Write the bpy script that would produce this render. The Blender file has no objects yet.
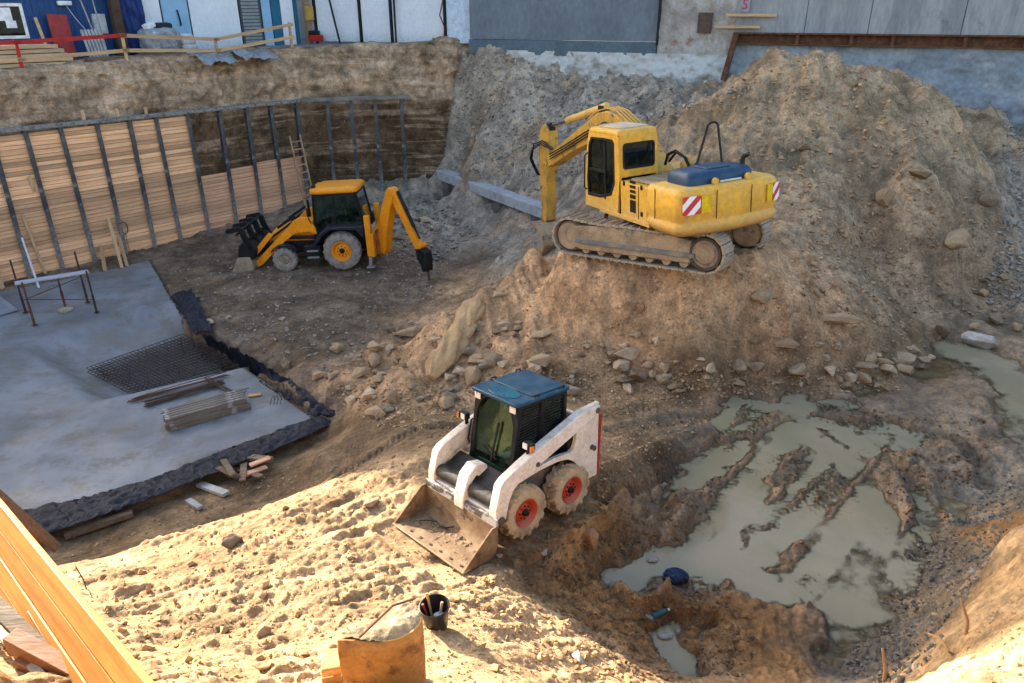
import bpy, bmesh, math, random
import numpy as np
from mathutils import Vector, Matrix, Euler

random.seed(11)
RNG = np.random.default_rng(7)
SC = bpy.context.scene
COL = SC.collection
PI = math.pi
RAD = math.radians

# ------------------------------------------------------------------ camera model (used to survey the site)
FPX = 723.0
PITCH = RAD(24.6)
CZ = 8.8
CT, ST = math.cos(PITCH), math.sin(PITCH)

def ray(px, py):
    u = (px - 512.0) / FPX
    v = (341.5 - py) / FPX
    return np.array([u, CT + v * ST, -ST + v * CT])

def atz(px, py, z):
    d = ray(px, py); t = (z - CZ) / d[2]
    return np.array([0, 0, CZ]) + d * t

def aty(px, py, y):
    d = ray(px, py); t = y / d[1]
    return np.array([0, 0, CZ]) + d * t

# bank line (the planked side of the pit)
BA = np.array([-18.05, 24.0]); BB = np.array([-9.4, 34.1])
BU = (BB - BA) / np.linalg.norm(BB - BA); BN = np.array([-BU[1], BU[0]])
BANG = math.atan2(BU[1], BU[0])

def bank(s, o, z=0.0):
    p = BA + BU * s + BN * o
    return (p[0], p[1], z)

# ------------------------------------------------------------------ numpy noise
_P = RNG.permutation(512)
_P = np.concatenate([_P, _P, _P])
_G = np.stack([np.cos(np.arange(512) * 2.39996), np.sin(np.arange(512) * 2.39996)], 1)

def perlin(x, y, seed=0):
    x = np.asarray(x, float) + seed * 17.13; y = np.asarray(y, float) + seed * 5.71
    xi = np.floor(x).astype(int); yi = np.floor(y).astype(int)
    xf = x - xi; yf = y - yi
    def g(ix, iy, dx, dy):
        h = _P[(_P[ix & 511] + iy) & 511]
        return _G[h, 0] * dx + _G[h, 1] * dy
    u = xf * xf * xf * (xf * (xf * 6 - 15) + 10); v = yf * yf * yf * (yf * (yf * 6 - 15) + 10)
    a = g(xi, yi, xf, yf); b = g(xi + 1, yi, xf - 1, yf)
    c = g(xi, yi + 1, xf, yf - 1); d = g(xi + 1, yi + 1, xf - 1, yf - 1)
    return (a + (b - a) * u + (c + (d - c) * u - a - (b - a) * u) * v) * 1.5

def fbm(x, y, oct=4, seed=0, gain=0.5):
    s = 0.0; a = 1.0
    for i in range(oct):
        s = s + a * perlin(x, y, seed + i * 3); x = x * 2.03; y = y * 2.03; a *= gain
    return s

def clods(x, y, seed=0):
    """blocky lumps: random height per cell, dropping to zero at the cell edges"""
    x = np.asarray(x, float) + seed * 7.77; y = np.asarray(y, float) + seed * 3.33
    xi = np.floor(x).astype(int); yi = np.floor(y).astype(int)
    f1 = np.full(x.shape, 9.0); f2 = np.full(x.shape, 9.0); hv = np.zeros(x.shape)
    for a in (-1, 0, 1):
        for b in (-1, 0, 1):
            h = _P[(_P[(xi + a) & 511] + yi + b) & 511]; h2 = _P[h + 57]
            d = (xi + a + h / 512.0 - x) ** 2 + (yi + b + h2 / 512.0 - y) ** 2
            near = d < f1; f2 = np.where(near, f1, np.minimum(f2, d)); hv = np.where(near, _P[h + 211] / 512.0, hv); f1 = np.where(near, d, f1)
    e = np.sqrt(f2) - np.sqrt(f1)
    return hv * sstep(0.0, .28, e)

def sstep(a, b, x):
    t = np.clip((x - a) / (b - a), 0, 1); return t * t * (3 - 2 * t)

def inpoly(x, y, poly):
    x = np.asarray(x); y = np.asarray(y); r = np.zeros(x.shape, bool); n = len(poly)
    for i in range(n):
        x0, y0 = poly[i]; x1, y1 = poly[(i + 1) % n]
        if y0 == y1: continue
        c = ((y0 > y) != (y1 > y)) & (x < (x1 - x0) * (y - y0) / (y1 - y0) + x0)
        r ^= c
    return r

def dseg(x, y, p, q):
    px, py = p; dx, dy = q[0] - px, q[1] - py
    l2 = dx * dx + dy * dy + 1e-9
    t = np.clip(((x - px) * dx + (y - py) * dy) / l2, 0, 1)
    return np.hypot(x - px - t * dx, y - py - t * dy), t * math.sqrt(l2)

def dpoly(x, y, poly):
    d = np.full(np.shape(x), 1e9)
    for i in range(len(poly)):
        d = np.minimum(d, dseg(x, y, poly[i], poly[(i + 1) % len(poly)])[0])
    return d

# ------------------------------------------------------------------ materials
MATS = {}
class NT:
    def __init__(s, name):
        s.m = bpy.data.materials.new(name); s.m.use_nodes = True
        s.t = s.m.node_tree; s.t.nodes.clear()
        s.out = s.n('ShaderNodeOutputMaterial'); s.b = s.n('ShaderNodeBsdfPrincipled')
        s.l(s.b.outputs[0], s.out.inputs[0])
    def n(s, typ, **kw):
        nd = s.t.nodes.new(typ)
        for k, v in kw.items(): setattr(nd, k, v)
        return nd
    def l(s, a, b): s.t.links.new(a, b)
    def set(s, inp, v):
        if hasattr(v, 'is_linked') or hasattr(v, 'links'): s.l(v, inp)
        else: inp.default_value = v
    def noise(s, vec, scale, detail=5, rough=.6, dist=0):
        nd = s.n('ShaderNodeTexNoise'); nd.inputs['Scale'].default_value = scale
        nd.inputs['Detail'].default_value = detail; nd.inputs['Roughness'].default_value = rough
        nd.inputs['Distortion'].default_value = dist
        if vec is not None: s.l(vec, nd.inputs['Vector'])
        return nd.outputs['Fac']
    def ramp(s, fac, a, b, va=0., vb=1.):
        nd = s.n('ShaderNodeMapRange'); nd.interpolation_type = 'SMOOTHSTEP'
        s.l(fac, nd.inputs[0]); nd.inputs[1].default_value = a; nd.inputs[2].default_value = b
        nd.inputs[3].default_value = va; nd.inputs[4].default_value = vb
        return nd.outputs[0]
    def mix(s, fac, a, b, mode='MIX'):
        nd = s.n('ShaderNodeMix', data_type='RGBA', blend_type=mode)
        s.set(nd.inputs[0], fac); s.set(nd.inputs[6], a); s.set(nd.inputs[7], b)
        return nd.outputs[2]
    def math(s, op, a, b=0.):
        nd = s.n('ShaderNodeMath', operation=op); s.set(nd.inputs[0], a); s.set(nd.inputs[1], b)
        return nd.outputs[0]
    def bump(s, h, strength, dist):
        nd = s.n('ShaderNodeBump'); nd.inputs['Strength'].default_value = strength
        nd.inputs['Distance'].default_value = dist; s.l(h, nd.inputs['Height'])
        return nd.outputs[0]
    def coord(s, kind='Object', scale=(1, 1, 1)):
        tc = s.n('ShaderNodeTexCoord'); mp = s.n('ShaderNodeMapping')
        mp.inputs['Scale'].default_value = scale; s.l(tc.outputs[kind], mp.inputs[0])
        return mp.outputs[0]

def rgba(c): return (c[0], c[1], c[2], 1.0)
def mul(c, k): return tuple(min(1, x * k) for x in c)

def surf(name, c, c2=None, scale=4, lo=.4, hi=.65, rough=.7, metal=0., bump=.3, bscale=40, bdist=.004,
         stretch=(1, 1, 1), dust=None, dustamt=.6, island=0., spot=None, sscale=12, slo=.6, shi=.7,
         objrand=0., spec=.22, low=None, coat=0., micro=1.):
    """general painted / raw surface: two-tone noise, spots of a third colour, dust that settles on upward faces"""
    if name in MATS: return MATS[name]
    t = NT(name)
    v = t.coord('Object', stretch)
    c2 = c2 or mul(c, .75)
    col = t.mix(t.ramp(t.noise(v, scale), lo, hi), rgba(c), rgba(c2))
    f = t.noise(v, scale * 9, 4)
    col = t.mix(1.0, col, t.mix(t.ramp(f, .3, .7), rgba((1 - .14 * micro,) * 3), rgba((1 + .1 * micro,) * 3)), 'MULTIPLY')
    if island:
        g = t.n('ShaderNodeNewGeometry')
        col = t.mix(1.0, col, t.mix(g.outputs['Random Per Island'], rgba((1 - island,) * 3), rgba((1 + island * .6, 1 + island * .5, 1 + island * .4))), 'MULTIPLY')
    if objrand:
        oi = t.n('ShaderNodeObjectInfo')
        col = t.mix(1.0, col, t.mix(oi.outputs['Random'], rgba((1 - objrand,) * 3), rgba((1 + objrand * .7,) * 3)), 'MULTIPLY')
    if spot:
        vo = t.coord('Object')
        m = t.ramp(t.noise(vo, sscale, 6, .65), slo, shi)
        col = t.mix(m, col, rgba(spot))
    if dust:
        g = t.n('ShaderNodeNewGeometry'); sx = t.n('ShaderNodeSeparateXYZ'); t.l(g.outputs['Normal'], sx.inputs[0])
        up = t.ramp(sx.outputs[2], .2, .95)
        vo = t.coord('Object')
        m = t.ramp(t.noise(vo, 5, 6, .6), .35, .7)
        k = t.math('MULTIPLY', t.math('ADD', t.math('MULTIPLY', up, .75), .25), m)
        if low:
            sp = t.n('ShaderNodeSeparateXYZ'); tc = t.n('ShaderNodeTexCoord'); t.l(tc.outputs['Object'], sp.inputs[0])
            lw = t.math('MULTIPLY', t.ramp(sp.outputs[2], low[0], low[1], 1, 0), t.ramp(t.noise(vo, 9, 6, .7), .3, .6))
            k = t.math('MAXIMUM', k, lw)
        col = t.mix(t.math('MULTIPLY', k, dustamt), col, rgba(dust))
    t.l(col, t.b.inputs['Base Color'])
    t.b.inputs['Metallic'].default_value = metal
    t.l(t.ramp(t.noise(v, scale * 3), .3, .7, rough - .1, min(1, rough + .12)), t.b.inputs['Roughness'])
    t.b.inputs['Specular IOR Level'].default_value = spec
    if coat: t.b.inputs['Coat Weight'].default_value = coat
    if bump: t.l(t.bump(t.noise(v, bscale, 6, .65), bump, bdist), t.b.inputs['Normal'])
    MATS[name] = t.m
    return t.m

def glass(name, tint=(.10, .14, .12), mixf=.45):
    if name in MATS: return MATS[name]
    t = NT(name); t.t.nodes.remove(t.b)
    tr = t.n('ShaderNodeBsdfTransparent'); tr.inputs[0].default_value = rgba(tint)
    gl = t.n('ShaderNodeBsdfGlossy'); gl.inputs['Roughness'].default_value = .04; gl.inputs[0].default_value = (.8, .95, .9, 1)
    v = t.coord('Object'); t.l(t.bump(t.noise(v, 2.5, 2), .15, .02), gl.inputs['Normal'])
    fr = t.n('ShaderNodeFresnel'); fr.inputs[0].default_value = 1.5
    df = t.n('ShaderNodeBsdfDiffuse'); df.inputs[0].default_value = (.12, .14, .10, 1)
    m1 = t.n('ShaderNodeMixShader'); t.l(t.ramp(t.noise(v, 4, 6), .4, .8, .03, .22), m1.inputs[0]); t.l(tr.outputs[0], m1.inputs[1]); t.l(df.outputs[0], m1.inputs[2])
    m = t.n('ShaderNodeMixShader'); t.l(t.math('MULTIPLY', t.math('ADD', fr.outputs[0], .02), .7), m.inputs[0])
    t.l(m1.outputs[0], m.inputs[1]); t.l(gl.outputs[0], m.inputs[2]); t.l(m.outputs[0], t.out.inputs[0])
    MATS[name] = t.m
    return t.m

# ------------------------------------------------------------------ mesh building
class MB:
    def __init__(s): s.v = []; s.f = []; s.mi = []
    def add(s, vs, fs, mi=0, M=None):
        o = len(s.v)
        if M is not None: vs = [tuple(M @ Vector(v)) for v in vs]
        s.v.extend([tuple(map(float, v)) for v in vs]); s.f.extend([tuple(i + o for i in f) for f in fs]); s.mi.extend([mi] * len(fs))
        return s
    def box(s, c, d, rot=None, mi=0):
        x, y, z = d[0] / 2, d[1] / 2, d[2] / 2
        vs = [Vector((a, b, e)) for e in (-z, z) for b in (-y, y) for a in (-x, x)]
        if rot is not None:
            R = Euler(rot).to_matrix() if not isinstance(rot, Matrix) else rot
            vs = [R @ v for v in vs]
        C = Vector(c)
        return s.add([v + C for v in vs], [(0, 2, 3, 1), (4, 5, 7, 6), (0, 1, 5, 4), (2, 6, 7, 3), (0, 4, 6, 2), (1, 3, 7, 5)], mi)
    def bar(s, p, q, w, h, up=(0, 0, 1), mi=0):
        """box from p to q, width w (sideways) and height h (towards up)"""
        p = Vector(p); q = Vector(q); x = (q - p).normalized(); up = Vector(up)
        if abs(x.dot(up)) > .98: up = Vector((0, 1, 0))
        y = up.cross(x).normalized(); z = x.cross(y)
        R = Matrix((x, y, z)).transposed()
        return s.box((p + q) / 2, ((q - p).length, w, h), R, mi)
    def prism(s, poly, a0, a1, ax='y', mi=0):
        """polygon in the plane across ax, extruded from a0 to a1"""
        def P(u, w, a): return {'y': (u, a, w), 'x': (a, u, w), 'z': (u, w, a)}[ax]
        n = len(poly); vs = [P(u, w, a0) for u, w in poly] + [P(u, w, a1) for u, w in poly]
        fs = [tuple(range(n)), tuple(range(2 * n - 1, n - 1, -1))] + [(i, i + n, (i + 1) % n + n, (i + 1) % n) for i in range(n)]
        return s.add(vs, fs, mi)
    def loft(s, rings, cap=True, mi=0, closed=True):
        n = len(rings[0]); vs = [p for r in rings for p in r]; fs = []
        for k in range(len(rings) - 1):
            for i in range(n if closed else n - 1):
                j = (i + 1) % n
                fs.append((k * n + i, k * n + j, (k + 1) * n + j, (k + 1) * n + i))
        if cap: fs += [tuple(range(n - 1, -1, -1)), tuple(range((len(rings) - 1) * n, len(rings) * n))]
        return s.add(vs, fs, mi)
    def ring(s, outer, inner, a0, a1, ax='y', mi=0):
        """flat panel with an opening: two loops of equal count"""
        def P(u, w, a): return {'y': (u, a, w), 'x': (a, u, w), 'z': (u, w, a)}[ax]
        n = len(outer); vs = [P(*p, a) for a in (a0, a1) for L in (outer, inner) for p in L]; fs = []
        for i in range(n):
            j = (i + 1) % n
            fs += [(i, j, n + j, n + i), (2 * n + i, 3 * n + i, 3 * n + j, 2 * n + j), (i, 2 * n + i, 2 * n + j, j), (n + i, n + j, 3 * n + j, 3 * n + i)]
        return s.add(vs, fs, mi)
    def tube(s, path, r, n=8, mi=0, cap=True):
        P = [Vector(p) for p in path]; rr = r if isinstance(r, (list, tuple)) else [r] * len(P)
        rings = []; prev = None
        for i, p in enumerate(P):
            t = (P[min(i + 1, len(P) - 1)] - P[max(i - 1, 0)]).normalized()
            if prev is None:
                a = Vector((0, 0, 1)) if abs(t.z) < .9 else Vector((1, 0, 0)); prev = t.cross(a).normalized()
            else:
                prev = (prev - t * prev.dot(t)).normalized()
            b = t.cross(prev)
            rings.append([p + (prev * math.cos(2 * PI * k / n) + b * math.sin(2 * PI * k / n)) * rr[i] for k in range(n)])
        return s.loft(rings, cap, mi)
    def cyl(s, p, q, r, n=16, r2=None, mi=0): return s.tube([p, q], [r, r if r2 is None else r2], n, mi)
    def lathe(s, prof, c=(0, 0, 0), ax='y', n=32, mi=0):
        """profile (radius, offset along ax)"""
        vs = []; fs = []; m = len(prof)
        for k in range(n):
            a = 2 * PI * k / n; ca, sa = math.cos(a), math.sin(a)
            for r, o in prof:
                q = {'y': (r * ca, o, r * sa), 'x': (o, r * ca, r * sa), 'z': (r * ca, r * sa, o)}[ax]
                vs.append((q[0] + c[0], q[1] + c[1], q[2] + c[2]))
        for k in range(n):
            k2 = (k + 1) % n
            for i in range(m - 1): fs.append((k * m + i, k * m + i + 1, k2 * m + i + 1, k2 * m + i))
        return s.add(vs, fs, mi)
    def build(s, name, mats, parent=None, bevel=0, smooth=35, origin=None, M=None, sub=0, seg=2):
        me = bpy.data.meshes.new(name); vs = s.v
        o = bpy.data.objects.new(name, me); COL.objects.link(o)
        if parent is not None: o.parent = parent
        if origin == 'base':
            A = np.array(vs); lo, hi = A.min(0), A.max(0); origin = ((lo[0] + hi[0]) / 2, (lo[1] + hi[1]) / 2, lo[2])
        if origin is not None:
            vs = [(a - origin[0], b - origin[1], c - origin[2]) for a, b, c in vs]; o.location = origin
        if M is not None: o.matrix_local = M
        me.from_pydata(vs, [], s.f)
        if not isinstance(mats, (list, tuple)): mats = [mats]
        for m in mats: me.materials.append(m)
        if len(mats) > 1: me.polygons.foreach_set('material_index', s.mi)
        bm = bmesh.new(); bm.from_mesh(me); bmesh.ops.recalc_face_normals(bm, faces=bm.faces); bm.to_mesh(me); bm.free()
        if smooth:
            me.shade_smooth(); me.set_sharp_from_angle(angle=RAD(smooth))
        if bevel:
            b = o.modifiers.new('edge', 'BEVEL'); b.width = bevel; b.segments = seg; b.limit_method = 'ANGLE'; b.angle_limit = RAD(40)
            b.harden_normals = False
        if sub:
            b = o.modifiers.new('sub', 'SUBSURF'); b.levels = sub; b.render_levels = sub
        return o

def tag(o, label=None, cat=None, group=None, kind=None):
    if label: o['label'] = label
    if cat: o['category'] = cat
    if group: o['group'] = group
    if kind: o['kind'] = kind
    return o

def thing(name, label, cat, loc=(0, 0, 0), rot=(0, 0, 0), group=None):
    o = bpy.data.objects.new(name, None); COL.objects.link(o); o.empty_display_size = .3
    o.location = loc; o.rotation_euler = rot
    return tag(o, label, cat, group)

def dup(o, parent=None, keep=()):
    c = o.copy(); COL.objects.link(c)
    if parent is not None: c.parent = parent
    for ch in list(o.children): dup(ch, c)
    return c

def grid_mesh(name, X, Y, Z, mat, keep=None, attrs=None, parent=None, smooth=True):
    """rows x cols sheet from arrays"""
    nr, nc = X.shape
    co = np.stack([X, Y, Z], -1).reshape(-1, 3)
    i = np.arange(nr * nc).reshape(nr, nc)
    q = np.stack([i[:-1, :-1], i[:-1, 1:], i[1:, 1:], i[1:, :-1]], -1).reshape(-1, 4)
    if keep is not None:
        k = keep.reshape(-1); q = q[k[q].all(1)]
    used = np.unique(q); remap = np.full(nr * nc, -1); remap[used] = np.arange(len(used)); q = remap[q]; co = co[used]
    me = bpy.data.meshes.new(name)
    me.vertices.add(len(co)); me.vertices.foreach_set('co', co.reshape(-1).astype(np.float32))
    me.loops.add(q.size); me.loops.foreach_set('vertex_index', q.reshape(-1).astype(np.int32))
    me.polygons.add(len(q)); me.polygons.foreach_set('loop_start', (np.arange(len(q)) * 4).astype(np.int32))
    me.update(calc_edges=True)
    if smooth: me.polygons.foreach_set('use_smooth', np.ones(len(q), bool))
    for an, (ty, arr) in (attrs or {}).items():
        a = me.attributes.new(an, ty, 'POINT'); arr = arr.reshape(nr * nc, -1)[used]
        if ty == 'FLOAT_COLOR':
            a.data.foreach_set('color', np.concatenate([arr, np.ones((len(arr), 1))], 1).astype(np.float32).reshape(-1))
        else: a.data.foreach_set('value', arr.astype(np.float32).reshape(-1))
    me.materials.append(mat)
    o = bpy.data.objects.new(name, me); COL.objects.link(o)
    if parent: o.parent = parent
    return o
SKID_POS, SKID_ROT = Vector((0.043, 8.919, 1.976)), (.07, -.089, 3.896)
# ------------------------------------------------------------------ terrain: surveyed points -> smooth base -> noise
# zone: colour, wetness, roughness amplitude
ZONES = {
 'B': ((.195, .143, .104), .1, .6),   # trodden floor by the backhoe
 'M': ((.49, .31, .178), .0, .7),    # excavator mound
 'G': ((.32, .238, .16), .0, .7),   # big spoil heap
 'R': ((.33, .285, .235), .0, .9),   # grey rubble slope
 'S': ((.48, .335, .195), .0, .56),   # dry sandy slope
 'W': ((.335, .25, .172), .6, .5),  # wet mud
 'O': ((.37, .205, .085), .4, .85),  # orange wet earth
 'K': ((.25, .22, .18), .4, .9),   # wet gravel
 'C': ((.24, .165, .10), .18, .34),   # churned track floor
}
CP = []
def cp(z, zone, *pts):
    for p in pts: CP.append((*atz(p[0], p[1], z)[:2], z, zone))
def cy(zone, *pts):
    for px, py, y in pts: CP.append((*aty(px, py, y), zone))
def cw(zone, *pts):
    for x, y, z in pts: CP.append((x, y, z, zone))

# floor round the backhoe and the slab
cp(0, 'B', (200, 272), (300, 240), (240, 255), (150, 262), (60, 280))
cp(.05, 'B', (250, 282), (300, 285), (360, 272), (345, 245), (400, 262))
cp(.1, 'B', (430, 284), (320, 300), (280, 310), (460, 265), (390, 300))
cp(-.05, 'B', (220, 300), (215, 335), (255, 350))
cp(.25, 'B', (330, 330), (310, 350), (275, 340))
cp(.35, 'B', (300, 385), (350, 355), (340, 400))
cp(1.0, 'R', (428, 206), (390, 212)); cp(.6, 'R', (460, 222), (410, 232), (372, 220)); cp(.35, 'R', (430, 245), (355, 226))
cw('R', (-3.3, 32.7, .5), (-1.0, 29.5, .7), (.6, 26.8, 1.0), (-5.5, 33.8, .3))
cw('R', (-2.3, 34.4, 2.2), (-3.4, 34.6, .3), (-4.3, 34.4, .2), (-3.25, 34.0, .45), (1.8, 28.0, 2.1), (-.3, 31.1, 2.1))
cw('R', (-1.5, 35, 6.1), (2.5, 33.2, 6.0), (6.5, 31.2, 5.9), (-2.6, 36.2, 6.4))
cw('G', (8.5, 30.2, 6.0), (12, 28.4, 5.7), (16.7, 26.2, 5.4), (21, 24.5, 5.4))
cy('R', (600, 100, 31.5), (540, 150, 29.6), (500, 120, 32.6), (480, 150, 32), (640, 130, 27.5), (660, 100, 29.5), (600, 160, 26.5), (560, 110, 32))
cw('R', (1.1, 22.4, 1.7), (2.0, 24.5, 2.7), (0.2, 23.5, 1.2), (3, 22, 3.1))
# excavator mound
cp(3.62, 'M', (575, 238), (640, 252), (700, 262), (660, 240), (740, 250)); cw('M', (3.2, 15.9, 3.74), (4.2, 15.6, 3.72), (2.6, 16.5, 3.72))
cp(3.3, 'M', (750, 272), (780, 262)); cp(3.45, 'M', (600, 258), (650, 270))
cp(3.2, 'M', (700, 285), (775, 285)); cp(2.95, 'M', (530, 252), (560, 270)); cp(2.3, 'M', (484, 290)); cp(1.5, 'M', (432, 322)); cp(.85, 'M', (385, 345))
cp(2.6, 'M', (590, 305), (680, 318), (770, 318)); cp(2.55, 'M', (830, 312)); cp(1.9, 'M', (560, 345), (650, 350), (760, 352), (850, 348), (520, 325))
cp(1.1, 'M', (380, 375), (440, 385), (490, 392)); cp(1.5, 'M', (440, 345), (500, 370)); cp(.8, 'M', (345, 375))
cw('M', (1.2, 17.8, 2.4), (.2, 19.3, 1.2), (-.8, 18.6, .8), (-1.5, 20.5, .3), (-2.0, 23.5, .1), (0.3, 21.2, .9), (-2.2, 17.6, .4), (-3.2, 16.2, .25))
# foot of the mound
cp(1.42, 'C', (540, 385), (575, 378), (620, 382), (680, 388)); cp(1.3, 'C', (740, 388), (800, 388)); cp(1.22, 'C', (860, 384), (905, 368), (930, 352))
# big spoil heap behind
cy('G', (787, 53, 24), (740, 76, 25), (880, 67, 24), (936, 90, 23.3), (962, 132, 22.3), (1000, 210, 20.3))
cy('G', (700, 150, 22.2), (660, 130, 24.6), (800, 150, 20.9), (860, 150, 21), (900, 200, 19.4), (955, 225, 19.2), (840, 215, 18.8), (785, 110, 22.4), (700, 105, 25.2), (940, 160, 21.2))
cp(3.5, 'G', (800, 238), (760, 240)); cp(2.9, 'G', (850, 262), (880, 245)); cp(1.95, 'G', (920, 290), (960, 280)); cp(2.3, 'G', (880, 305)); cp(1.35, 'G', (985, 312), (955, 325))
cw('G', (9.5, 27.2, 6.3), (12.6, 26.2, 5.9), (14.5, 24.5, 5.2))
cw('R', (17.5, 26, 5.0), (15.2, 20.5, 2.4), (16.5, 22.5, 3.6), (14.5, 17.5, 1.5), (19, 18, 4.2), (20, 11, 4.4), (15, 10, 3.2))
# ground by the skid loader
cp(1.98, 'C', (518, 540), (497, 552)); cp(1.88, 'C', (572, 512), (600, 490)); cp(1.75, 'C', (640, 440), (600, 440)); cp(1.6, 'C', (560, 420))
cp(1.3, 'C', (440, 420), (400, 440), (480, 420)); cp(.6, 'C', (340, 440), (310, 462)); cp(-.02, 'C', (180, 512), (230, 490)); cp(.1, 'C', (200, 518), (130, 538), (270, 492), (60, 562)); cp(.45, 'C', (310, 478)); cp(.9, 'C', (360, 462)); cp(-.05, 'C', (280, 470), (325, 440)); cp(-.12, 'C', (100, 540), (50, 552))
# sandy slope
cp(2.05, 'S', (395, 525)); cp(2.08, 'S', (460, 572), (420, 552)); cp(1.9, 'S', (395, 470), (380, 492)); cp(1.68, 'S', (335, 488), (290, 507)); cp(1.6, 'S', (205, 534)); cp(1.55, 'S', (130, 556)); cp(1.45, 'S', (62, 582))
cp(2.2, 'S', (250, 570), (150, 600)); cp(2.5, 'S', (300, 600), (240, 630)); cp(2.85, 'S', (330, 640), (160, 660)); cp(3.12, 'S', (437, 634), (380, 640)); cp(2.4, 'S', (400, 580)); cp(3.4, 'S', (300, 683), (420, 675)); cp(3.0, 'S', (500, 655)); cp(2.5, 'S', (500, 605))
cp(2.1, 'S', (495, 568), (555, 622)); cp(2.25, 'S', (600, 655), (640, 683)); cp(2.75, 'S', (560, 683))
# wet hollow
cp(1.75, 'O', (540, 580), (560, 560)); cp(1.55, 'O', (600, 630), (580, 600)); cp(1.31, 'O', (650, 655), (640, 620), (700, 640)); cp(1.36, 'O', (690, 610), (600, 540)); cp(1.65, 'C', (640, 490))
cp(1.26, 'O', (740, 620), (760, 660)); cp(1.28, 'W', (640, 580), (680, 480), (690, 660)); cp(1.29, 'W', (720, 520), (760, 470), (700, 430), (660, 530), (720, 570))
cp(1.22, 'W', (750, 500), (800, 450), (780, 560), (850, 590), (860, 540), (840, 430), (790, 400)); cp(1.31, 'W', (930, 480), (950, 460), (900, 500), (880, 400), (930, 410))
cp(1.27, 'W', (985, 360), (1010, 400), (960, 510), (1000, 350)); cp(1.32, 'W', (985, 420), (1010, 450), (960, 390)); cw('W', (13.5, 14.5, 1.4), (12.5, 12, 1.6)); cp(1.25, 'K', (900, 560), (930, 540), (880, 640), (960, 500))
cp(1.4, 'K', (920, 620), (950, 575), (985, 530), (1010, 490), (1024, 450)); cp(1.5, 'K', (860, 683), (890, 665)); cp(1.3, 'O', (800, 670))
# near bank on the right
cp(3.45, 'S', (1024, 522), (985, 585)); cp(4.0, 'S', (1005, 600), (975, 640)); cp(4.6, 'S', (1024, 625)); cp(3.55, 'S', (932, 680)); cp(3.6, 'S', (955, 655))
cp(2.2, 'O', (975, 572), (1012, 515), (925, 655))
cw('S', (5.2, 3.6, 5.3), (7, 5.6, 5.0), (10, 6.5, 4.9), (13, 6, 5.4), (4, 2.2, 6.2), (9, 2, 6.6), (11.5, 9.5, 2.2), (2.6, 3.4, 4.6), (2.4, 4.6, 2.9))
cw('S', (1.2, 3.4, 4.2), (-1, 3.2, 4.8), (-3, 3, 5.0), (-1.5, 1.2, 6.5), (1, 1.2, 6.5), (3.5, .9, 6.8), (-4, 1, 6.6), (-8, .5, 6.7), (-5, 3.4, 4.7), (-6, 5, 3.6), (-4.2, 4.7, 3.55), (-8, 7, 2.6), (-10, 4, 4.5), (-14, 2, 6), (-12, 8, 2), (-16, 8, 2.5))
cw('S', (0, 0, 7.1), (-5, -.2, 7.1), (5, 0, 7.1), (10, 0, 7.1), (-12, 0, 7.0), (16, 2, 7))
cw('B', (-20, 21, 0), (-24, 17, 0), (-16, 14, 0), (-20, 12, .3), (-10.5, 11, .1), (-13, 11.5, .2))

CPX = np.array([[c[0], c[1]] for c in CP]); CPZ = np.array([c[2] for c in CP])
CPC = np.array([[*ZONES[c[3]][0], ZONES[c[3]][1], ZONES[c[3]][2]] for c in CP])
def _phi(d2): return np.sqrt(d2 + .12)
_D2 = ((CPX[:, None] - CPX[None]) ** 2).sum(-1)
_A = _phi(_D2) + np.eye(len(CP)) * -.03
_Am = np.block([[_A, np.ones((len(CP), 1))], [np.ones((1, len(CP))), np.zeros((1, 1))]])
_W = np.linalg.solve(_Am, np.append(CPZ, 0))

SLAB = [tuple(atz(*p, 0)[:2]) for p in ((-220, 357), (-60, 312), (0, 291), (60, 280), (150, 260), (160, 276), (172, 298), (186, 318), (200, 337), (222, 352), (246, 369), (280, 393), (316, 419), (240, 446), (150, 481), (80, 500), (0, 517), (-80, 540), (-220, 580))]

WATER_Z = 1.2
def wp(*pts): return [tuple(atz(px, py, WATER_Z)[:2]) for px, py in pts]
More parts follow.
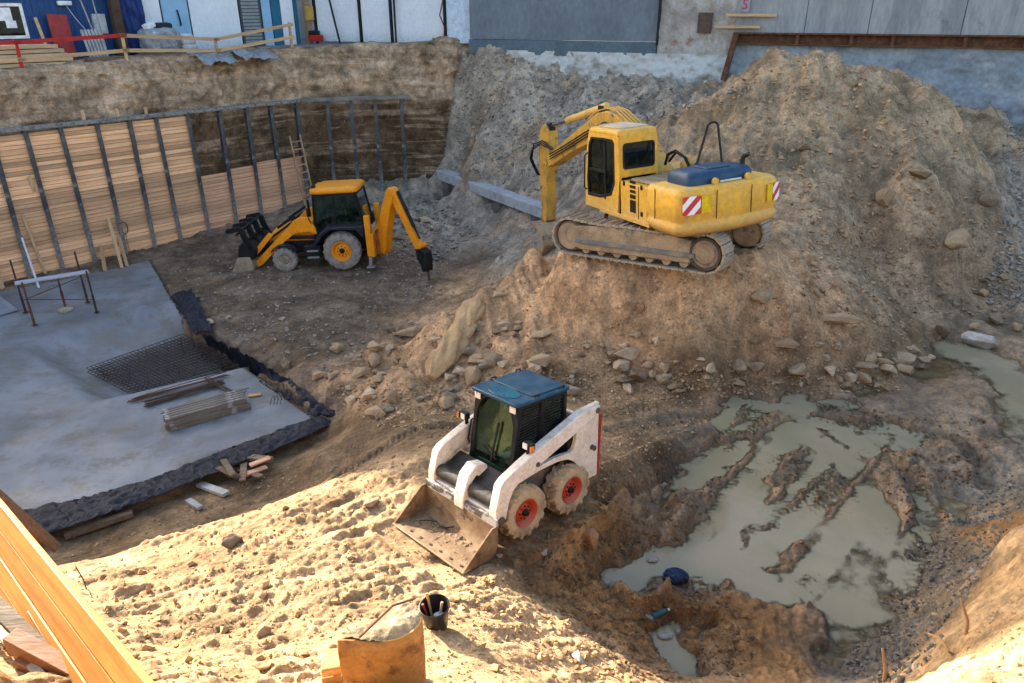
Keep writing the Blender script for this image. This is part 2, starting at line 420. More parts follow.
# (polyline, half width, depth change): pools and ruts cut, mud bars raised
CARVE = [
 (wp((642, 512), (722, 456)), .28, -.22), (wp((700, 560), (730, 500), (770, 440), (800, 428)), .33, -.2), (wp((730, 565), (800, 480), (860, 440), (905, 440)), .42, -.2),
 (wp((760, 575), (830, 530), (870, 500)), .4, -.16), (wp((840, 600), (862, 545)), .4, -.16), (wp((610, 585), (668, 562)), .24, -.28), (wp((668, 640), (700, 628)), .16, -.24), (wp((680, 600), (712, 588)), .13, -.22),
 (wp((690, 683), (672, 655)), .2, -.3), (wp((945, 505), (1000, 490)), .3, -.14), (wp((950, 345), (995, 362), (1024, 395), (1030, 440)), .5, -.24), (wp((790, 392), (800, 408)), .3, -.14), (wp((855, 395), (930, 430)), .35, -.08),
 (wp((700, 575), (790, 590), (830, 600)), .2, -.1), (wp((812, 440), (868, 480), (892, 545), (905, 590)), .22, -.13), (wp((835, 402), (890, 425), (915, 445)), .16, -.12), (wp((880, 455), (925, 505), (930, 540)), .13, -.14), (wp((735, 400), (720, 425)), .15, -.2), (wp((640, 520), (690, 470), (735, 425)), .12, -.1), (wp((700, 480), (745, 445)), .12, -.16),
 (wp((668, 530), (712, 492), (742, 452), (775, 420)), .26, .12), (wp((770, 500), (782, 472), (800, 458)), .18, .12), (wp((742, 545), (800, 500), (842, 462), (838, 440)), .12, .11),
 (wp((890, 490), (930, 470), (985, 462)), .32, .10), (wp((910, 470), (960, 455)), .22, .08), (wp((775, 570), (795, 550)), .18, .16), (wp((690, 615), (740, 600), (800, 640)), .25, .07), (wp((590, 560), (640, 535), (600, 520)), .22, .16), (wp((665, 490), (700, 462)), .1, .02),
 (wp((620, 605), (660, 612), (720, 585)), .1, .16), (wp((810, 590), (815, 640)), .2, .12),
]
# tyre tracks: polyline, half width
TRACKS = [wp((590, 600), (640, 545), (690, 500), (740, 440), (770, 405)), wp((640, 640), (720, 590), (790, 530), (850, 470), (880, 430)),
          wp((560, 610), (610, 560), (640, 520)), wp((720, 400), (790, 410), (860, 402)), wp((820, 420), (900, 470), (930, 520), (900, 590)),
          wp((860, 420), (940, 440), (985, 480)), wp((668, 560), (720, 505), (780, 450), (830, 418)), wp((700, 590), (760, 535), (815, 480), (850, 440)), wp((790, 600), (835, 545), (870, 490), (905, 450)), wp((745, 400), (830, 425), (905, 428)), wp((700, 470), (745, 430), (800, 398)),
          [tuple(atz(*p, 1.7)[:2]) for p in ((530, 560), (600, 500), (680, 440))], [tuple(atz(*p, 1.6)[:2]) for p in ((470, 470), (560, 420), (650, 395))], [tuple(atz(*p, 1.65)[:2]) for p in ((575, 520), (640, 470), (730, 405))], [tuple(atz(*p, 1.55)[:2]) for p in ((610, 440), (680, 410), (760, 396))], [tuple(atz(*p, 1.4)[:2]) for p in ((480, 430), (420, 425), (330, 460))]]

def base_field(x, y):
    """smooth height and zone mix at points"""
    x = np.asarray(x, float).ravel(); y = np.asarray(y, float).ravel()
    Z = np.empty(len(x)); C = np.empty((len(x), 5))
    for a in range(0, len(x), 40000):
        b = slice(a, a + 40000)
        d2 = (x[b, None] - CPX[None, :, 0]) ** 2 + (y[b, None] - CPX[None, :, 1]) ** 2
        Z[b] = _phi(d2) @ _W[:-1] + _W[-1]
        w = 1.0 / (d2 + .05) ** 2.0
        C[b] = (w @ CPC) / w.sum(1, keepdims=True)
    return Z, C

def field(x, y):
    """full height, colour and wetness"""
    shp = np.shape(x); x = np.asarray(x, float).ravel(); y = np.asarray(y, float).ravel()
    jx = x + .35 * fbm(x * .9, y * .9, 3, 40); jy = y + .35 * fbm(x * .9, y * .9, 3, 60)
    Z, _ = base_field(x, y); _, C = base_field(jx, jy)
    col, wet, amp = C[:, :3], C[:, 3], C[:, 4]
    z = Z + amp * (.10 * fbm(x * .55, y * .55, 3, 1) + .055 * fbm(x * 1.9, y * 1.9, 4, 2))
    # clods: ridged, sharper noise where dry and loose
    rid = 1 - np.abs(fbm(x * 2.6, y * 2.6, 3, 5)) * 1.6
    z += (amp - .45).clip(0) * .06 * rid
    lump = np.maximum(0, fbm(x * 5.5, y * 5.5, 2, 9) - .12)
    z += (amp - .3).clip(0) * .085 * lump
    loose = (1 - wet).clip(0) ** 2 * sstep(-.25, .35, fbm(x * .7, y * .7, 2, 111))
    z += loose * (amp - .35).clip(0) * (.34 * clods(jx * 1.5, jy * 1.5, 1) * sstep(.25, .45, amp) * (1 - sstep(.46, .49, col[:, 0])) + .15 * clods(jx * 3.8, jy * 3.8, 2))
    z += .045 * clods(x * 6.5, y * 6.5, 3) * sstep(-.2, .3, fbm(x * 1.3, y * 1.3, 2, 115)) * sstep(.3, .6, amp)
    fine = fbm(x * 13, y * 13, 4, 12, .6)
    z += amp * .016 * fine
    # gullies that run down the loose faces
    m = sstep(.33, .42, col[:, 0]) * (x > -3.5) * (y > 11.5)
    sl = sstep(1.4, 2.0, Z) * (1 - sstep(3.2, 3.5, Z))
    z += m * sl * .17 * fbm(x * 2.2 + y * .35, y * .45, 4, 22)
    g = sstep(3.6, 4.6, Z) * sstep(12, 18, y)
    z += g * .24 * fbm(x * 1.1 - y * .5, y * .35 + x * .2, 4, 24)
    # diagonal scrape marks on the sandy slope
    s = sstep(.42, .47, col[:, 0]) * (y < 11.5); u = -x * .6 + y * .8; vv = x * .8 + y * .6
    # trampled flat round the bucket
    flat = 1 - .85 * np.exp(-((x + .35) ** 2 + (y - 4.95) ** 2) / .55)
    s = s * flat * (.35 + .85 * sstep(-.35, .35, fbm(x * .9, y * .9, 2, 161))); z = Z + (z - Z) * flat
    z += s * (.065 * fbm(u * 2.3, vv * .6, 4, 31) + .05 * np.maximum(0, fbm(u * 5.5, vv * 1.5, 4, 33)) + .016 * fbm(x * 8, y * 8, 3, 35))
    nb = (x > 2.4) * (y < 8) * sstep(2.3, 3.0, Z)
    z += nb * (.14 * np.maximum(0, fbm(x * 2.2, y * 2.2, 3, 151)) + .06 * fbm(x * 5, y * 5, 3, 153))
    gg = sstep(3.2, 4.2, Z) * sstep(13, 18, y) * (1 - sstep(.45, .6, col[:, 0]))
    z += gg * .18 * (.45 - 2 * np.abs(fbm(x * .8, y * .8, 4, 131)))
    # pools, bars, ruts
    hollow = 1 - sstep(1.6, 2.1, Z)
    hw_ = sstep(.1, .5, wet) * (x > .5) * (1 - sstep(1.5, 1.8, Z))
    z += hw_ * (.035 * (1 - 2 * np.abs(fbm(x * 3.2, y * 3.2, 4, 101))) + .03 * np.maximum(0, fbm(x * 7, y * 7, 3, 103)))
    cv = np.zeros(len(x))
    wx = x + .16 * fbm(x * 2.2, y * 2.2, 3, 70); wy = y + .16 * fbm(x * 2.2, y * 2.2, 3, 75)
    for pl, hw, dz in CARVE:
        d = np.min([dseg(wx, wy, pl[i], pl[i + 1])[0] for i in range(len(pl) - 1)], 0)
        k = 1 - sstep(hw * .5, hw * 1.7, d)
        cv += dz * k * (1 + (0.45 * fbm(x * 5, y * 5, 3, 80) if dz > .1 else 0))
    z += cv * hollow
    trk = np.zeros(len(x))
    for pl in TRACKS:
        acc = 0.
        for i in range(len(pl) - 1):
            d, al = dseg(x, y, pl[i], pl[i + 1]); dx, dy = pl[i + 1][0] - pl[i][0], pl[i + 1][1] - pl[i][1]; L = math.hypot(dx, dy)
            side = ((x - pl[i][0]) * -dy + (y - pl[i][1]) * dx) / L
            inr = (al > 1e-3) & (al < L - 1e-3)
            k = (1 - sstep(.17, .25, d)) * inr
            ph = (acc + al) / .13 * 2 * PI + np.abs(side) * 22
            trk = np.maximum(trk, k * (wet > .12)); z += k * (-.04 + .028 * np.sign(np.sin(ph)) * (np.abs(np.sin(ph)) ** .5)) * (wet > .12)
            rim = np.exp(-((d - .29) / .06) ** 2) * inr
            z += rim * .045; acc += L
    # the concrete slab sits in a dug bed
    ins = inpoly(x, y, SLAB); near = (np.abs(x + 11) < 16) & ins
    if near.any():
        dd = np.zeros(len(x)); dd[near] = dpoly(x[near], y[near], SLAB)
        z = np.where(near, np.minimum(z, -.12 - 1.0 * sstep(0, .22, dd)), z)
    # the loader has pressed its own bed flat
    lx = (x - SKID_POS.x) * math.cos(SKID_ROT[2]) + (y - SKID_POS.y) * math.sin(SKID_ROT[2]); ly = -(x - SKID_POS.x) * math.sin(SKID_ROT[2]) + (y - SKID_POS.y) * math.cos(SKID_ROT[2])
    bed = SKID_POS.z + math.sin(-SKID_ROT[1]) * lx + math.sin(SKID_ROT[0]) * ly - .01
    inb = (1 - sstep(1.95, 2.25, lx)) * sstep(-1.3, -1.0, lx) * (1 - sstep(.85, 1.1, np.abs(ly)))
    z = np.where(inb > 0, np.minimum(z, bed + (1 - inb) * .5), z); z = np.where((inb > .5) & (lx < .9), np.maximum(z, bed - .05), z)
    dq = dseg(x, y, tuple(atz(198, 335, 0)[:2]), tuple(atz(248, 370, 0)[:2]))[0]
    z = np.where(dq < .55, np.minimum(z, -.95 + 2.6 * np.clip(dq - .12, 0, 1)), z)
    # the excavator has sunk into its mound
    ex = (x - 3.471) * math.cos(2.498) + (y - 16.292) * math.sin(2.498); ey = -(x - 3.471) * math.sin(2.498) + (y - 16.292) * math.cos(2.498)
    tb = 3.662 - math.sin(.059) * ex + math.sin(.039) * ey + .10 + .07 * fbm(x * 3, y * 3, 2, 141)
    inx = (1 - sstep(2.0, 2.7, np.abs(ex))) * (1 - sstep(1.55, 2.0, np.abs(ey)))
    z = np.where(inx > 0, z + (np.clip(tb - z, -.4, .6)) * inx, z)
    # wet rim round standing water darkens the earth
    dw = z - WATER_Z; inhol = (x > .6) & (y < 18.5) & (Z < 1.9)
    wet = np.where(inhol, np.maximum(wet, .95 * (1 - sstep(.0, .22, dw))), wet)
    k = np.clip(wet, 0, 1)[:, None]
    col = col * (1 + .16 * fbm(x * .8, y * .8, 3, 90))[:, None] * (1 - .22 * trk)[:, None]
    rb = sstep(.1, .6, fbm(x * .5, y * .5, 3, 95))[:, None] * .35
    col = col * (1 - rb) + rb * np.array([[.26, .165, .09]]) * (col.mean(1, keepdims=True) / .17).clip(.6, 1.5)
    return z.reshape(shp), np.clip(col, .02, .8).reshape(shp + (3,)), np.clip(wet, 0, 1).reshape(shp)

def H(x, y):
    return float(field(np.array([x]), np.array([y]))[0][0])

def hit(px, py, tmin=3.0, tmax=45.0):
    """where the sight line of a surveyed point meets the ground"""
    d = ray(px, py); t = np.linspace(tmin, tmax, 500)
    z = CZ + d[2] * t; h = field(d[0] * t, d[1] * t)[0]
    k = np.nonzero(z < h)[0]; i = k[0] if len(k) else len(t) - 1
    i = max(i, 1); a, b = z[i - 1] - h[i - 1], z[i] - h[i]; f = a / (a - b + 1e-9)
    tt = t[i - 1] + (t[i] - t[i - 1]) * f
    return np.array([d[0] * tt, d[1] * tt, CZ + d[2] * tt])

# back wall line (neighbours' walls)
WA = np.array([-4.0, 37.0]); WB = np.array([17.3, 27.0]); WU = (WB - WA) / np.linalg.norm(WB - WA); WN = np.array([-WU[1], WU[0]])
WANG = math.atan2(WU[1], WU[0])
def wall(s, o, z=0.0):
    p = WA + WU * s + WN * o
    return (p[0], p[1], z)

PC, PD, PE = (-5.0, 34.95), (-3.1, 34.9), (-.6, 36.6)

def earth_material(name, use_attr=True, base=(.25, .2, .15), base2=None, strat=False):
    t = NT(name)
    v = t.coord('Object')
    if use_attr:
        a = t.n('ShaderNodeAttribute', attribute_name='zone_col'); col = a.outputs['Color']
        w = t.n('ShaderNodeAttribute', attribute_name='wet'); wet = w.outputs['Fac']
    else:
        col = t.mix(t.ramp(t.noise(v, 1.3), .38, .62), rgba(base), rgba(base2 or mul(base, .6))); wet = None
        if strat:
            sz = t.n('ShaderNodeSeparateXYZ'); t.l(v, sz.inputs[0])
            damp = t.ramp(t.math('ADD', sz.outputs[2], t.math('MULTIPLY', t.noise(v, .9, 5), 1.4)), 5.2, 5.9, 1, 0)
            col = t.mix(damp, col, t.mix(1.0, col, rgba((.42, .38, .33)), 'MULTIPLY'))
        if strat:
            vs = t.coord('Object', (.25, .25, 3.2))
            col = t.mix(t.math('MULTIPLY', t.ramp(t.noise(vs, 1.1, 6, .65, .8), .5, .62), .5), col, rgba(mul(base, 1.35)))
            vs2 = t.coord('Object', (1.6, 1.6, .35))
            col = t.mix(t.ramp(t.noise(vs2, 1.8, 5), .5, .75, 0, .5), col, rgba(mul(base, .5)))
    n1 = t.noise(v, 3.2, 8, .62); n2 = t.noise(v, 16, 8, .7); n3 = t.noise(v, 60, 5, .7)
    col = t.mix(1.0, col, t.mix(t.ramp(n1, .3, .7), rgba((.66, .66, .66)), rgba((1.30, 1.26, 1.20))), 'MULTIPLY')
    col = t.mix(1.0, col, t.mix(t.ramp(n2, .3, .7), rgba((.64, .62, .60)), rgba((1.24, 1.24, 1.24))), 'MULTIPLY')
    n0 = t.noise(v, .75, 5, .55, .6)
    col = t.mix(1.0, col, t.mix(t.ramp(n0, .34, .66), rgba((.72, .71, .69)), rgba((1.26, 1.24, 1.20))), 'MULTIPLY')
    # small stones lying in the earth
    vor = t.n('ShaderNodeTexVoronoi'); vor.inputs['Scale'].default_value = 11; t.l(v, vor.inputs['Vector'])
    vc = t.n('ShaderNodeSeparateColor'); t.l(vor.outputs['Color'], vc.inputs[0])
    st = t.math('MULTIPLY', t.ramp(vor.outputs['Distance'], .16, .3, 1, 0), t.math('GREATER_THAN', vc.outputs[0], .88))
    stc = t.mix(vc.outputs[1], rgba((.24, .21, .17)), rgba((.42, .38, .32)))
    col = t.mix(t.math('MULTIPLY', st, .75), col, stc)
    if wet is not None:
        col = t.mix(wet, col, t.mix(1.0, col, rgba((.70, .66, .60)), 'MULTIPLY'))
        r = t.math('SUBTRACT', .95, t.math('MULTIPLY', wet, t.ramp(n1, .3, .7, .45, .78)))
        t.l(r, t.b.inputs['Roughness'])
    else: t.b.inputs['Roughness'].default_value = .95
    t.l(col, t.b.inputs['Base Color'])
    if wet is None: t.b.inputs['Specular IOR Level'].default_value = .06
    else: t.l(t.ramp(wet, .15, .8, .05, .38), t.b.inputs['Specular IOR Level'])
    h = t.math('ADD', t.math('ADD', t.math('MULTIPLY', n2, 1.0), t.math('MULTIPLY', n3, .35)), t.math('MULTIPLY', st, .5))
    t.l(t.bump(h, .9, .038), t.b.inputs['Normal'])
    return t.m

def build_terrain():
    na, nr = 1050, 820
    ang = np.linspace(RAD(-66), RAD(66), na); r = np.exp(np.linspace(math.log(2.7), math.log(49), nr))
    A, R_ = np.meshgrid(ang, r); X = R_ * np.sin(A); Y = R_ * np.cos(A) - 3.0
    far = (X - BA[0]) * BN[0] + (Y - BA[1]) * BN[1]
    wo = (X - WA[0]) * WN[0] + (Y - WA[1]) * WN[1]
    keep = (far < .5) & (wo < .3) & ~((X < -3.3) & (Y > 35.3))
    keep &= (X < 24) & (X > -36)
    Xs, Ys = X[keep], Y[keep]
    z, c, w = field(Xs, Ys)
    Z = np.zeros_like(X); Z[keep] = z
    Cc = np.zeros(X.shape + (3,)); Cc[keep] = c; Wt = np.zeros_like(X); Wt[keep] = w
    o = grid_mesh('ground', X, Y, Z, earth_material('earth'), keep, {'zone_col': ('FLOAT_COLOR', Cc), 'wet': ('FLOAT', Wt)})
    tag(o, kind='structure')

def build_water():
    t = NT('muddy_water'); v = t.coord('Object')
    col = t.mix(t.ramp(t.noise(v, .7, 4), .35, .65), rgba((.225, .20, .125)), rgba((.29, .24, .155)))
    t.l(col, t.b.inputs['Base Color']); t.b.inputs['Roughness'].default_value = .06; t.b.inputs['IOR'].default_value = 1.33
    t.l(t.bump(t.noise(v, 7, 4), .10, .02), t.b.inputs['Normal'])
    # muddy water hides the ground within a hand's depth, the shallow rim lets it show through
    at = t.n('ShaderNodeAttribute', attribute_name='depth'); tr = t.n('ShaderNodeBsdfTransparent'); tr.inputs[0].default_value = (.80, .74, .62, 1)
    mx = t.n('ShaderNodeMixShader'); t.l(t.ramp(at.outputs['Fac'], .0, .13, .10, 1.0), mx.inputs[0]); t.l(tr.outputs[0], mx.inputs[1]); t.l(t.b.outputs[0], mx.inputs[2]); t.l(mx.outputs[0], t.out.inputs[0])
    P = [(.8, 6.2), (4.6, 5.9), (9.5, 9.5), (14.5, 13), (15, 18), (11, 18.3), (7, 16.2), (3.6, 14.6), (1.2, 11.5)]
    X, Y = np.meshgrid(np.arange(.8, 15, .05), np.arange(5.9, 18.3, .05)); keep = inpoly(X, Y, P); D = np.zeros_like(X); D[keep] = WATER_Z - field(X[keep], Y[keep])[0]
    k2 = keep & (D > -.12)
    o = grid_mesh('water', X, Y, np.full_like(X, WATER_Z), t.m, k2, {'depth': ('FLOAT', np.clip(D, 0, 1))}); tag(o, kind='structure')

def build_bank():
    """cut earth face behind the planks, up to the street"""
    line = [(-34, 5.4), (BA[0], BA[1]), (BB[0], BB[1] + .1), PC, PD, PE]
    ztop = [6.9, 6.93, 7.28, 7.45, 7.6, 7.7]
    pts = []; zt = []
    for i in range(len(line) - 1):
        p, q = np.array(line[i]), np.array(line[i + 1]); L = np.linalg.norm(q - p); n = max(3, int(L / .07))
        for k in range(n):
            f = k / n; pts.append(p + (q - p) * f); zt.append(ztop[i] + (ztop[i + 1] - ztop[i]) * f)
    pts.append(np.array(line[-1])); zt.append(ztop[-1]); pts = np.array(pts); zt = np.array(zt)
    # smoothed normals pointing away from the pit
    tg = np.gradient(pts, axis=0); ker = np.ones(25) / 25
    tg = np.stack([np.convolve(np.pad(tg[:, k], 12, 'edge'), ker, 'valid') for k in (0, 1)], 1)
    tg /= np.linalg.norm(tg, axis=1, keepdims=True); nrm = np.stack([-tg[:, 1], tg[:, 0]], 1)
    s = np.concatenate([[0], np.cumsum(np.linalg.norm(np.diff(pts, axis=0), axis=1))])
    hh = np.concatenate([np.linspace(-1, 0, 64) ** 1, np.linspace(.02, 1, 40)])      # -1..0 lower face, 0..1 upper face then lip
    S, Hh = np.meshgrid(s, hh); NX, NY = nrm[:, 0][None], nrm[:, 1][None]
    low = np.clip(Hh + 1, 0, 1); up = np.clip(Hh, 0, 1)
    z = np.where(Hh <= 0, -.8 + 5.75 * low, 4.95 + (zt[None] - 4.95) * np.sin(np.clip(up / .8, 0, 1) * PI / 2))
    off = .42 + .75 * np.clip(up / .8, 0, 1) ** 1.6 + 1.5 * np.clip((up - .8) / .2, 0, 1)
    n1 = fbm(S * .5, z * .7, 4, 3); n2 = fbm(S * 2.4, z * 3.2, 4, 6)
    lay = fbm(S * .25, z * 2.4, 3, 15)
    amp = np.where(Hh <= 0, .55, 1.0)
    off = off + amp * (.24 * n1 + .13 * n2 + .05 * lay) + .12 * amp
    off = np.maximum(off, .3)
    z = z + np.where(up > .75, .06 * n2 + .1 * n1, 0) + np.where((up > 0) & (up < .8), .05 * n2, 0)
    X = pts[:, 0][None] + NX * off; Y = pts[:, 1][None] + NY * off
    o = grid_mesh('earth_bank', X, Y, z, earth_material('bank_earth', False, (.40, .29, .205), (.27, .19, .13), True))
    tag(o, kind='structure')
    # street level behind it
    P = [(-34, 5.4), tuple(BA), tuple(BB), PC, PD, PE]
    m = MB(); far = 70
    inner = []; outer = []
    for i, (x, y) in enumerate(P):
        k = min(len(P) - 1, i); nn = BN if i < 3 else np.array([0, 1.])
        inner.append((x + nn[0] * (2.1 if i < 3 else 1.7), y + nn[1] * (2.1 if i < 3 else 1.7), ztop[i] - .04)); outer.append((x + nn[0] * far, y + nn[1] * far, ztop[i] - .04))
    for i in range(len(P) - 1):
        m.add([inner[i], inner[i + 1], outer[i + 1], outer[i]], [(0, 1, 2, 3)])
    st = surf('street_dirt', (.21, .20, .19), (.14, .135, .13), 1.2, rough=.9, bump=.6, bscale=14, bdist=.04)
    tag(m.build('street_ground', st, smooth=0), kind='structure')
    # the rest of the plain, out to the horizon
    m = MB(); R0 = 400; zz = 6.5
    hole = [(-44, -2), (22, -2), (23.5, 25), (24, 30), (0, 44), (-24, 50), (-60, 20)]
    cx, cyy = -8, 18
    out = []
    for x, y in hole:
        a = math.atan2(y - cyy, x - cx); out.append((cx + R0 * math.cos(a), cyy + R0 * math.sin(a), zz))
    for i in range(len(hole)):
        j = (i + 1) % len(hole); m.add([(*hole[i], zz), (*hole[j], zz), out[j], out[i]], [(0, 1, 2, 3)])
    tag(m.build('plain', st, smooth=0), kind='structure')
    # near edge where the photographer stands, and the right-hand margin
    m = MB(); m.add([(-44, .1, 6.98), (-44, -2, 7.02), (22, -2, 7.02), (22, .1, 6.98)], [(0, 1, 2, 3)])
    tag(m.build('pavement', st, smooth=0), kind='structure')
# ------------------------------------------------------------------ palette
M_STEEL = surf('pile_steel', (.034, .037, .042), (.075, .073, .072), 2, rough=.75, bump=.4, bscale=30, spot=(.28, .25, .21), sscale=5, slo=.54, shi=.70, stretch=(1, 1, .25), dust=(.27, .25, .22), dustamt=.9, low=(.8, 3.0))
M_RUST = surf('rusty_steel', (.085, .04, .025), (.16, .07, .035), 6, rough=.85, bump=.5, bscale=50)
M_DARK = surf('black_paint', (.006, .007, .008), (.012, .012, .012), 4, rough=.5, dust=(.16, .12, .09), dustamt=.2, spec=.2)
M_RUBBER = surf('rubber', (.022, .021, .02), (.04, .036, .03), 5, rough=.9, dust=(.27, .22, .16), dustamt=.6)
M_CHROME = surf('steel_rod', (.5, .5, .5), (.4, .4, .4), 5, rough=.25, metal=1)
M_LAG = surf('lagging_timber', (.84, .50, .28), (.68, .37, .19), 2.2, rough=.75, bump=.35, bscale=22, bdist=.006, stretch=(.35, 6, 6), island=.42)
M_LAG2 = surf('grey_lagging_timber', (.82, .46, .27), (.66, .35, .20), 2.2, rough=.8, bump=.35, bscale=22, bdist=.006, stretch=(.35, 6, 6), island=.25)
M_WOODX = surf('fresh_timber', (.60, .36, .16), (.46, .25, .09), 2.5, rough=.62, bump=.3, bscale=18, bdist=.004, stretch=(.5, 7, 7), island=.12, spot=(.22, .10, .04), sscale=9, slo=.7, shi=.76)
M_WOODZ = surf('timber_upright', (.56, .36, .19), (.44, .26, .13), 2.5, rough=.7, bump=.3, bscale=18, stretch=(7, 7, .5), objrand=.2)
M_WOODG = surf('weathered_timber', (.24, .17, .11), (.15, .10, .065), 2.5, rough=.8, bump=.4, bscale=18, stretch=(.6, 6, 6), island=.25, objrand=.25)
M_CONC = surf('concrete', (.35, .34, .325), (.27, .265, .255), 1.1, rough=.8, bump=.35, bscale=25, spot=(.20, .185, .165), sscale=1.6, slo=.52, shi=.72)
M_RAIL = surf('rail_timber', (.52, .34, .19), (.40, .25, .13), 2.5, rough=.75, stretch=(.6, 6, 6), objrand=.15)
M_LADDER = surf('ladder_wood', (.40, .25, .15), (.30, .18, .10), 3, rough=.75, objrand=.15)
M_RED = surf('red_paint', (.42, .02, .015), (.30, .02, .015), 3, rough=.5)

# ------------------------------------------------------------------ concrete slab with its sunken bed
REC_RIM = [tuple(atz(*p, 0)[:2]) for p in ((16, 345), (60, 328), (166, 300), (184, 310), (212, 328), (264, 368), (247, 369), (86, 407))]
REC_BOT = [tuple(atz(*p, -.6)[:2]) for p in ((80, 367), (180, 334), (214, 332), (266, 369), (246, 370), (126, 398))]
def slab_z(x, y):
    ins = inpoly(x, y, REC_RIM); bot = inpoly(x, y, REC_BOT)
    z = np.zeros(np.shape(x))
    db = dpoly(x, y, REC_BOT); dr = dpoly(x, y, REC_RIM)
    f = db / (db + dr + 1e-6)
    z = np.where(ins, -.62 * (1 - sstep(.05, .95, f)), z); z = np.where(bot & ins, -.62, z)
    return z + .012 * fbm(x * .7, y * .7, 3, 44)

def build_slab():
    P = np.array(SLAB); lo, hi = P.min(0), P.max(0); st = .08
    X, Y = np.meshgrid(np.arange(lo[0], hi[0], st), np.arange(lo[1], hi[1], st))
    Z = slab_z(X, Y)
    keep = inpoly(X, Y, SLAB) & ((X - BA[0]) * BN[0] + (Y - BA[1]) * BN[1] < -.12)
    t = NT('slab_concrete'); v = t.coord('Object')
    col = t.mix(t.ramp(t.noise(v, .45, 6, .6, .4), .36, .66), rgba((.245, .25, .262)), rgba((.15, .153, .16)))
    col = t.mix(t.ramp(t.noise(v, 1.1, 8, .7), .46, .66, 0, .85), col, rgba((.135, .115, .09)))
    col = t.mix(t.ramp(t.noise(v, 30, 5, .7), .3, .7, 0, .22), col, rgba((.18, .18, .18)))
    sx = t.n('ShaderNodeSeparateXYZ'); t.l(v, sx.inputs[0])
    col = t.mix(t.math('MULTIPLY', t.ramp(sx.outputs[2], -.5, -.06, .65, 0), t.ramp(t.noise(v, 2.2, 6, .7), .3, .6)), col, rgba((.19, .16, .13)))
    t.l(col, t.b.inputs['Base Color']); t.l(t.ramp(t.noise(v, .8, 5), .35, .65, .45, .85), t.b.inputs['Roughness'])
    t.l(t.bump(t.noise(v, 24, 8, .7), .35, .02), t.b.inputs['Normal'])
    o = grid_mesh('concrete_slab', X, Y, Z, t.m, keep); tag(o, kind='structure')
    # vertical edge of the slab on the open sides
    m = MB(); E = SLAB[5:17]
    for i in range(len(E) - 1):
        for k in range(12):
            a = np.array(E[i]) + (np.array(E[i + 1]) - np.array(E[i])) * k / 12; b = np.array(E[i]) + (np.array(E[i + 1]) - np.array(E[i])) * (k + 1) / 12
            za, zb = [float(slab_z(np.array([p[0]]), np.array([p[1]]))[0]) for p in (a, b)]
            m.add([(*a, -.9), (*b, -.9), (*b, zb), (*a, za)], [(0, 1, 2, 3)])
    tag(m.build('concrete_slab_edge', M_CONC, smooth=0), kind='structure')
    # reinforcing mat in the bed
    m = MB(); Q = [np.array(atz(*p, -.5)) for p in ((88, 372), (184, 338), (243, 365), (134, 396))]
    a, b, c, d = Q
    n1, n2 = 26, 15
    for lev in (-.5, -.38):
        for i in range(n1 + 1):
            f = i / n1; p = a + (b - a) * f; q = d + (c - d) * f; jt = RNG.normal(0, .012, 4)
            m.tube([(p[0] + jt[0], p[1], lev), (q[0] + jt[1], q[1], lev + jt[2] * .5)], .011, 5)
        for i in range(n2 + 1):
            f = i / n2; p = a + (d - a) * f; q = b + (c - b) * f; jt = RNG.normal(0, .012, 4)
            m.tube([(p[0], p[1] + jt[0], lev + .02), (q[0], q[1] + jt[1], lev + .02)], .011, 5)
    for k in range(16): # starter loops that stand up
        f, g = RNG.random(2); p = (a + (b - a) * f) * (1 - g) + (d + (c - d) * f) * g
        m.tube([(p[0], p[1], -.6), (p[0], p[1], -.36)], .011, 5)
    o = m.build('rebar_mat', surf('dark_rebar', (.05, .042, .04), (.10, .07, .055), 9, rough=.8), origin='base')
    tag(o, 'dark steel reinforcing grid lying in the sunken square of the concrete slab', 'rebar mesh')

def plastic():
    return surf('black_membrane', (.006, .009, .018), (.012, .016, .03), 3, rough=.5, bump=.9, bscale=12, bdist=.05, dust=(.12, .11, .10), dustamt=.14, spec=.25)

def sheet(name, near, far, z0, z1, n, m_, seed, label, wr=.07):
    """crumpled sheet between two surveyed edges"""
    def samp(L, z, n):
        P = [atz(*p, zz) for p, zz in zip(L, z)]
        acc = np.concatenate([[0], np.cumsum([np.linalg.norm(P[i + 1] - P[i]) for i in range(len(P) - 1)])])
        tt = np.linspace(0, acc[-1], n); return np.stack([np.interp(tt, acc, [p[k] for p in P]) for k in range(3)], 1)
    a = samp(near, z0, n); b = samp(far, z1, n)
    f = np.linspace(0, 1, m_)[:, None, None]; G = a[None] * (1 - f) + b[None] * f
    ss = np.linspace(0, 1, n)[None] * n * .05; X, Y, Z = G[..., 0], G[..., 1], G[..., 2]
    w = (1 - np.abs(fbm(X * 2.6, Y * 2.6, 4, seed)) * 2) * wr + .03 * fbm(X * 7, Y * 7, 4, seed + 4) + .04 * np.sin(f[..., 0] * PI)
    edge = .06 * fbm(X * 3, Y * 3, 2, seed + 8)
    o = grid_mesh(name, X + edge, Y + edge, Z + w, plastic())
    me = o.data; co = np.empty(len(me.vertices) * 3, np.float32); me.vertices.foreach_get('co', co); co = co.reshape(-1, 3)
    org = co.mean(0); org[2] = co[:, 2].min(); me.vertices.foreach_set('co', (co - org).reshape(-1)); me.update(); o.location = org
    sd = o.modifiers.new('thick', 'SOLIDIFY'); sd.thickness = .008
    tag(o, label, 'plastic sheet')

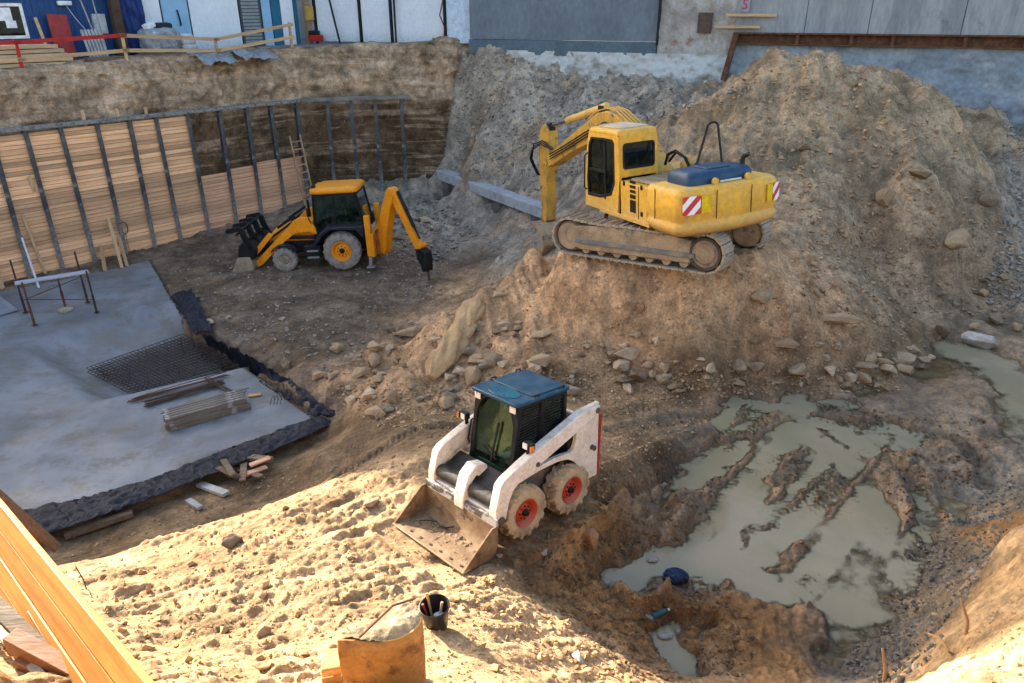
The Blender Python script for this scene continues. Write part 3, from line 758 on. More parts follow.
def build_membranes():
    sheet('plastic_membrane', [(334, 423), (300, 440), (200, 480), (100, 517), (20, 544), (-60, 558), (-220, 598)], [(316, 417), (240, 445), (150, 480), (80, 499), (0, 516), (-80, 539), (-220, 579)],
          [.10, .10, .08, .06, .05, .05, .05], [.03] * 7, 260, 26, 3, 'long crumpled black plastic membrane along the near edge of the concrete slab', .03)
    sheet('plastic_membrane', [(192, 290), (205, 315), (213, 334)], [(170, 296), (182, 314), (196, 334)], [.28, .22, .1], [.03, .03, -.1], 60, 26, 13, 'small black plastic sheet folded up at the far corner of the slab', .06)
    sheet('plastic_membrane', [(209, 337), (253, 359), (295, 383), (328, 411)], [(199, 338), (245, 370), (280, 393), (316, 419)], [.26, .34, .38, .28], [-.55, -.5, .04, .04], 110, 30, 23, 'dark plastic membrane bunched up along the slab edge beside the rubble', .07)

# ------------------------------------------------------------------ soldier-pile wall
POSTS = [-.2, .95, 2.05, 3.2, 4.35, 5.5, 6.6, 7.85, 9.15, 10.4, 11.65, 12.9]
def hpost(h, tilt=0.):
    m = MB(); w, d, tw, tf = .155, .20, .02, .024
    m.box((0, -d / 2 + tf / 2, h / 2), (w, tf, h)); m.box((0, d / 2 - tf / 2, h / 2), (w, tf, h)); m.box((0, 0, h / 2), (tw, d - 2 * tf, h))
    return m

def build_shoring():
    g = 'steel posts of the pit wall'
    spots = [(bank(s, 0), BANG) for s in POSTS]
    for fx in (.22, .47, .72, .97):
        p = np.array(BB) * (1 - fx) + np.array(PC) * fx; spots.append(((p[0], p[1], 0), math.atan2(PC[1] - BB[1], PC[0] - BB[0])))
    for i, ((x, y, z), a) in enumerate(spots):
        h = 5.12 + .1 * math.sin(i * 2.3)
        if i == 0: first = o = hpost(5.3).build('shoring_post', M_STEEL)
        else: o = first.copy(); COL.objects.link(o)
        o.location = (x, y, -.15); o.rotation_euler = (RAD(.6 * math.sin(i * 3.1)), RAD(.7 * math.sin(i * 1.7)), a)
        if i < 8: l = 'flaking dark steel post holding the tall timber lagging of the pit wall'
        elif i < 12: l = 'flaking dark steel post rising above the half-height timber lagging'
        else: l = 'dark steel post standing free in front of the bare earth behind the backhoe'
        tag(o, l, 'steel post', ('posts along the full lagging', 'posts along the half-height lagging', 'posts without lagging')[0 if i < 8 else 1 if i < 12 else 2])
    # lagging: one panel per bay, boards as islands of one mesh
    def panel(s0, s1, ztop, mat, label, gap=0):
        m = MB(); L = s1 - s0 - .03; z = -.12; k = 0
        while z < ztop - .04:
            h = random.choice((.12, .145, .16, .19)); h = min(h, ztop - z)
            ext = random.uniform(-.01, .015)
            m.box((ext, random.uniform(-.012, .012), z + h / 2), (L, .07, h - .014)); z += h; k += 1
        o = m.build('lagging_panel', mat, smooth=0); x, y, _ = bank((s0 + s1) / 2, .06); o.location = (x, y, 0); o.rotation_euler = (0, 0, BANG)
        tag(o, label, 'timber panel', 'timber lagging panels')
    full = ['full-height timber lagging bay %s' % w for w in
            ('at the very left edge of the view', 'behind the left legs of the trestle', 'behind the right legs of the scaffold trestle', 'with three short boards leaning at its foot',
             'with the dark hose loop hanging at its left end', 'standing clear, second from the half-height lagging', 'beside the half-height lagging, last of the tall ones')]
    for i in range(7):
        panel(POSTS[i], POSTS[i + 1], 4.98, M_LAG, full[i])
    panel(POSTS[7], POSTS[8], 2.55, M_LAG2, 'half-height timber lagging bay with a dark open gap between boards')
    panel(POSTS[8], POSTS[9], 2.65, M_LAG2, 'half-height pale lagging bay behind the black front bucket frame')
    panel(POSTS[9], POSTS[10], 2.75, M_LAG2, 'half-height pale lagging bay behind the backhoe loader arms')
    panel(POSTS[10], POSTS[11], 2.75, M_LAG2, 'half-height pale lagging bay left of the ladder')
    # capping rail on the post heads
    m = MB(); p = bank(-1.2, -.02, 5.13); q = bank(13.0, -.02, 5.13); m.bar(p, q, .26, .13)
    tag(m.build('capping_beam', M_STEEL, bevel=.01, origin='base'), 'long dark steel beam capping the posts above the timber lagging', 'steel beam')
    m = MB(); m.bar((BB[0] - .1, BB[1] - .02, 5.14), (PC[0] + .3, PC[1], 5.2), .3, .15)
    tag(m.build('capping_beam', surf('grey_beam', (.20, .19, .17), (.13, .12, .11), 2, rough=.85), bevel=.01, origin='base'), 'short grey beam capping the free posts at the pit corner', 'steel beam')
    # short stubs of timber that stick up over the rail
    for s, h in ((4.05, .34), (5.25, .28), (6.3, .24)):
        m = MB(); x, y, z = bank(s, .1, 5.2); m.box((x, y, z + h / 2 - .1), (.1, .06, h + .2), (0, 0, BANG))
        o = m.build('timber_stub', M_WOODZ, origin='base'); tag(o, 'short timber stub sticking up above the capping beam', 'timber', 'timber stubs above the capping beam')
    # ladder behind the cab of the backhoe
    b = bank(12.45, -1.0, -.1); tp = bank(12.55, -.14, 3.7)
    t = thing('ladder', 'brown wooden ladder leaning on the posts behind the backhoe cab', 'ladder', b)
    d = Vector(tp) - Vector(b); sx = Vector((BU[0], BU[1], 0)) * .27
    for sgn in (-1, 1):
        m = MB(); m.bar(tuple(sx * sgn), tuple(sx * sgn + d), .06, .08); m.build('stile', M_LADDER, t)
    for k in range(11):
        f = (k + .6) / 11.4; m = MB(); m.bar(tuple(d * f - sx * 1.0), tuple(d * f + sx * 1.0), .05, .06); m.build('rung', M_LADDER, t)
    # boards leaning on the lagging: foot pixel, head pixel
    for f, h, w, lab, mt in (((105, 271), (101, 246), .14, 'short fresh board leaning at the foot of the lagging right of the trestle', M_WOODZ), ((122, 268), (108, 218), .11, 'long fresh board leaning left of a shorter one against the lagging', M_WOODZ),
                             ((127, 266), (119, 236), .12, 'short fresh board leaning right of the long one against the lagging', M_WOODZ), ((60, 266), (29, 176), .12, 'tall timber board leaning on the lagging behind the trestle', M_WOODZ),
                             ((46, 275), (22, 214), .09, 'thin timber stake leaning near the left edge of the lagging', M_WOODZ), ((3, 289), (-8, 262), .14, 'stub of board leaning by the metal sheet at the left edge', M_WOODZ)):
        p = atz(*f, .02)
        def onbank(px, py, o):
            dd = ray(px, py); tt = (o + BN @ BA) / (BN @ dd[:2]); return np.array([0, 0, CZ]) + dd * tt
        q = onbank(*h, -.06)
        m = MB(); m.bar(p, q, w, .035, up=(-BN[0], -BN[1], .2)); tag(m.build('leaning_board', mt, origin='base', smooth=0), lab, 'board')
    p = atz(39, 288, .02); q = onbank(22, 238, -.08)
    m = MB(); m.cyl(p, q, .035, 10); tag(m.build('plastic_pipe', surf('white_plastic', (.72, .72, .72), rough=.4, bump=0), origin='base'), 'thin white plastic pipe leaning behind the scaffold trestle', 'pipe')
    # loop of wire that hangs on the lagging
    c = onbank(124, 228, -.04); pts = []
    for k in range(40):
        a = k / 39 * 4 * PI; pts.append((c[0] + BU[0] * .13 * math.sin(a) - BN[0] * .01 * (k % 3), c[1] + BU[1] * .13 * math.sin(a) - BN[1] * .01 * (k % 3), c[2] + .24 * math.cos(a)))
    m = MB(); m.tube(pts, .016, 6); m.tube([(c[0], c[1], c[2] - .2), (c[0] + .02, c[1], c[2] - .9)], .008, 5)
    tag(m.build('hose_loop', surf('hose', (.06, .07, .07), rough=.6, bump=0), origin='base'), 'dark hose loop hanging on the lagging above the leaning boards', 'hose')

# ------------------------------------------------------------------ back slope: ledge, piles, neighbours' walls
def build_back():
    L0, L1 = np.array([-3.25, 33.9]), np.array([1.35, 26.9])
    m = MB(); m.bar((*L0, 1.86), (*L1, 1.86), .6, .42)
    tag(m.build('concrete_ledge', surf('ledge_concrete', (.40, .41, .42), (.31, .32, .33), 2, rough=.8, spot=(.2, .18, .16), sscale=3, slo=.58, shi=.7), bevel=.03, origin='base'), 'pale concrete capping ledge at the foot of the rubble slope behind the excavator arm', 'concrete beam')
    d = (L1 - L0) / np.linalg.norm(L1 - L0); nn = np.array([d[1], -d[0]])
    if nn @ np.array([-1, -1]) < 0: nn = -nn
    mt = surf('dark_concrete', (.16, .15, .135), (.085, .08, .07), 1.5, rough=.9, bump=.6, bscale=18, bdist=.02, spot=(.3, .3, .3), sscale=4, slo=.62, shi=.72)
    for k in range(9):
        p = L0 + d * (.35 + k * .9) - nn * .1
        m = MB(); m.cyl((p[0], p[1], -.4), (p[0], p[1], 1.64), .27, 16)
        tag(m.build('concrete_pile', mt, origin='base'), 'dark round concrete pile standing under the pale ledge', 'concrete pile', 'concrete piles under the ledge')
    m = MB(); q0, q1 = L0 - nn * .35, L1 - nn * .35
    m.bar((*q0, .65), (*q1, .65), .3, 2.0)
    # neighbours' walls: left grey rendered, middle bare masonry, right concrete with a steel beam
    def ws(px):  # distance along the wall line for an image column
        dd = ray(px, 40); t = (WN @ WA) / (WN @ dd[:2]); return WU @ (dd[:2] * t - WA)
    def wz(px, py, o=0.):
        dd = ray(px, py); t = (o + WN @ WA) / (WN @ dd[:2]); return CZ + dd[2] * t
    TOP = 16
    sA, sB, sC = ws(470), ws(657), ws(733)
    grey = surf('blue_grey_render', (.155, .185, .215), (.125, .15, .18), .5, rough=.85, bump=.3, bscale=12, bdist=.01, spot=(.22, .24, .26), sscale=.9, slo=.6, shi=.75, stretch=(1, 1, .6))
    t = thing('rendered_wall', 'blue-grey rendered wall of the neighbouring building left of the bare masonry', 'wall', wall(sA, 0, 6))
    t.rotation_euler = (0, 0, WANG)
    m = MB(); L = sB - sA; m.box((L / 2, .2, 1.62 + (TOP - 6 - 1.62) / 2), (L, .4, TOP - 6 - 1.62)); m.build('wall_face', grey, t)
    m = MB(); m.box((L / 2 - .02, .16, 1.3), (L + .02, .42, .6)); m.build('plinth', surf('plinth_render', (.10, .14, .17), (.08, .11, .135), .8, rough=.8, bump=.3), t, bevel=.01)
    m = MB(); m.box((L + .03, .1, 6), (.06, .5, 9.0)); m.build('edge_strip', M_DARK, t)
    plaster = surf('bare_masonry', (.40, .37, .34), (.28, .25, .225), 1.0, rough=.95, bump=.9, bscale=6, bdist=.06, spot=(.30, .17, .12), sscale=1.6, slo=.55, shi=.68)
    t = thing('masonry_wall', 'old bare masonry wall with patches of plaster between the grey wall and the concrete wall', 'wall', wall(sB, 0, 6)); t.rotation_euler = (0, 0, WANG)
    L = sC - sB; m = MB(); n = 40
    xs, zs = np.meshgrid(np.linspace(.02, L, 34), np.linspace(.9, 10, 86)); ys = .05 + .09 * fbm(xs * 2.2, zs * 2.2, 4, 51)
    grid_mesh('wall_face', xs, ys, zs, plaster, parent=t)
    m = MB(); m.box((L / 2, .35, 5.4), (L - .04, .3, 9.2)); m.build('wall_core', plaster, t)
    m = MB(); m.box((L * .62, .0, 2.35), (.55, .16, .75)); m.build('blocked_opening', surf('old_brick', (.12, .075, .055), (.07, .05, .04), 5, rough=.95, bump=.8, bscale=9, bdist=.05), t)
    # rough footing that runs under the grey and the bare wall
    t2 = thing('stone_footing', 'rough whitewashed stone footing running below the grey and bare walls', 'footing', wall(sA + 1.2, 0, 5.2)); t2.rotation_euler = (0, 0, WANG)
    L = sC - sA - 1.3; xs, zs = np.meshgrid(np.linspace(0, L, 170), np.linspace(-.6, 1.98, 44))
    f = (1.98 - zs) / 2.5
    ys = -.08 - .55 * f + .16 * fbm(xs * 1.1, zs * 1.4, 4, 55) + .05 * fbm(xs * 5, zs * 5, 2, 57)
    tm = NT('whitewashed_stone'); v = tm.coord('Object'); sx = tm.n('ShaderNodeSeparateXYZ'); tm.l(v, sx.inputs[0])
    c = tm.mix(tm.ramp(tm.noise(v, 1.6, 6, .65), .4, .62), rgba((.27, .25, .23)), rgba((.20, .18, .155)))
    k = tm.math('ADD', tm.math('MULTIPLY', tm.noise(v, 1.3, 7, .7), 1.6), tm.math('MULTIPLY', sx.outputs[2], .35))
    c = tm.mix(tm.ramp(k, 1.05, 1.35, 0, .85), c, rgba((.52, .52, .50)))
    tm.l(c, tm.b.inputs['Base Color']); tm.b.inputs['Roughness'].default_value = .95; tm.l(tm.bump(tm.noise(v, 9, 8, .7), .9, .06), tm.b.inputs['Normal'])
    grid_mesh('footing_face', xs, ys, zs, tm.m, parent=t2)
    # concrete wall on the right
    conc = surf('stained_concrete', (.29, .30, .305), (.205, .215, .225), .7, rough=.85, bump=.35, bscale=14, bdist=.012, stretch=(1.6, 1, .35), spot=(.12, .13, .14), sscale=.8, slo=.58, shi=.75)
    base = surf('blue_concrete', (.20, .235, .275), (.29, .32, .35), .8, rough=.9, bump=.5, bscale=10, bdist=.03, spot=(.14, .15, .17), sscale=1.4, slo=.5, shi=.7)
    t = thing('concrete_wall', 'stained grey concrete wall with vertical joints behind the big spoil heap', 'wall', wall(sC, 0, 4)); t.rotation_euler = (0, 0, WANG)
    L = 24 - sC + 4; xj = 0; zb = 8.02 - 4
    while xj < L:
        w = random.choice((2.2, 2.6, 3.0)); w = min(w, L - xj); m = MB(); m.box((xj + w / 2, .25 + random.uniform(-.012, .012), zb + (TOP - 4 - zb) / 2), (w - .02, .5, TOP - 4 - zb)); m.build('wall_panel', conc, t, bevel=.006); xj += w
    m = MB(); m.box((L / 2, .62, 6), (L, .2, 11.9)); m.build('backing', conc, t)
    xs, zs = np.meshgrid(np.linspace(-.15, L, 300), np.linspace(0, zb - .42, 70)); ys = .10 + .10 * fbm(xs * .8, zs * .9, 4, 61) + .03 * fbm(xs * 4, zs * 4, 2, 62)
    grid_mesh('lower_face', xs, ys, zs, base, parent=t)
    # rusty steel frame let into the wall
    t = thing('steel_beam', 'long rusty steel beam with brown stiffeners set into the concrete wall', 'steel beam', wall(sC, -.05, zb + 4)); t.rotation_euler = (0, 0, WANG)
    m = MB(); m.box((L / 2, .06, -.03), (L, .34, .05)); m.box((L / 2, .2, -.22), (L, .03, .34)); m.box((L / 2, .06, -.41), (L, .3, .04)); m.build('web', M_RUST, t)
    x = 2.4
    while x < L - .5:
        m = MB(); m.box((x, .08, -.22), (.12 if int(x) % 3 else .3, .2, .335)); m.build('stiffener', M_RUST, t); x += random.choice((1.4, 1.9, 2.3))
    m = MB(); m.bar((.12, -.08, -.05), (-.22, -.14, -2.1), .2, .24); tag(m.build('steel_column', M_RUST, origin=None), None)
    o = bpy.data.objects['steel_column']; o.location = wall(sC, -.05, zb + 4); o.rotation_euler = (0, 0, WANG); tag(o, 'short rusty steel column under the left end of the wall beam', 'steel column')
    for k, (x0, x1, z, y) in enumerate(((-.75, 1.0, .2, -.1), (-.35, 1.55, .62, -.12))):
        m = MB(); m.box(((x0 + x1) / 2, y, z), (x1 - x0, .14, .1)); o = m.build('timber_prop', M_RAIL); o.location = wall(sC, -.05, zb + 4); o.rotation_euler = (0, 0, WANG)
        tag(o, ('lower short timber lying on the left end of the rusty wall beam', 'upper short timber sticking out above the rusty wall beam')[k], 'timber')
    # small enamel plate with a red 5
    t = thing('number_plate', 'small white plate with a red number 5 on the concrete wall', 'sign', wall(ws(741), -.03, 9.0)); t.rotation_euler = (0, 0, WANG)
    m = MB(); m.box((0, 0, 0), (.36, .02, .5)); m.build('plate', surf('plate_white', (.3, .3, .33), rough=.6, bump=0), t)
    cu = bpy.data.curves.new('digit', 'FONT'); cu.body = '5'; cu.size = .5; cu.extrude = .004; cu.align_x = 'CENTER'; cu.align_y = 'CENTER'
    tmp = bpy.data.objects.new('digit_tmp', cu); COL.objects.link(tmp); dg = bpy.context.evaluated_depsgraph_get(); me = bpy.data.meshes.new_from_object(tmp.evaluated_get(dg)); bpy.data.objects.remove(tmp)
    o = bpy.data.objects.new('digit', me); COL.objects.link(o); o.parent = t; o.location = (0, -.016, 0); o.rotation_euler = (PI / 2, 0, 0); me.materials.clear(); me.materials.append(surf('red_ink', (.5, .03, .12), rough=.5, bump=0))

# ------------------------------------------------------------------ street side: cabins, panels, rail, clutter
def sbox(m, s0, s1, o0, o1, z0, z1): m.box(((s0 + s1) / 2, (o0 + o1) / 2, (z0 + z1) / 2), (s1 - s0, o1 - o0, z1 - z0)); return m
def bthing(name, label, cat, s, o, z, group=None): return thing(name, label, cat, bank(s, o, z), (0, 0, BANG), group)

def build_street():
    blue = surf('cabin_blue', (.015, .055, .17), (.012, .045, .14), 1.2, rough=.5, bump=.15, bscale=8, spot=(.05, .09, .16), sscale=2.5, slo=.6, shi=.8)
    white = surf('white_panel', (.66, .69, .74), (.60, .63, .68), .8, rough=.5, bump=0, micro=.2, dust=(.30, .28, .26), dustamt=.6, low=(-.1, .9))
    pale = surf('pale_blue_panel', (.25, .42, .58), (.20, .35, .50), 1, rough=.5, bump=0, micro=.2)
    teal = surf('teal_panel', (.02, .12, .20), (.02, .09, .16), 1, rough=.5, bump=.1)
    frame = surf('frame_white', (.72, .72, .72), rough=.5, bump=0, micro=.2)
    # blue site cabin with a window; the upper one is unseen, stacked for shade
    for k, (z0, lab) in enumerate(((6.95, 'dark blue site cabin with a white framed window behind the red rail'), (9.62, 'unseen dark blue site cabin stacked on top of the windowed one for shade'))):
        t = bthing('site_cabin', lab, 'cabin', 0, 4.2, z0)
        s0, s1 = (2.75, 8.7) if k == 0 else (3.5, 8.7)
        m = MB(); sbox(m, s0, s1, 0, 2.44, .12, 2.6); m.build('body', blue, t)
        m = MB()
        x = s0 + .12
        while x < s1 - .2:
            if not (k == 0 and 2.85 < x < 4.35): sbox(m, x, x + .08, -.025, .0, .2, 2.5)
            x += .22
        m.build('rib_panel', blue, t)
        m = MB(); sbox(m, s0 - .03, s1 + .03, -.04, 2.48, 0, .12); sbox(m, s0 - .03, s1 + .03, -.04, 2.48, 2.6, 2.66); m.build('rail', blue, t, bevel=.01)
        if k == 0:
            m = MB(); m.ring([(2.95, .88), (4.28, .88), (4.28, 2.10), (2.95, 2.10)], [(3.06, .99), (4.17, .99), (4.17, 1.99), (3.06, 1.99)], -.07, .0); w = m.build('window', frame, t, bevel=.006)
            m = MB(); sbox(m, 3.06, 4.17, -.03, -.012, .99, 1.99); m.build('pane', glass('cabin_glass', (.08, .1, .12)), w)
            m = MB(); sbox(m, 3.35, 3.86, -.045, -.034, 1.5, 1.95); sbox(m, 3.6, 3.95, -.045, -.034, 1.25, 1.5); m.build('notice', surf('paper', (.75, .76, .78), rough=.7, bump=0), w)
    # unseen tall building behind everything, put there to block the sun over the pit
    t = bthing('shading_building', 'unseen tall plain building behind the site cabins and panels that shades the pit', 'building', 0, 11, 6.95)
    m = MB(); sbox(m, 2.75, 40, 0, 12, 0, 14.2); m.build('wall', surf('pale_render', (.45, .43, .40), (.4, .38, .36), .4, rough=.85), t)
    for i in range(10):
        for j in range(4):
            s = 3.4 + i * 3.6; z = 1.2 + j * 3.3
            m = MB(); m.ring([(s, z), (s + 1.5, z), (s + 1.5, z + 1.6), (s, z + 1.6)], [(s + .1, z + .1), (s + 1.4, z + .1), (s + 1.4, z + 1.5), (s + .1, z + 1.5)], -.06, 0); w = m.build('window', frame, t)
            m = MB(); sbox(m, s + .1, s + 1.4, -.03, -.02, z + .1, z + 1.5); m.build('pane', surf('dark_pane', (.03, .04, .05), rough=.1, bump=0), w)
    m = MB(); sbox(m, 2.6, 40.2, -.2, 12.2, 14.2, 14.5); m.build('roof', M_CONC, t)
    # hoarding: panels of several colours along the street
    def panel(name, s0, s1, o0, z1, mat, label, cat='panel', extra=None, group=None, z0=7.2):
        t = bthing(name, label, cat, (s0 + s1) / 2, o0, z0, group); w = s1 - s0
        m = MB(); m.box((0, .04, (z1 - z0) / 2), (w - .03, .05, z1 - z0)); m.build('sheet', mat, t, bevel=.004)
        m = MB(); m.box((-w / 2 + .03, .1, (z1 - z0) / 2), (.06, .07, z1 - z0)); m.box((w / 2 - .03, .1, (z1 - z0) / 2), (.06, .07, z1 - z0)); m.build('stud', M_DARK, t)
        if extra: extra(t, w, z1 - z0)
        return t
    def latch(t, w, h):
        m = MB(); m.tube([(.12, -.02, 1.0), (.1, -.09, 1.1), (.05, -.09, 1.5), (.06, -.02, 1.62)], .035, 8); m.build('handle', M_DARK, t)
        m = MB(); m.box((0, -.0, .2), (w - .06, .03, .4)); m.build('kick_plate', teal, t)
    panel('hoarding_panel', 8.72, 9.62, 4.3, 9.8, white, 'narrow pale hoarding panel directly right of the dark blue cabin')
    panel('panel_door', 9.66, 10.86, 4.3, 9.8, pale, 'light blue panel door with a curved dark handle', 'door', latch)
    panel('hoarding_panel', 10.9, 13.28, 4.3, 9.8, white, 'wide blank white hoarding panel behind the timber rail')
    def slats(t, w, h):
        m = MB()
        for k in range(16): m.box((-.02, -.01, .25 + k * .15), (w * .78, .03, .11), (RAD(25), 0, 0))
        m.build('slat', surf('shutter_grey', (.30, .33, .34), (.25, .27, .28), 2, rough=.5, bump=0), t)
    panel('louvred_shutter', 13.32, 14.45, 4.3, 9.8, surf('shutter_back', (.05, .07, .08), rough=.6), 'grey louvred shutter between the white and teal panels', 'shutter', slats)
    panel('hoarding_panel', 14.48, 14.98, 4.3, 9.8, pale, 'narrow light blue panel with two bolts right of the louvred shutter')
    panel('hoarding_panel', 15.0, 15.5, 4.3, 9.8, teal, 'narrow dark teal panel between two pale panels')
    panel('hoarding_panel', 15.52, 16.24, 4.3, 9.8, white, 'narrow white hoarding panel right of the dark teal strip')
    panel('hoarding_panel', 16.26, 16.5, 4.32, 9.8, teal, 'thin teal strip beside the post with the yellow box')
    # second run of the hoarding, up to the grey wall
    a = np.array(bank(16.85, 4.3)[:2]); b = np.array(wall(ray(470, 40)[0] * 0 + 2.55, .5)[:2]); u = (b - a) / np.linalg.norm(b - a); ang = math.atan2(u[1], u[0]); L = np.linalg.norm(b - a)
    cuts = [0, .07, .34, .52, .82, .98]
    labs = ['white hoarding panel just right of the yellow box', 'white hoarding panel crossed by a dark leaning pole', 'white hoarding panel right of the leaning pole', 'wide white hoarding panel near the pit corner', 'bright blue-white last hoarding panel beside the grey wall']
    for i in range(5):
        s0, s1 = L * cuts[i], L * cuts[i + 1] - .04; c = a + u * (s0 + s1) / 2
        t = thing('hoarding_panel', labs[i], 'panel', (c[0], c[1], 7.35), (0, 0, ang))
        m = MB(); m.box((0, .04, 1.3), (s1 - s0 - .05, .05, 2.5)); m.build('sheet', white if i < 4 else surf('blue_white', (.55, .66, .78), rough=.5, bump=.1), t, bevel=.004)
        m = MB(); m.box(((s1 - s0) / 2 - .02, .0, 1.3), (.09, .16, 2.7)); m.build('stud', M_DARK, t)
    for f, lean, lab in ((.21, .5, 'dark pole leaning on the white hoarding above the pit corner'), (.54, .02, 'dark upright pole in front of the white hoarding')):
        p = a + u * L * f; m = MB(); m.cyl((p[0], p[1] - .3, 7.3), (p[0] - lean, p[1] - .1, 10), .05, 8); tag(m.build('pole', M_DARK, origin='base'), lab, 'pole')
    pts = [(a + u * L * .80)]; p = pts[0]; m = MB(); m.tube([(p[0], p[1] - .15, 10), (p[0] + .06, p[1] - .2, 9.2), (p[0] - .1, p[1] - .25, 8.6), (p[0] + .1, p[1] - .2, 8.1), (p[0] + .05, p[1] - .3, 7.5)], .03, 6); tag(m.build('cable', surf('red_cable', (.15, .02, .02), rough=.5, bump=0), origin='base'), 'dark red cable hanging down the hoarding near the grey wall', 'cable')
    # unseen tall block behind the second run, raised to shade the pit
    t = thing('shading_block', 'unseen tall pale building behind the white hoarding that shades the pit corner', 'building', (a[0], a[1], 7), (0, 0, ang))
    m = MB(); m.box((L / 2, 7.2, 6.5), (L + 2, 6, 13)); m.build('wall', surf('pale_render'.replace('pale', 'pale2'), (.45, .43, .40), rough=.85), t)
    m = MB(); m.box((L / 2, 7.2, 13.15), (L + 2.4, 6.4, .3)); m.build('roof', M_CONC, t)
    # timber post with the yellow box, red jack beside
    t = bthing('timber_post', 'dark timber post beside the teal strip carrying a yellow box', 'post', 16.7, 3.9, 7.2); m = MB(); m.box((0, 0, 1.3), (.26, .26, 2.7)); m.build('shaft', M_WOODG, t)
    t = bthing('junction_box', 'yellow electrical box mounted on the dark timber post', 'box', 16.72, 3.7, 8.35); m = MB(); m.box((0, 0, .32), (.42, .16, .64)); m.build('case', surf('yellow_box', (.42, .27, .06), rough=.6), t, bevel=.02); m = MB(); m.box((0, -.085, .32), (.34, .015, .54)); m.build('lid', MATS['yellow_box'], t)
    p = a + u * L * .05; t = thing('jack', 'small red machine with a black top at the foot of the timber post', 'machine', (p[0] + .2, p[1] - .5, 7.35), (0, 0, ang)); m = MB(); m.box((0, 0, .2), (.6, .35, .3)); m.build('body', M_RED, t, bevel=.03); m = MB(); m.box((-.1, 0, .45), (.5, .3, .2)); m.build('cover', M_DARK, t, bevel=.04)
    # timber rail at the edge: red on the left, raw timber on the right
    t = bthing('guard_rail', 'low guard rail of planks along the pit edge, painted red on its left part', 'guard rail', 0, 1.2, 0)
    posts = [(-1.6, 6.9, .95, 1), (2.85, 6.9, .98, 1), (6.46, 6.9, 1.1, 0), (10.2, 6.3, 1.45, 0), (13.84, 7.2, 1.12, 0)]
    for s, z, h, rd in posts:
        m = MB(); m.box((s, 0, z + h / 2 - .15), (.10, .08, h + .3)); m.build('post', M_RED if rd else M_RAIL, t)
    z_up = [7.78, 7.80, 7.95, 7.70, 8.24]; z_lo = [7.2, 7.25, 7.42, 7.28, 7.72]
    for i in range(4):
        for zz, nm in ((z_up, 'top_rail'), (z_lo, 'lower_rail')):
            red = nm == 'top_rail' and i < 2
            p = (posts[i][0] - .1, -.07, zz[i]); q = (posts[i + 1][0] + .15, -.07, zz[i + 1] + .0)
            m = MB(); m.bar(p, q, .035, .13); o = m.build(nm, M_RED if red else M_RAIL, t)
            if red: o['label'] = 'red painted top rail'
    # planks stacked at the left
    t = bthing('plank_stack', 'stack of long pale planks lying behind the red rail under the cabin window', 'timber stack', 2.3, 2.3, 6.93)
    for k in range(5):
        for j in range(3):
            m = MB(); m.box((random.uniform(-.1, .1) - k * .08, -.33 + j * .33, .09 + k * .15), (5.4 - k * .2, .31, .12)); m.build('plank', surf('pale_plank', (.60, .45, .28), (.5, .36, .21), 2, stretch=(.4, 5, 5), rough=.75, objrand=.12), t)
    t = bthing('plank_stack', 'low pair of dark planks on the ground right of the pale stack', 'timber stack', 6.0, 1.75, 6.96)
    for k in range(2):
        m = MB(); m.box((0, 0, .07 + k * .11), (1.6, .3, .1)); m.build('plank', M_WOODG, t)
    # things leaning on the cabin
    x = bthing('red_sheet', 'red painted metal sheet leaning on the blue cabin behind the rail', 'sheet', 5.28, 3.75, 7.0); m = MB(); m.box((0, 0, .82), (.72, .03, 1.72), (RAD(-12), RAD(3), 0)); m.build('panel', surf('red_sheet', (.30, .035, .03), (.22, .03, .03), 2, rough=.6), x, bevel=.005)
    x = bthing('leaning_board', 'pale board leaning upright between the window and the red sheet', 'board', 4.62, 3.8, 7.0); m = MB(); m.box((0, 0, .78), (.11, .04, 1.6), (RAD(-12), RAD(-4), 0)); m.build('plank', M_RAIL, x)
    x = bthing('radiator', 'grey ribbed radiator leaning behind the rail right of the red sheet', 'radiator', 6.08, 2.9, 7.02)
    for k in range(6): m = MB(); m.box((-.3 + k * .125, 0, .55), (.10, .09, 1.15), (RAD(-10), RAD(-4), 0)); m.build('rib', surf('radiator_grey', (.36, .35, .34), rough=.6), x, bevel=.03)
    x = bthing('fuse_box', 'pale grey fuse box hanging on the dark blue cabin wall', 'box', 6.92, 4.12, 7.95); m = MB(); m.box((0, 0, .36), (.5, .16, .74)); m.build('case', surf('fuse_grey', (.45, .47, .50), rough=.5), x, bevel=.015); m = MB(); m.box((0, -.085, .36), (.42, .012, .64)); m.build('door', MATS['fuse_grey'], x)
    x = bthing('timber_post', 'thick brown timber post standing in front of the blue cabin', 'post', 7.45, 3.7, 7.0); m = MB(); m.box((0, 0, 2.2), (.36, .3, 4.4)); m.build('shaft', surf('brown_post', (.085, .05, .035), (.05, .03, .02), 2, rough=.8), x)
    for s, ls, lab in ((6.45, .25, 'thin pale pole leaning on the cabin left of the fuse box'), (6.62, -.1, 'thin upright pole directly beside the fuse box')):
        x = bthing('pole', lab, 'pole', s, 3.2, 7.0); m = MB(); m.cyl((0, 0, 0), (-ls, .7, 2.7), .03, 8); m.build('shaft', surf('pole_grey', (.3, .3, .28), rough=.6), x)
    x = bthing('cabin_lamp', 'white lamp fixed high on the dark blue cabin wall', 'lamp', 5.75, 4.05, 8.98); m = MB(); m.box((0, 0, .08), (.5, .2, .16)); m.build('housing', frame, x, bevel=.03)
    m = MB(); pts = [bank(5.75 + k * .14, 3.9 - .3 * math.sin(k / 7 * PI), 8.95 - 1.75 * (k / 7) ** .8) for k in range(8)]; m.tube(pts, .012, 5); tag(m.build('cable', surf('white_cable', (.5, .5, .5), rough=.5, bump=0), origin='base'), 'thin pale cable running down from the cabin lamp', 'cable')
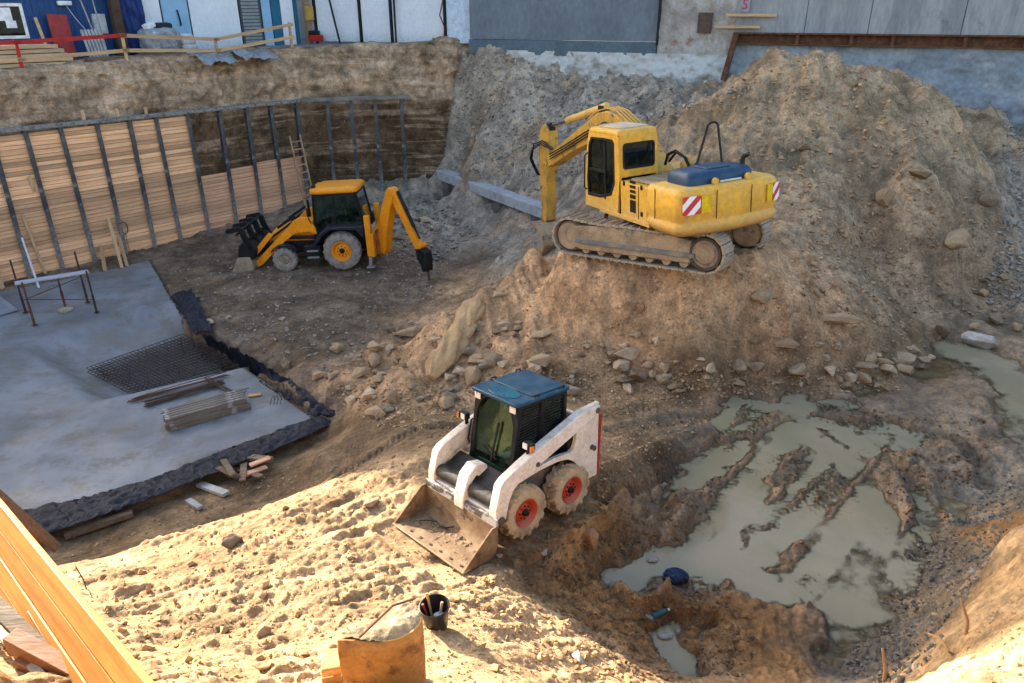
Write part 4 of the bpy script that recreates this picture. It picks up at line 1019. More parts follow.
    x = bthing('tarpaulin', 'dark blue tarpaulin hanging between the brown post and the pale panel', 'tarpaulin', 8.15, 3.9, 7.15)
    X, Z = np.meshgrid(np.linspace(-.55, .55, 50), np.linspace(0, 2.6, 60)); Y = .06 * np.sin(X * 14 + Z) + .05 * fbm(X * 3, Z * 2, 3, 71); o = grid_mesh('cloth', X, Y, Z, surf('tarp_blue', (.012, .035, .15), (.01, .025, .10), 2, rough=.5), parent=x); o.modifiers.new('t', 'SOLIDIFY').thickness = .006
    # wrapped bundle of goods by the rail
    x = bthing('pallet_load', 'grey plastic wrapped pallet load standing behind the timber rail', 'pallet', 8.55, 2.6, 7.08)
    for k in range(4): m = MB(); m.box((0, -.45 + k * .3, .08), (1.5, .12, .14)); m.build('slat', M_WOODG, x)
    def lump(w, d, h, seed, n=10):
        U, V = np.meshgrid(np.linspace(0, 2 * PI, 48), np.linspace(0, PI, 24)); p = .55
        sx = lambda a: np.sign(a) * np.abs(a) ** p
        X = w / 2 * sx(np.cos(U)) * sx(np.sin(V)); Y = d / 2 * sx(np.sin(U)) * sx(np.sin(V)); Z = h / 2 * sx(np.cos(V))
        k = 1 + .07 * fbm(X * 3 + Z * 2, Y * 3 - Z * 2, 3, seed); return X * k, Y * k, Z * k
    X, Y, Z = lump(1.5, 1.1, .95, 3); grid_mesh('wrapped_goods', X, Y, Z + .62, surf('wrap_plastic', (.26, .28, .30), (.16, .18, .20), 5, rough=.35, bump=.6, bscale=9, bdist=.04, spot=(.5, .5, .52), sscale=4, slo=.58, shi=.66), parent=x)
    x = bthing('white_box', 'white box lying tilted on top of the wrapped pallet load', 'box', 8.15, 2.5, 8.12); m = MB(); m.box((0, 0, .12), (.42, .3, .2), (0, RAD(-22), .2)); m.build('carton', frame, x, bevel=.01)
    x = bthing('black_bag', 'black plastic bag lying on the wrapped pallet load beside the white box', 'bag', 8.75, 2.6, 8.1); X, Y, Z = lump(.7, .5, .28, 8); grid_mesh('sack', X, Y, Z + .12, plastic(), parent=x)
    wsack = surf('sack_white', (.52, .52, .53), (.42, .42, .43), 3, rough=.7)
    for k in range(4):
        x = bthing('cement_sack', ('bottom pale sack of the pile right of the wrapped pallet', 'second pale sack from the bottom of the pile by the rail', 'third pale sack in the pile right of the wrapped pallet', 'top pale sack of the pile right of the wrapped pallet')[k], 'sack', 9.72 - .05 * k, 2.5, 7.1 + .2 * k, 'pale sacks piled behind the rail')
        X, Y, Z = lump(.75 - .05 * k, .5, .24, 20 + k); grid_mesh('bag', X, Y, Z + .11, wsack, parent=x)
    # flattened grey sheets lying on the collapsed edge
    for s, o_, z, w, d, r, lab in ((9.8, .9, 7.02, 1.6, .8, .3, 'grey plastic sheet lying at the pit edge left of the low rail post'), (11.6, .9, 7.12, 1.7, .9, -.2, 'grey plastic sheet draped over the pit edge right of the low rail post')):
        X, Y = np.meshgrid(np.linspace(-w / 2, w / 2, 40), np.linspace(-d, d * .6, 40)); Z = .10 * fbm(X * 2, Y * 2, 3, int(s * 3)) + .05 * fbm(X * 7, Y * 7, 2, 5) - .35 * np.clip(-Y - .1, 0, 2) + .1
        x = bthing('ground_sheet', lab, 'plastic sheet', s, o_, z); g = grid_mesh('cloth', X, Y, Z, surf('grey_sheet', (.24, .25, .26), (.15, .16, .17), 2, rough=.5, bump=.5, bscale=10, bdist=.02), parent=x); g.modifiers.new('t', 'SOLIDIFY').thickness = .006
# ------------------------------------------------------------------ machines
SAND = (.36, .27, .175)
P_WHITE = surf('loader_white', (.74, .67, .58), (.66, .58, .48), 2.5, rough=.5, bump=.12, bscale=20, dust=SAND, dustamt=.45, spot=(.16, .11, .07), sscale=9, slo=.63, shi=.73, low=(.15, .95))
P_BLUE = surf('roof_blue', (.006, .045, .088), (.010, .062, .105), 2.5, rough=.45, bump=.12, bscale=16, dust=(.16, .16, .15), dustamt=.18, spec=.3)
P_YEL = surf('digger_yellow', (.68, .36, .035), (.60, .315, .035), 1.2, rough=.5, bump=.12, bscale=12, dust=(.45, .34, .20), dustamt=.55, spot=(.26, .16, .06), sscale=4, slo=.60, shi=.76, low=(1.02, 1.62))
P_YELD = surf('digger_yellow_worn', (.58, .31, .04), (.40, .22, .04), 2, rough=.6, bump=.2, bscale=14, dust=(.36, .28, .18), dustamt=.7, spot=(.06, .04, .025), sscale=4, slo=.55, shi=.68)
P_ORG = surf('backhoe_orange', (.86, .30, .008), (.78, .26, .008), 2, rough=.42, bump=.08, bscale=14, dust=(.45, .30, .14), dustamt=.30, spot=(.25, .10, .03), sscale=7, slo=.70, shi=.78)
P_BLK = surf('machine_black', (.006, .008, .010), (.012, .012, .013), 3, rough=.5, bump=.1, dust=(.15, .12, .09), dustamt=.22, spec=.2)
P_NAVY = surf('fender_navy', (.008, .015, .03), (.012, .018, .03), 3, rough=.45, bump=.1, dust=(.17, .14, .11), dustamt=.22, spec=.3)
P_TYRE = surf('dusty_tyre', (.46, .35, .225), (.29, .215, .135), 5, rough=.95, bump=.5, bscale=35, bdist=.01, spot=(.07, .055, .04), sscale=8, slo=.62, shi=.72)
P_TYREG = surf('grey_dusty_tyre', (.30, .27, .23), (.20, .18, .155), 5, rough=.95, bump=.4, bscale=30, bdist=.01, spot=(.07, .065, .06), sscale=6, slo=.58, shi=.7)
P_RIMR = surf('rim_red', (.48, .045, .02), (.36, .04, .02), 5, rough=.5, bump=.1, dust=SAND, dustamt=.45, spot=(.20, .10, .06), sscale=14, slo=.62, shi=.7)
P_BUCKET = surf('bucket_earthy', (.15, .09, .048), (.25, .165, .09), 3, rough=.8, bump=.5, bscale=22, bdist=.01, spot=(.07, .05, .035), sscale=4, slo=.55, shi=.66, dust=SAND, dustamt=.35)
P_BARE = surf('scuffed_steel', (.42, .41, .40), (.10, .09, .08), 7, .45, .55, rough=.5, bump=.3, bscale=30)
P_MUDDY = surf('muddy_track', (.38, .27, .165), (.25, .175, .105), 2.5, rough=.9, bump=.6, bscale=20, bdist=.015, spot=(.12, .12, .125), sscale=3, slo=.56, shi=.66)
P_SHOE = surf('track_steel', (.30, .25, .19), (.38, .28, .18), 2.5, rough=.8, bump=.5, bscale=24, bdist=.01, spot=(.10, .095, .09), sscale=5, slo=.58, shi=.68)
G_CAB = glass('cab_pane', (.30, .46, .38))
G_DARK = glass('dark_pane_glass', (.10, .14, .13))
P_SEAT = surf('seat_vinyl', (.05, .055, .05), (.05, .045, .04), 4, rough=.7)

def arc(cx, cz, r, a0, a1, n=8): return [(cx + r * math.cos(RAD(a0 + (a1 - a0) * k / n)), cz + r * math.sin(RAD(a0 + (a1 - a0) * k / n))) for k in range(n + 1)]

def rrect(x0, z0, x1, z1, r, n=4):
    return arc(x1 - r, z0 + r, r, -90, 0, n) + arc(x1 - r, z1 - r, r, 0, 90, n) + arc(x0 + r, z1 - r, r, 90, 180, n) + arc(x0 + r, z0 + r, r, 180, 270, n)

def shrink(poly, k):
    cx = sum(p[0] for p in poly) / len(poly); cz = sum(p[1] for p in poly) / len(poly)
    return [(cx + (p[0] - cx) * k, cz + (p[1] - cz) * k) for p in poly]

def wheel(parent, c, R, W, rim_r, side, rim_mat, tyre_mat, lugs=18, lug=.035, dish=.08, hubm=None):
    """wheel part (rim) with a tyre sub-part; side = +1 faces +y"""
    x, y, z = c
    m = MB(); s = side; w = W / 2
    prof = [(0.0, s * (w - dish)), (rim_r * .28, s * (w - dish)), (rim_r * .30, s * (w - dish + .02)), (rim_r * .62, s * (w - dish)), (rim_r * .72, s * (w - dish - .02)), (rim_r * .88, s * (w - .02)), (rim_r * .99, s * (w - .005)), (rim_r * 1.0, s * (w - .05)), (rim_r * .95, -s * w * .8), (0, -s * w * .8)]
    m.lathe(prof, ax='y', n=36)
    m2 = MB(); m2.lathe([(0, s * (w - dish + .075)), (rim_r * .17, s * (w - dish + .07)), (rim_r * .25, s * (w - dish + .03)), (rim_r * .27, s * (w - dish - .01))], n=20)
    for k in range(8):
        a = k * PI / 4; m2.cyl((rim_r * .45 * math.cos(a), s * (w - dish - .01), rim_r * .45 * math.sin(a)), (rim_r * .45 * math.cos(a), s * (w - dish + .025), rim_r * .45 * math.sin(a)), rim_r * .06, 8)
    wh = m.build('wheel', rim_mat, parent); wh.location = c
    m2.build('hub', hubm or P_BLK, wh)
    t = MB(); ri = rim_r * .985; pr = []
    Rt = R - lug
    for y0, r in ((-w * .80, ri), (-w * .98, ri + (Rt - ri) * .25), (-w, ri + (Rt - ri) * .6), (-w * .86, Rt - .01), (-w * .45, Rt), (0, Rt + .004), (w * .45, Rt), (w * .86, Rt - .01), (w, ri + (Rt - ri) * .6), (w * .98, ri + (Rt - ri) * .25), (w * .80, ri)): pr.append((r, y0))
    t.lathe(pr, ax='y', n=48)
    for k in range(lugs):
        for sd in (-1, 1):
            a = 2 * PI * (k + (.5 if sd > 0 else 0)) / lugs; da = 2 * PI / lugs
            rings = []
            for f in (0, .5, 1.0):
                yy = sd * w * (.02 + .93 * f); ang = a + da * .55 * f; hw = da * .21; ro = R - (.0 if f < .9 else lug * .55)
                ri_ = Rt - .02
                rings.append([(rr * math.cos(ang + q), yy, rr * math.sin(ang + q)) for rr, q in ((ri_, -hw), (ro, -hw * .8), (ro, hw * .8), (ri_, hw))])
            # shoulder drop on the side wall
            yy = sd * w * 1.01; ang = a + da * .62; hw = da * .19
            rings.append([(rr * math.cos(ang + q), yy, rr * math.sin(ang + q)) for rr, q in ((ri + (Rt - ri) * .55, -hw), (Rt - .005, -hw), (Rt - .005, hw), (ri + (Rt - ri) * .55, hw))])
            t.loft(rings)
    t.build('tyre', tyre_mat, wh, smooth=30)
    return wh

def wire_screen(m, poly_fn, nu, nv, r=.006):
    """grid of thin bars over a quad given by 4 corners"""
    a, b, c, d = [Vector(p) for p in poly_fn]
    for i in range(1, nu):
        f = i / nu; m.tube([a.lerp(b, f), d.lerp(c, f)], r, 4)
    for j in range(1, nv):
        f = j / nv; m.tube([a.lerp(d, f), b.lerp(c, f)], r, 4)

# ------------------------------------------------------------------ skid steer loader
def build_skid():
    t = thing('skid_steer_loader', 'white skid steer loader with red wheel rims, blue cab roof and an earthy front bucket', 'loader', SKID_POS, SKID_ROT)
    # chassis tub between the wheels
    m = MB(); m.prism([(-1.0, .22), (.78, .22), (.86, .34), (.86, .62), (.5, .80), (-1.0, .80)], -.40, .40); m.build('chassis', surf('chassis_grey', (.10, .09, .08), (.16, .13, .10), 4, rough=.8, dust=SAND, dustamt=.6), t, bevel=.02)
    m = MB(); m.prism([(-1.03, .50), (-.45, .50), (-.45, 1.20), (-.70, 1.32), (-1.03, 1.28)], -.62, .62); m.build('engine_cover', P_BLK, t, bevel=.03)
    for s in (-1, 1):
        # rear tower plate with the rounded rear arch and the fender strip that runs forward
        outer = [(-1.06, .43), (-.76, .43), (-.70, .56), (-.62, .72), (-.52, .84), (-.38, .92), (-.18, .955), (.05, .955), (.22, .945), (.42, .92), (.62, .89), (.62, .96), (.40, .995), (.22, 1.02), (.0, 1.035), (-.25, 1.03), (-.42, 1.01), (-.50, 1.05), (-.54, 1.15), (-.55, 1.29), (-.62, 1.62), (-1.02, 1.645)]
        m = MB(); y0, y1 = (.62, .69) if s > 0 else (-.69, -.62); m.prism(outer, y0, y1); m.build('side_frame', P_WHITE, t, bevel=.008)
        # lift arm: slanted bar and the goose neck at the front
        arm = [(-.98, 1.50), (-.98, 1.62), (-.60, 1.605), (.20, 1.345), (.62, 1.19), (.90, 1.07), (.98, 1.0), (1.06, .68), (1.06, .50), (.95, .44), (.87, .50), (.83, .70), (.75, .86), (.66, .93), (.36, 1.02), (.22, 1.08), (-.50, 1.33), (-.60, 1.36)]
        yy0, yy1 = (.60, .74) if s > 0 else (-.74, -.60)
        m = MB(); m.prism(arm, yy0, yy1); a = m.build('lift_arm', P_WHITE, t, bevel=.012)
        for (px, pz, r) in ((-.93, 1.55, .045), (.97, .50, .055), (.30, 1.10, .035), (-.9, .95, .04)):
            m = MB(); m.cyl((px, s * .60, pz), (px, s * .757, pz), r, 14); m.build('pivot_pin', surf('pin_grey', (.10, .085, .07), rough=.6), a, bevel=.004)
        m = MB(); m.cyl((-.62, s * .58, .78), (.05, s * .58, 1.08), .045, 12); m.cyl((.05, s * .58, 1.08), (.34, s * .62, 1.16), .026, 10); m.build('lift_cylinder', P_BLK, t)
        m = MB(); m.cyl((.80, s * .30, .82), (.90, s * .22, .52), .045, 12); m.build('tilt_cylinder', P_BLK, t)
        # red rear lamps / tail edge
        m = MB(); m.box((-1.085, s * .64, .96), (.05, .10, .95)); m.build('tail_strip', surf('tail_red', (.40, .035, .015), (.30, .03, .015), 4, rough=.5), t, bevel=.012)
        # work lamp on a black bracket
        m = MB(); m.bar((.40, s * .62, 1.10), (.40, s * .66, 1.36), .05, .04); m.box((.42, s * .68, 1.40), (.09, .16, .10)); b = m.build('headlight', P_BLK, t, bevel=.01)
        m = MB(); m.box((.472, s * .655, 1.40), (.012, .08, .08)); m.build('lens', surf('clear_lens', (.75, .73, .66), rough=.15, bump=0), b)
        m = MB(); m.box((.45, s * .77, 1.385), (.06, .03, .085)); m.build('indicator', surf('amber_lens', (.65, .20, .03), rough=.25, bump=0), b)
    m = MB(); m.box((-1.06, 0, .90), (.06, 1.24, .80)); m.build('tail_door', P_WHITE, t, bevel=.02)
    # front cross tube, white below, black covers above, centre bracket
    m = MB(); m.box((.98, 0, .46), (.10, 1.22, .26)); m.build('cross_member', P_WHITE, t, bevel=.02)
    m = MB()
    for s in (-1, 1): m.cyl((.93, s * .12, .70), (.93, s * .60, .70), .105, 18)
    m.build('cross_tube', surf('tube_dark', (.02, .02, .022), (.05, .045, .04), 6, rough=.6, dust=SAND, dustamt=.15), t, bevel=.008)
    m = MB(); m.prism([(.60, .72), (.66, .98), (.86, 1.02), (1.0, .90), (1.10, .60), (1.10, .42), (1.02, .42), (.99, .60), (.92, .80), (.84, .88), (.72, .72)], -.10, .10); m.build('tilt_bracket', P_WHITE, t, bevel=.012)
    m = MB(); m.prism([(.56, .60), (.92, .52), (.92, .80), (.60, .94)], -.56, .56); m.build('front_panel', P_BLK, t, bevel=.02)
    # bucket
    bk = [(1.88, .035), (1.48, .015), (1.30, .03), (1.20, .11), (1.16, .26), (1.17, .50)]
    inn = [(1.20, .50), (1.19, .27), (1.225, .14), (1.31, .065), (1.48, .05), (1.88, .05)]
    m = MB(); m.prism(bk + inn, -.77, .77); b = m.build('bucket', P_BUCKET, t, smooth=50, M=Matrix.Translation((1.06, 0, 0)) @ Matrix.Diagonal((.84, 1, .9, 1)) @ Matrix.Translation((-1.16, 0, 0)))
    for s in (-1, 1):
        m = MB(); y = s * .77; m.prism([(1.89, .03), (1.48, .012), (1.30, .025), (1.195, .11), (1.155, .26), (1.165, .52), (1.28, .52), (1.66, .22)], y - .012, y + .012); m.build('side_plate', P_BUCKET, b, bevel=.004)
    m = MB(); m.box((1.165, 0, .555), (.05, 1.54, .13)); m.build('top_lip', P_BARE, b, bevel=.008)
    m = MB(); m.box((1.82, 0, .036), (.16, 1.58, .022)); m.build('cutting_edge', surf('worn_edge', (.40, .30, .19), (.26, .19, .12), 6, rough=.6), b, bevel=.004)
    for k in range(7):
        m = MB(); m.cyl((1.80, -.66 + k * .22, .04), (1.80, -.66 + k * .22, .062), .022, 8); m.build('bolt', surf('bolt_dark', (.06, .05, .04), rough=.7, bump=0), b)
    # earth lying in the bucket
    X, Y = np.meshgrid(np.linspace(1.205, 1.70, 50), np.linspace(-.74, .75, 110)); Z = .045 + .14 * np.clip(1.50 - X, 0, 1) + .06 * fbm(X * 4, Y * 3, 4, 3) * (1.75 - X) + .02 * fbm(X * 14, Y * 14, 2, 6)
    grid_mesh('earth_load', X, Y, Z, surf('load_earth', (.20, .135, .08), (.12, .08, .05), 5, rough=.95, bump=.6, bscale=24, bdist=.02), parent=b)
    m = MB(); pts = [(1.62 - .06 * k + .05 * math.sin(k * 1.7), -.55 + .085 * k, .125 + .03 * math.sin(k)) for k in range(9)]; m.tube(pts, .011, 5); m.build('root', M_DARK, b)
    # cab: roll cage with arch front, mesh sides, blue roof
    W = .44
    side = [(.44, .80), (.52, 1.00), (.40, 1.88), (-.56, 1.88), (-.60, 1.24), (-.40, .95)]
    for s in (-1, 1):
        y0, y1 = (W - .05, W) if s > 0 else (-W, -W + .05)
        sd = [(.46, .95), (.40, 1.88), (-.10, 1.88), (-.04, 1.02)]; si = [(.395, 1.03), (.345, 1.82), (-.055, 1.82), (-.01, 1.09)]
        m = MB(); m.ring(sd, si, y0, y1); sr = [(-.04, 1.02), (-.10, 1.88), (-.56, 1.88), (-.60, 1.24), (-.42, 1.02)]; sri = [(-.09, 1.10), (-.15, 1.82), (-.51, 1.82), (-.54, 1.27), (-.38, 1.10)]
        m.ring(sr, sri, y0, y1); fr = m.build('cab_side', P_BLK, t, bevel=.006)
        ym = s * (W - .02); m = MB(); wire_screen(m, [(si[0][0], ym, si[0][1]), (si[1][0], ym, si[1][1]), (si[2][0], ym, si[2][1]), (si[3][0], ym, si[3][1])], 18, 9)
        m.build('mesh_screen', P_BLK, fr)
        m = MB(); wire_screen(m, [(-.09, ym, 1.10), (-.15, ym, 1.82), (-.51, ym, 1.82), (-.45, ym, 1.10)], 16, 8); m.build('mesh_screen', P_BLK, fr)
        yg = s * (W - .038); m = MB(); m.prism(sri, yg - .003, yg + .003); m.prism(si, yg - .003, yg + .003); m.build('side_pane', G_CAB, fr)
    # front arch (in the y-z plane, leaning a little)
    def arch(w, zb, zt, r, n=8):
        return [(-w, zb), (w, zb)] + arc(w - r, zt - r, r, 0, 90, n) + arc(-w + r, zt - r, r, 90, 180, n)
    o_ = [(-.45, .78), (.45, .78)] + [(.45, .78 + (1.88 - .78) * k / 9) for k in range(1, 10)][:8] + [(.45, 1.88), (-.45, 1.88)] + [(-.45, 1.88 - (1.88 - .78) * k / 9) for k in range(1, 10)][:8]
    i_ = arch(.375, .88, 1.86, .30, 8)
    n = min(len(o_), len(i_)); 
    m = MB(); m.ring(o_[:n], i_[:n], -.03, .03, 'x'); shear = Matrix(((1, 0, -.13, .60), (0, 1, 0, 0), (0, 0, 1, 0), (0, 0, 0, 1)))
    m.v = [tuple(shear @ Vector(v)) for v in m.v]; fa = m.build('front_frame', P_BLK, t, bevel=.006)
    m = MB(); m.prism(shrink(i_, .985), -.004, .004, 'x'); m.v = [tuple(shear @ Vector(v)) for v in m.v]; m.build('windscreen', G_CAB, fa)
    m = MB(); wire_screen(m, [(.02, -.36, .9), (.02, .0, .9), (.02, .0, 1.8), (.02, -.30, 1.8)], 9, 22, .004); m.v = [tuple(shear @ Vector((v[0] - .04, v[1], v[2]))) for v in m.v]; m.build('mesh_screen', P_BLK, fa)
    m = MB(); m.bar((.03, .02, .95), (.035, .10, 1.55), .02, .03); m.bar((.03, .12, 1.0), (.03, -.16, 1.12), .02, .02); m.v = [tuple(shear @ Vector((v[0] + .01, v[1], v[2]))) for v in m.v]; m.build('wiper', P_BLK, fa)
    m = MB(); m.box((-.585, 0, 1.52), (.03, .86, .70)); m.build('rear_panel', P_BLK, t, bevel=.01)
    m = MB(); m.prism(rrect(-.62, -.48, .47, .48, .06), 1.88, 1.935, 'z'); rf = m.build('roof', P_BLUE, t, bevel=.015)
    m = MB(); m.prism(rrect(-.55, -.42, .10, .42, .05), 1.93, 1.955, 'z'); m.build('roof_panel', P_BLUE, rf, bevel=.012)
    m = MB(); m.prism([(.26 + .16 * math.cos(k * PI / 12), .30 * math.sin(k * PI / 12)) for k in range(24)], 1.93, 1.945, 'z'); m.build('roof_dome', surf('roof_teal', (.015, .12, .15), (.02, .09, .13), 3, rough=.35), rf, bevel=.008)
    m = MB()
    for s in (-1, 1):
        for x in (-.45, .05): m.tube([(x - .05, s * .45, 1.93), (x - .04, s * .45, 1.97), (x + .04, s * .45, 1.97), (x + .05, s * .45, 1.93)], .012, 6)
    m.build('lifting_eye', P_BLK, rf)
    m = MB(); m.box((.435, -.36, 1.82), (.02, .12, .10)); m.box((.43, .36, 1.82), (.02, .12, .10)); m.build('corner_plate', P_WHITE, fa, bevel=.01)
    m = MB(); m.tube([(.50, -.47, 1.06), (.48, -.52, 1.10), (.42, -.52, 1.38), (.42, -.47, 1.42)], .014, 6); m.build('grab_handle', P_BLK, t)
    # seat and bars inside
    m = MB(); m.box((-.15, 0, .98), (.46, .46, .14)); m.prism([(-.38, 1.0), (-.28, 1.0), (-.36, 1.56), (-.46, 1.54)], -.22, .22); m.build('seat', P_SEAT, t, bevel=.04)
    m = MB()
    for s in (-1, 1): m.tube([(.20, s * .25, .85), (.22, s * .25, 1.15), (.16, s * .25, 1.25)], .018, 6); m.cyl((.16, s * .25, 1.24), (.14, s * .25, 1.33), .028, 8)
    m.build('control_lever', P_BLK, t)
    m = MB(); m.box((-.05, 0, .86), (.9, .8, .05)); m.build('cab_floor', P_BLK, t)
    for x in (-.47, .47):
        for s in (-1, 1): wheel(t, (x, s * .595, .395), .40, .28, .205, s, P_RIMR, P_TYRE, 14, .035, .07)
    m = MB()
    for x in (-.47, .47): m.cyl((x, -.6, .385), (x, .6, .385), .07, 12)
    m.build('axle', P_BLK, t)
    m = MB(); m.cyl((-.78, -.2, 1.3), (-.78, -.2, 1.55), .035, 10); m.tube([(-.78, -.2, 1.55), (-.80, -.2, 1.6), (-.86, -.2, 1.62)], .035, 10); m.build('exhaust_pipe', P_BLK, t)
    m = MB(); m.tube([(-.60, .50, 1.36), (-.70, .52, 1.50), (-.82, .50, 1.46), (-.9, .46, 1.34)], .02, 6); m.build('hose', surf('pale_hose', (.35, .35, .36), rough=.5, bump=0), t)

# ------------------------------------------------------------------ excavator
def build_excavator():
    Rt = Matrix.Translation(EXC_POS) @ Euler(EXC_ROT).to_matrix().to_4x4()
    t = thing('excavator', 'yellow tracked excavator with a blue engine hood standing on the earth mound', 'excavator', EXC_POS, EXC_ROT)
    # --- undercarriage
    for s in (-1, 1):
        y0, y1 = (.90, 1.42) if s > 0 else (-1.42, -.90); yc = (y0 + y1) / 2
        n = 46; hx, r, zc = 1.66, .40, .44
        per = 4 * hx + 2 * PI * r; m = MB()
        def path(d):
            d %= per
            if d < 2 * hx: f = d / (2 * hx); return (-hx + d, zc + r - .05 * math.sin(f * PI) + .012 * math.sin(f * 14), 0)
            d -= 2 * hx
            if d < PI * r: a = PI / 2 - d / r; return (hx + r * math.cos(a), zc + r * math.sin(a), PI / 2 - a)
            d -= PI * r
            if d < 2 * hx: return (hx - d, zc - r, PI)
            d -= 2 * hx; a = -PI / 2 - d / r; return (-hx + r * math.cos(a), zc + r * math.sin(a), PI / 2 - a)
        for k in range(n):
            x, z, a = path((k + .5) * per / n)
            m.box((x, yc, z), (per / n * .94, y1 - y0, .045), (0, a, 0))
            nx, nz = math.sin(a), math.cos(a)
            m.box((x + nx * .035, yc, z + nz * .035), (.03, y1 - y0, .045), (0, a, 0))
        tr = m.build('track', P_SHOE, t, bevel=.004, seg=1)
        m = MB(); fo = [(-1.35, .20), (1.35, .17), (1.66, .30), (1.72, .52), (1.55, .70), (.6, .78), (-.9, .75), (-1.35, .68)]
        m.prism(fo, y0 + .10, y1 - .02 if s > 0 else y1 - .10) if s > 0 else m.prism(fo, y0 + .02, y1 - .10); fr = m.build('track_frame', P_MUDDY, tr, bevel=.03)
        m = MB(); yo = y1 - .01 if s > 0 else y0 + .01
        m.box((0.0, yo + s * .012, .38), (2.9, .05, .10)); m.build('frame_ledge', surf('worn_grey', (.14, .14, .14), (.26, .21, .15), 3, rough=.7), tr, bevel=.01)
        m = MB(); m.lathe([(0, -.21), (.30, -.21), (.34, -.17), (.34, .17), (.30, .21), (0, .21)], (-hx, yc, zc), n=28); m.lathe([(.0, s * .25), (.20, s * .25), (.24, s * .20)], (-hx, yc, zc), n=20)
        m.build('sprocket', P_MUDDY, tr, bevel=.006)
        m = MB(); m.lathe([(.29, s * .15), (.345, s * .15), (.345, s * .235), (.29, s * .235), (.29, s * .15)], (-hx, yc, zc), n=32); m.build('sprocket_ring', surf('dark_ring', (.06, .045, .035), (.10, .07, .05), 5, rough=.8), tr)
        m = MB(); m.lathe([(0, -.20), (.30, -.20), (.35, -.12), (.35, .12), (.30, .20), (0, .20)], (hx, yc, zc), n=28); m.build('idler', P_MUDDY, tr, bevel=.006)
        for k in range(7):
            m = MB(); x = -1.2 + k * .4; m.lathe([(0, -.2), (.10, -.2), (.115, -.1), (.085, 0), (.115, .1), (.10, .2), (0, .2)], (x, yc, .19), n=14); m.build('roller', P_MUDDY, tr)
        for x in (-.6, .6): m = MB(); m.lathe([(0, -.17), (.09, -.17), (.09, .24), (0, .24)], (x, yc, .78), n=14); m.build('carrier_roller', P_MUDDY, tr)
    m = MB(); m.prism([(-.9, .40), (.9, .40), (.7, .72), (.55, .92), (-.55, .92), (-.7, .72)], -.95, .95); m.build('car_body', P_MUDDY, t, bevel=.04)
    m = MB(); m.cyl((0, 0, .88), (0, 0, 1.10), .62, 36); m.build('slew_ring', surf('slew_dark', (.05, .045, .04), (.10, .08, .06), 4, rough=.7), t)
    # --- house, swung to the left of the tracks
    HM = Rt.inverted() @ (Matrix.Translation(HOUSE_POS) @ Euler(HOUSE_ROT).to_matrix().to_4x4())
    W, zl, zt = 1.25, 1.14, 1.95
    B = lambda m, name, mat, par=t, **k: m.build(name, mat, par, M=(HM if par is t else None), **k)
    # counterweight: plan outline lofted through its section
    def plan(d, xf=-1.25):
        r = .20; x0 = -2.38 + d; w = W - d
        pts = [(xf, -w), (xf, w)]
        pts += [(x0 + r - r * math.sin(RAD(a)) , w - r + r * math.cos(RAD(a))) for a in (0, 22, 45, 68, 90)]
        mid = [(x0 - .09 * math.sin(PI * k / 6), (w - r) * (1 - 2 * k / 6)) for k in range(1, 6)]
        pts += mid + [(x0 + r - r * math.cos(RAD(a)), -(w - r) - r * math.sin(RAD(a))) for a in (0, 22, 45, 68, 90)]
        return pts
    m = MB(); prof = [(.16, 1.00), (.05, 1.08), (.0, 1.16), (.0, 1.24), (.035, 1.29), (.035, 1.33), (.012, 1.38), (.0, 1.55), (.012, 1.84), (.04, 1.92), (.10, 1.965)]
    m.loft([[(x, y, z) for x, y in plan(d)] for d, z in prof]); cwt = B(m, 'counterweight', P_YEL, smooth=40)
    m = MB(); 
    for y in (.30, -.50):
        m.lathe([(.0, -.03), (.075, -.03), (.075, .03), (.0, .03)], (-2.24, y, 2.02), ax='x', n=16)
    m.build('lifting_lug', P_YEL, cwt, bevel=.01)
    m = MB(); m.bar((-2.2, .15, 2.0), (-2.2, -.36, 2.0), .03, .03); m.build('tie_bar', surf('bar_white', (.6, .58, .52), rough=.5, bump=0), cwt)
    m = MB()
    for y in (-.42, .42): m.box((-2.468, y, 1.62), (.012, .012, .56))
    for x in (-1.55,): m.box((x, W - .001, 1.60), (.012, .012, .62))
    m.build('panel_seam', M_DARK, cwt)
    for k, (x, z) in enumerate(((-1.05, 1.86), (-1.05, 1.30), (-.34, 1.86))):
        m = MB(); m.box((x, W + .004, z), (.07, .02, .10)); B(m, 'door_latch', P_BLK, bevel=.006)
    # warning plates with diagonal stripes
    def plate(y, a, pw=.38, name='warning_plate'):
        tm = MATS.get('warn') 
        if tm is None:
            n = NT('warn'); v = n.coord('Object'); sx = n.n('ShaderNodeSeparateXYZ'); n.l(v, sx.inputs[0])
            q = n.math('FRACT', n.math('ADD', n.math('MULTIPLY', n.math('ADD', sx.outputs[1], n.math('MULTIPLY', sx.outputs[2], 1.0)), 3.3), 10.25))
            c = n.mix(n.math('GREATER_THAN', q, .5), rgba((.50, .02, .03)), rgba((.78, .75, .72)))
            c = n.mix(n.ramp(n.noise(v, 14, 6), .55, .8, 0, .4), c, rgba((.4, .3, .2))); n.l(c, n.b.inputs['Base Color']); n.b.inputs['Roughness'].default_value = .4; tm = MATS['warn'] = n.m
        m = MB(); m.box((0, 0, 0), (.012, pw, .36)); o = m.build(name, tm, cwt); o.location = (a[0], y, 1.66); o.rotation_euler = (0, 0, a[1]); return o
    plate(.97, (-2.412, RAD(-7))); plate(-1.10, (-2.392, RAD(20)), .24)
    m = MB(); m.box((-2.445, .66, 1.66), (.02, .20, .34), (0, 0, RAD(-5))); m.build('reflector', surf('reflector_yellow', (.72, .47, .01), rough=.35, bump=0), cwt); 
    m = MB(); m.box((-2.425, -.92, 1.66), (.02, .16, .34), (0, 0, RAD(8))); m.build('reflector', MATS['reflector_yellow'], cwt)
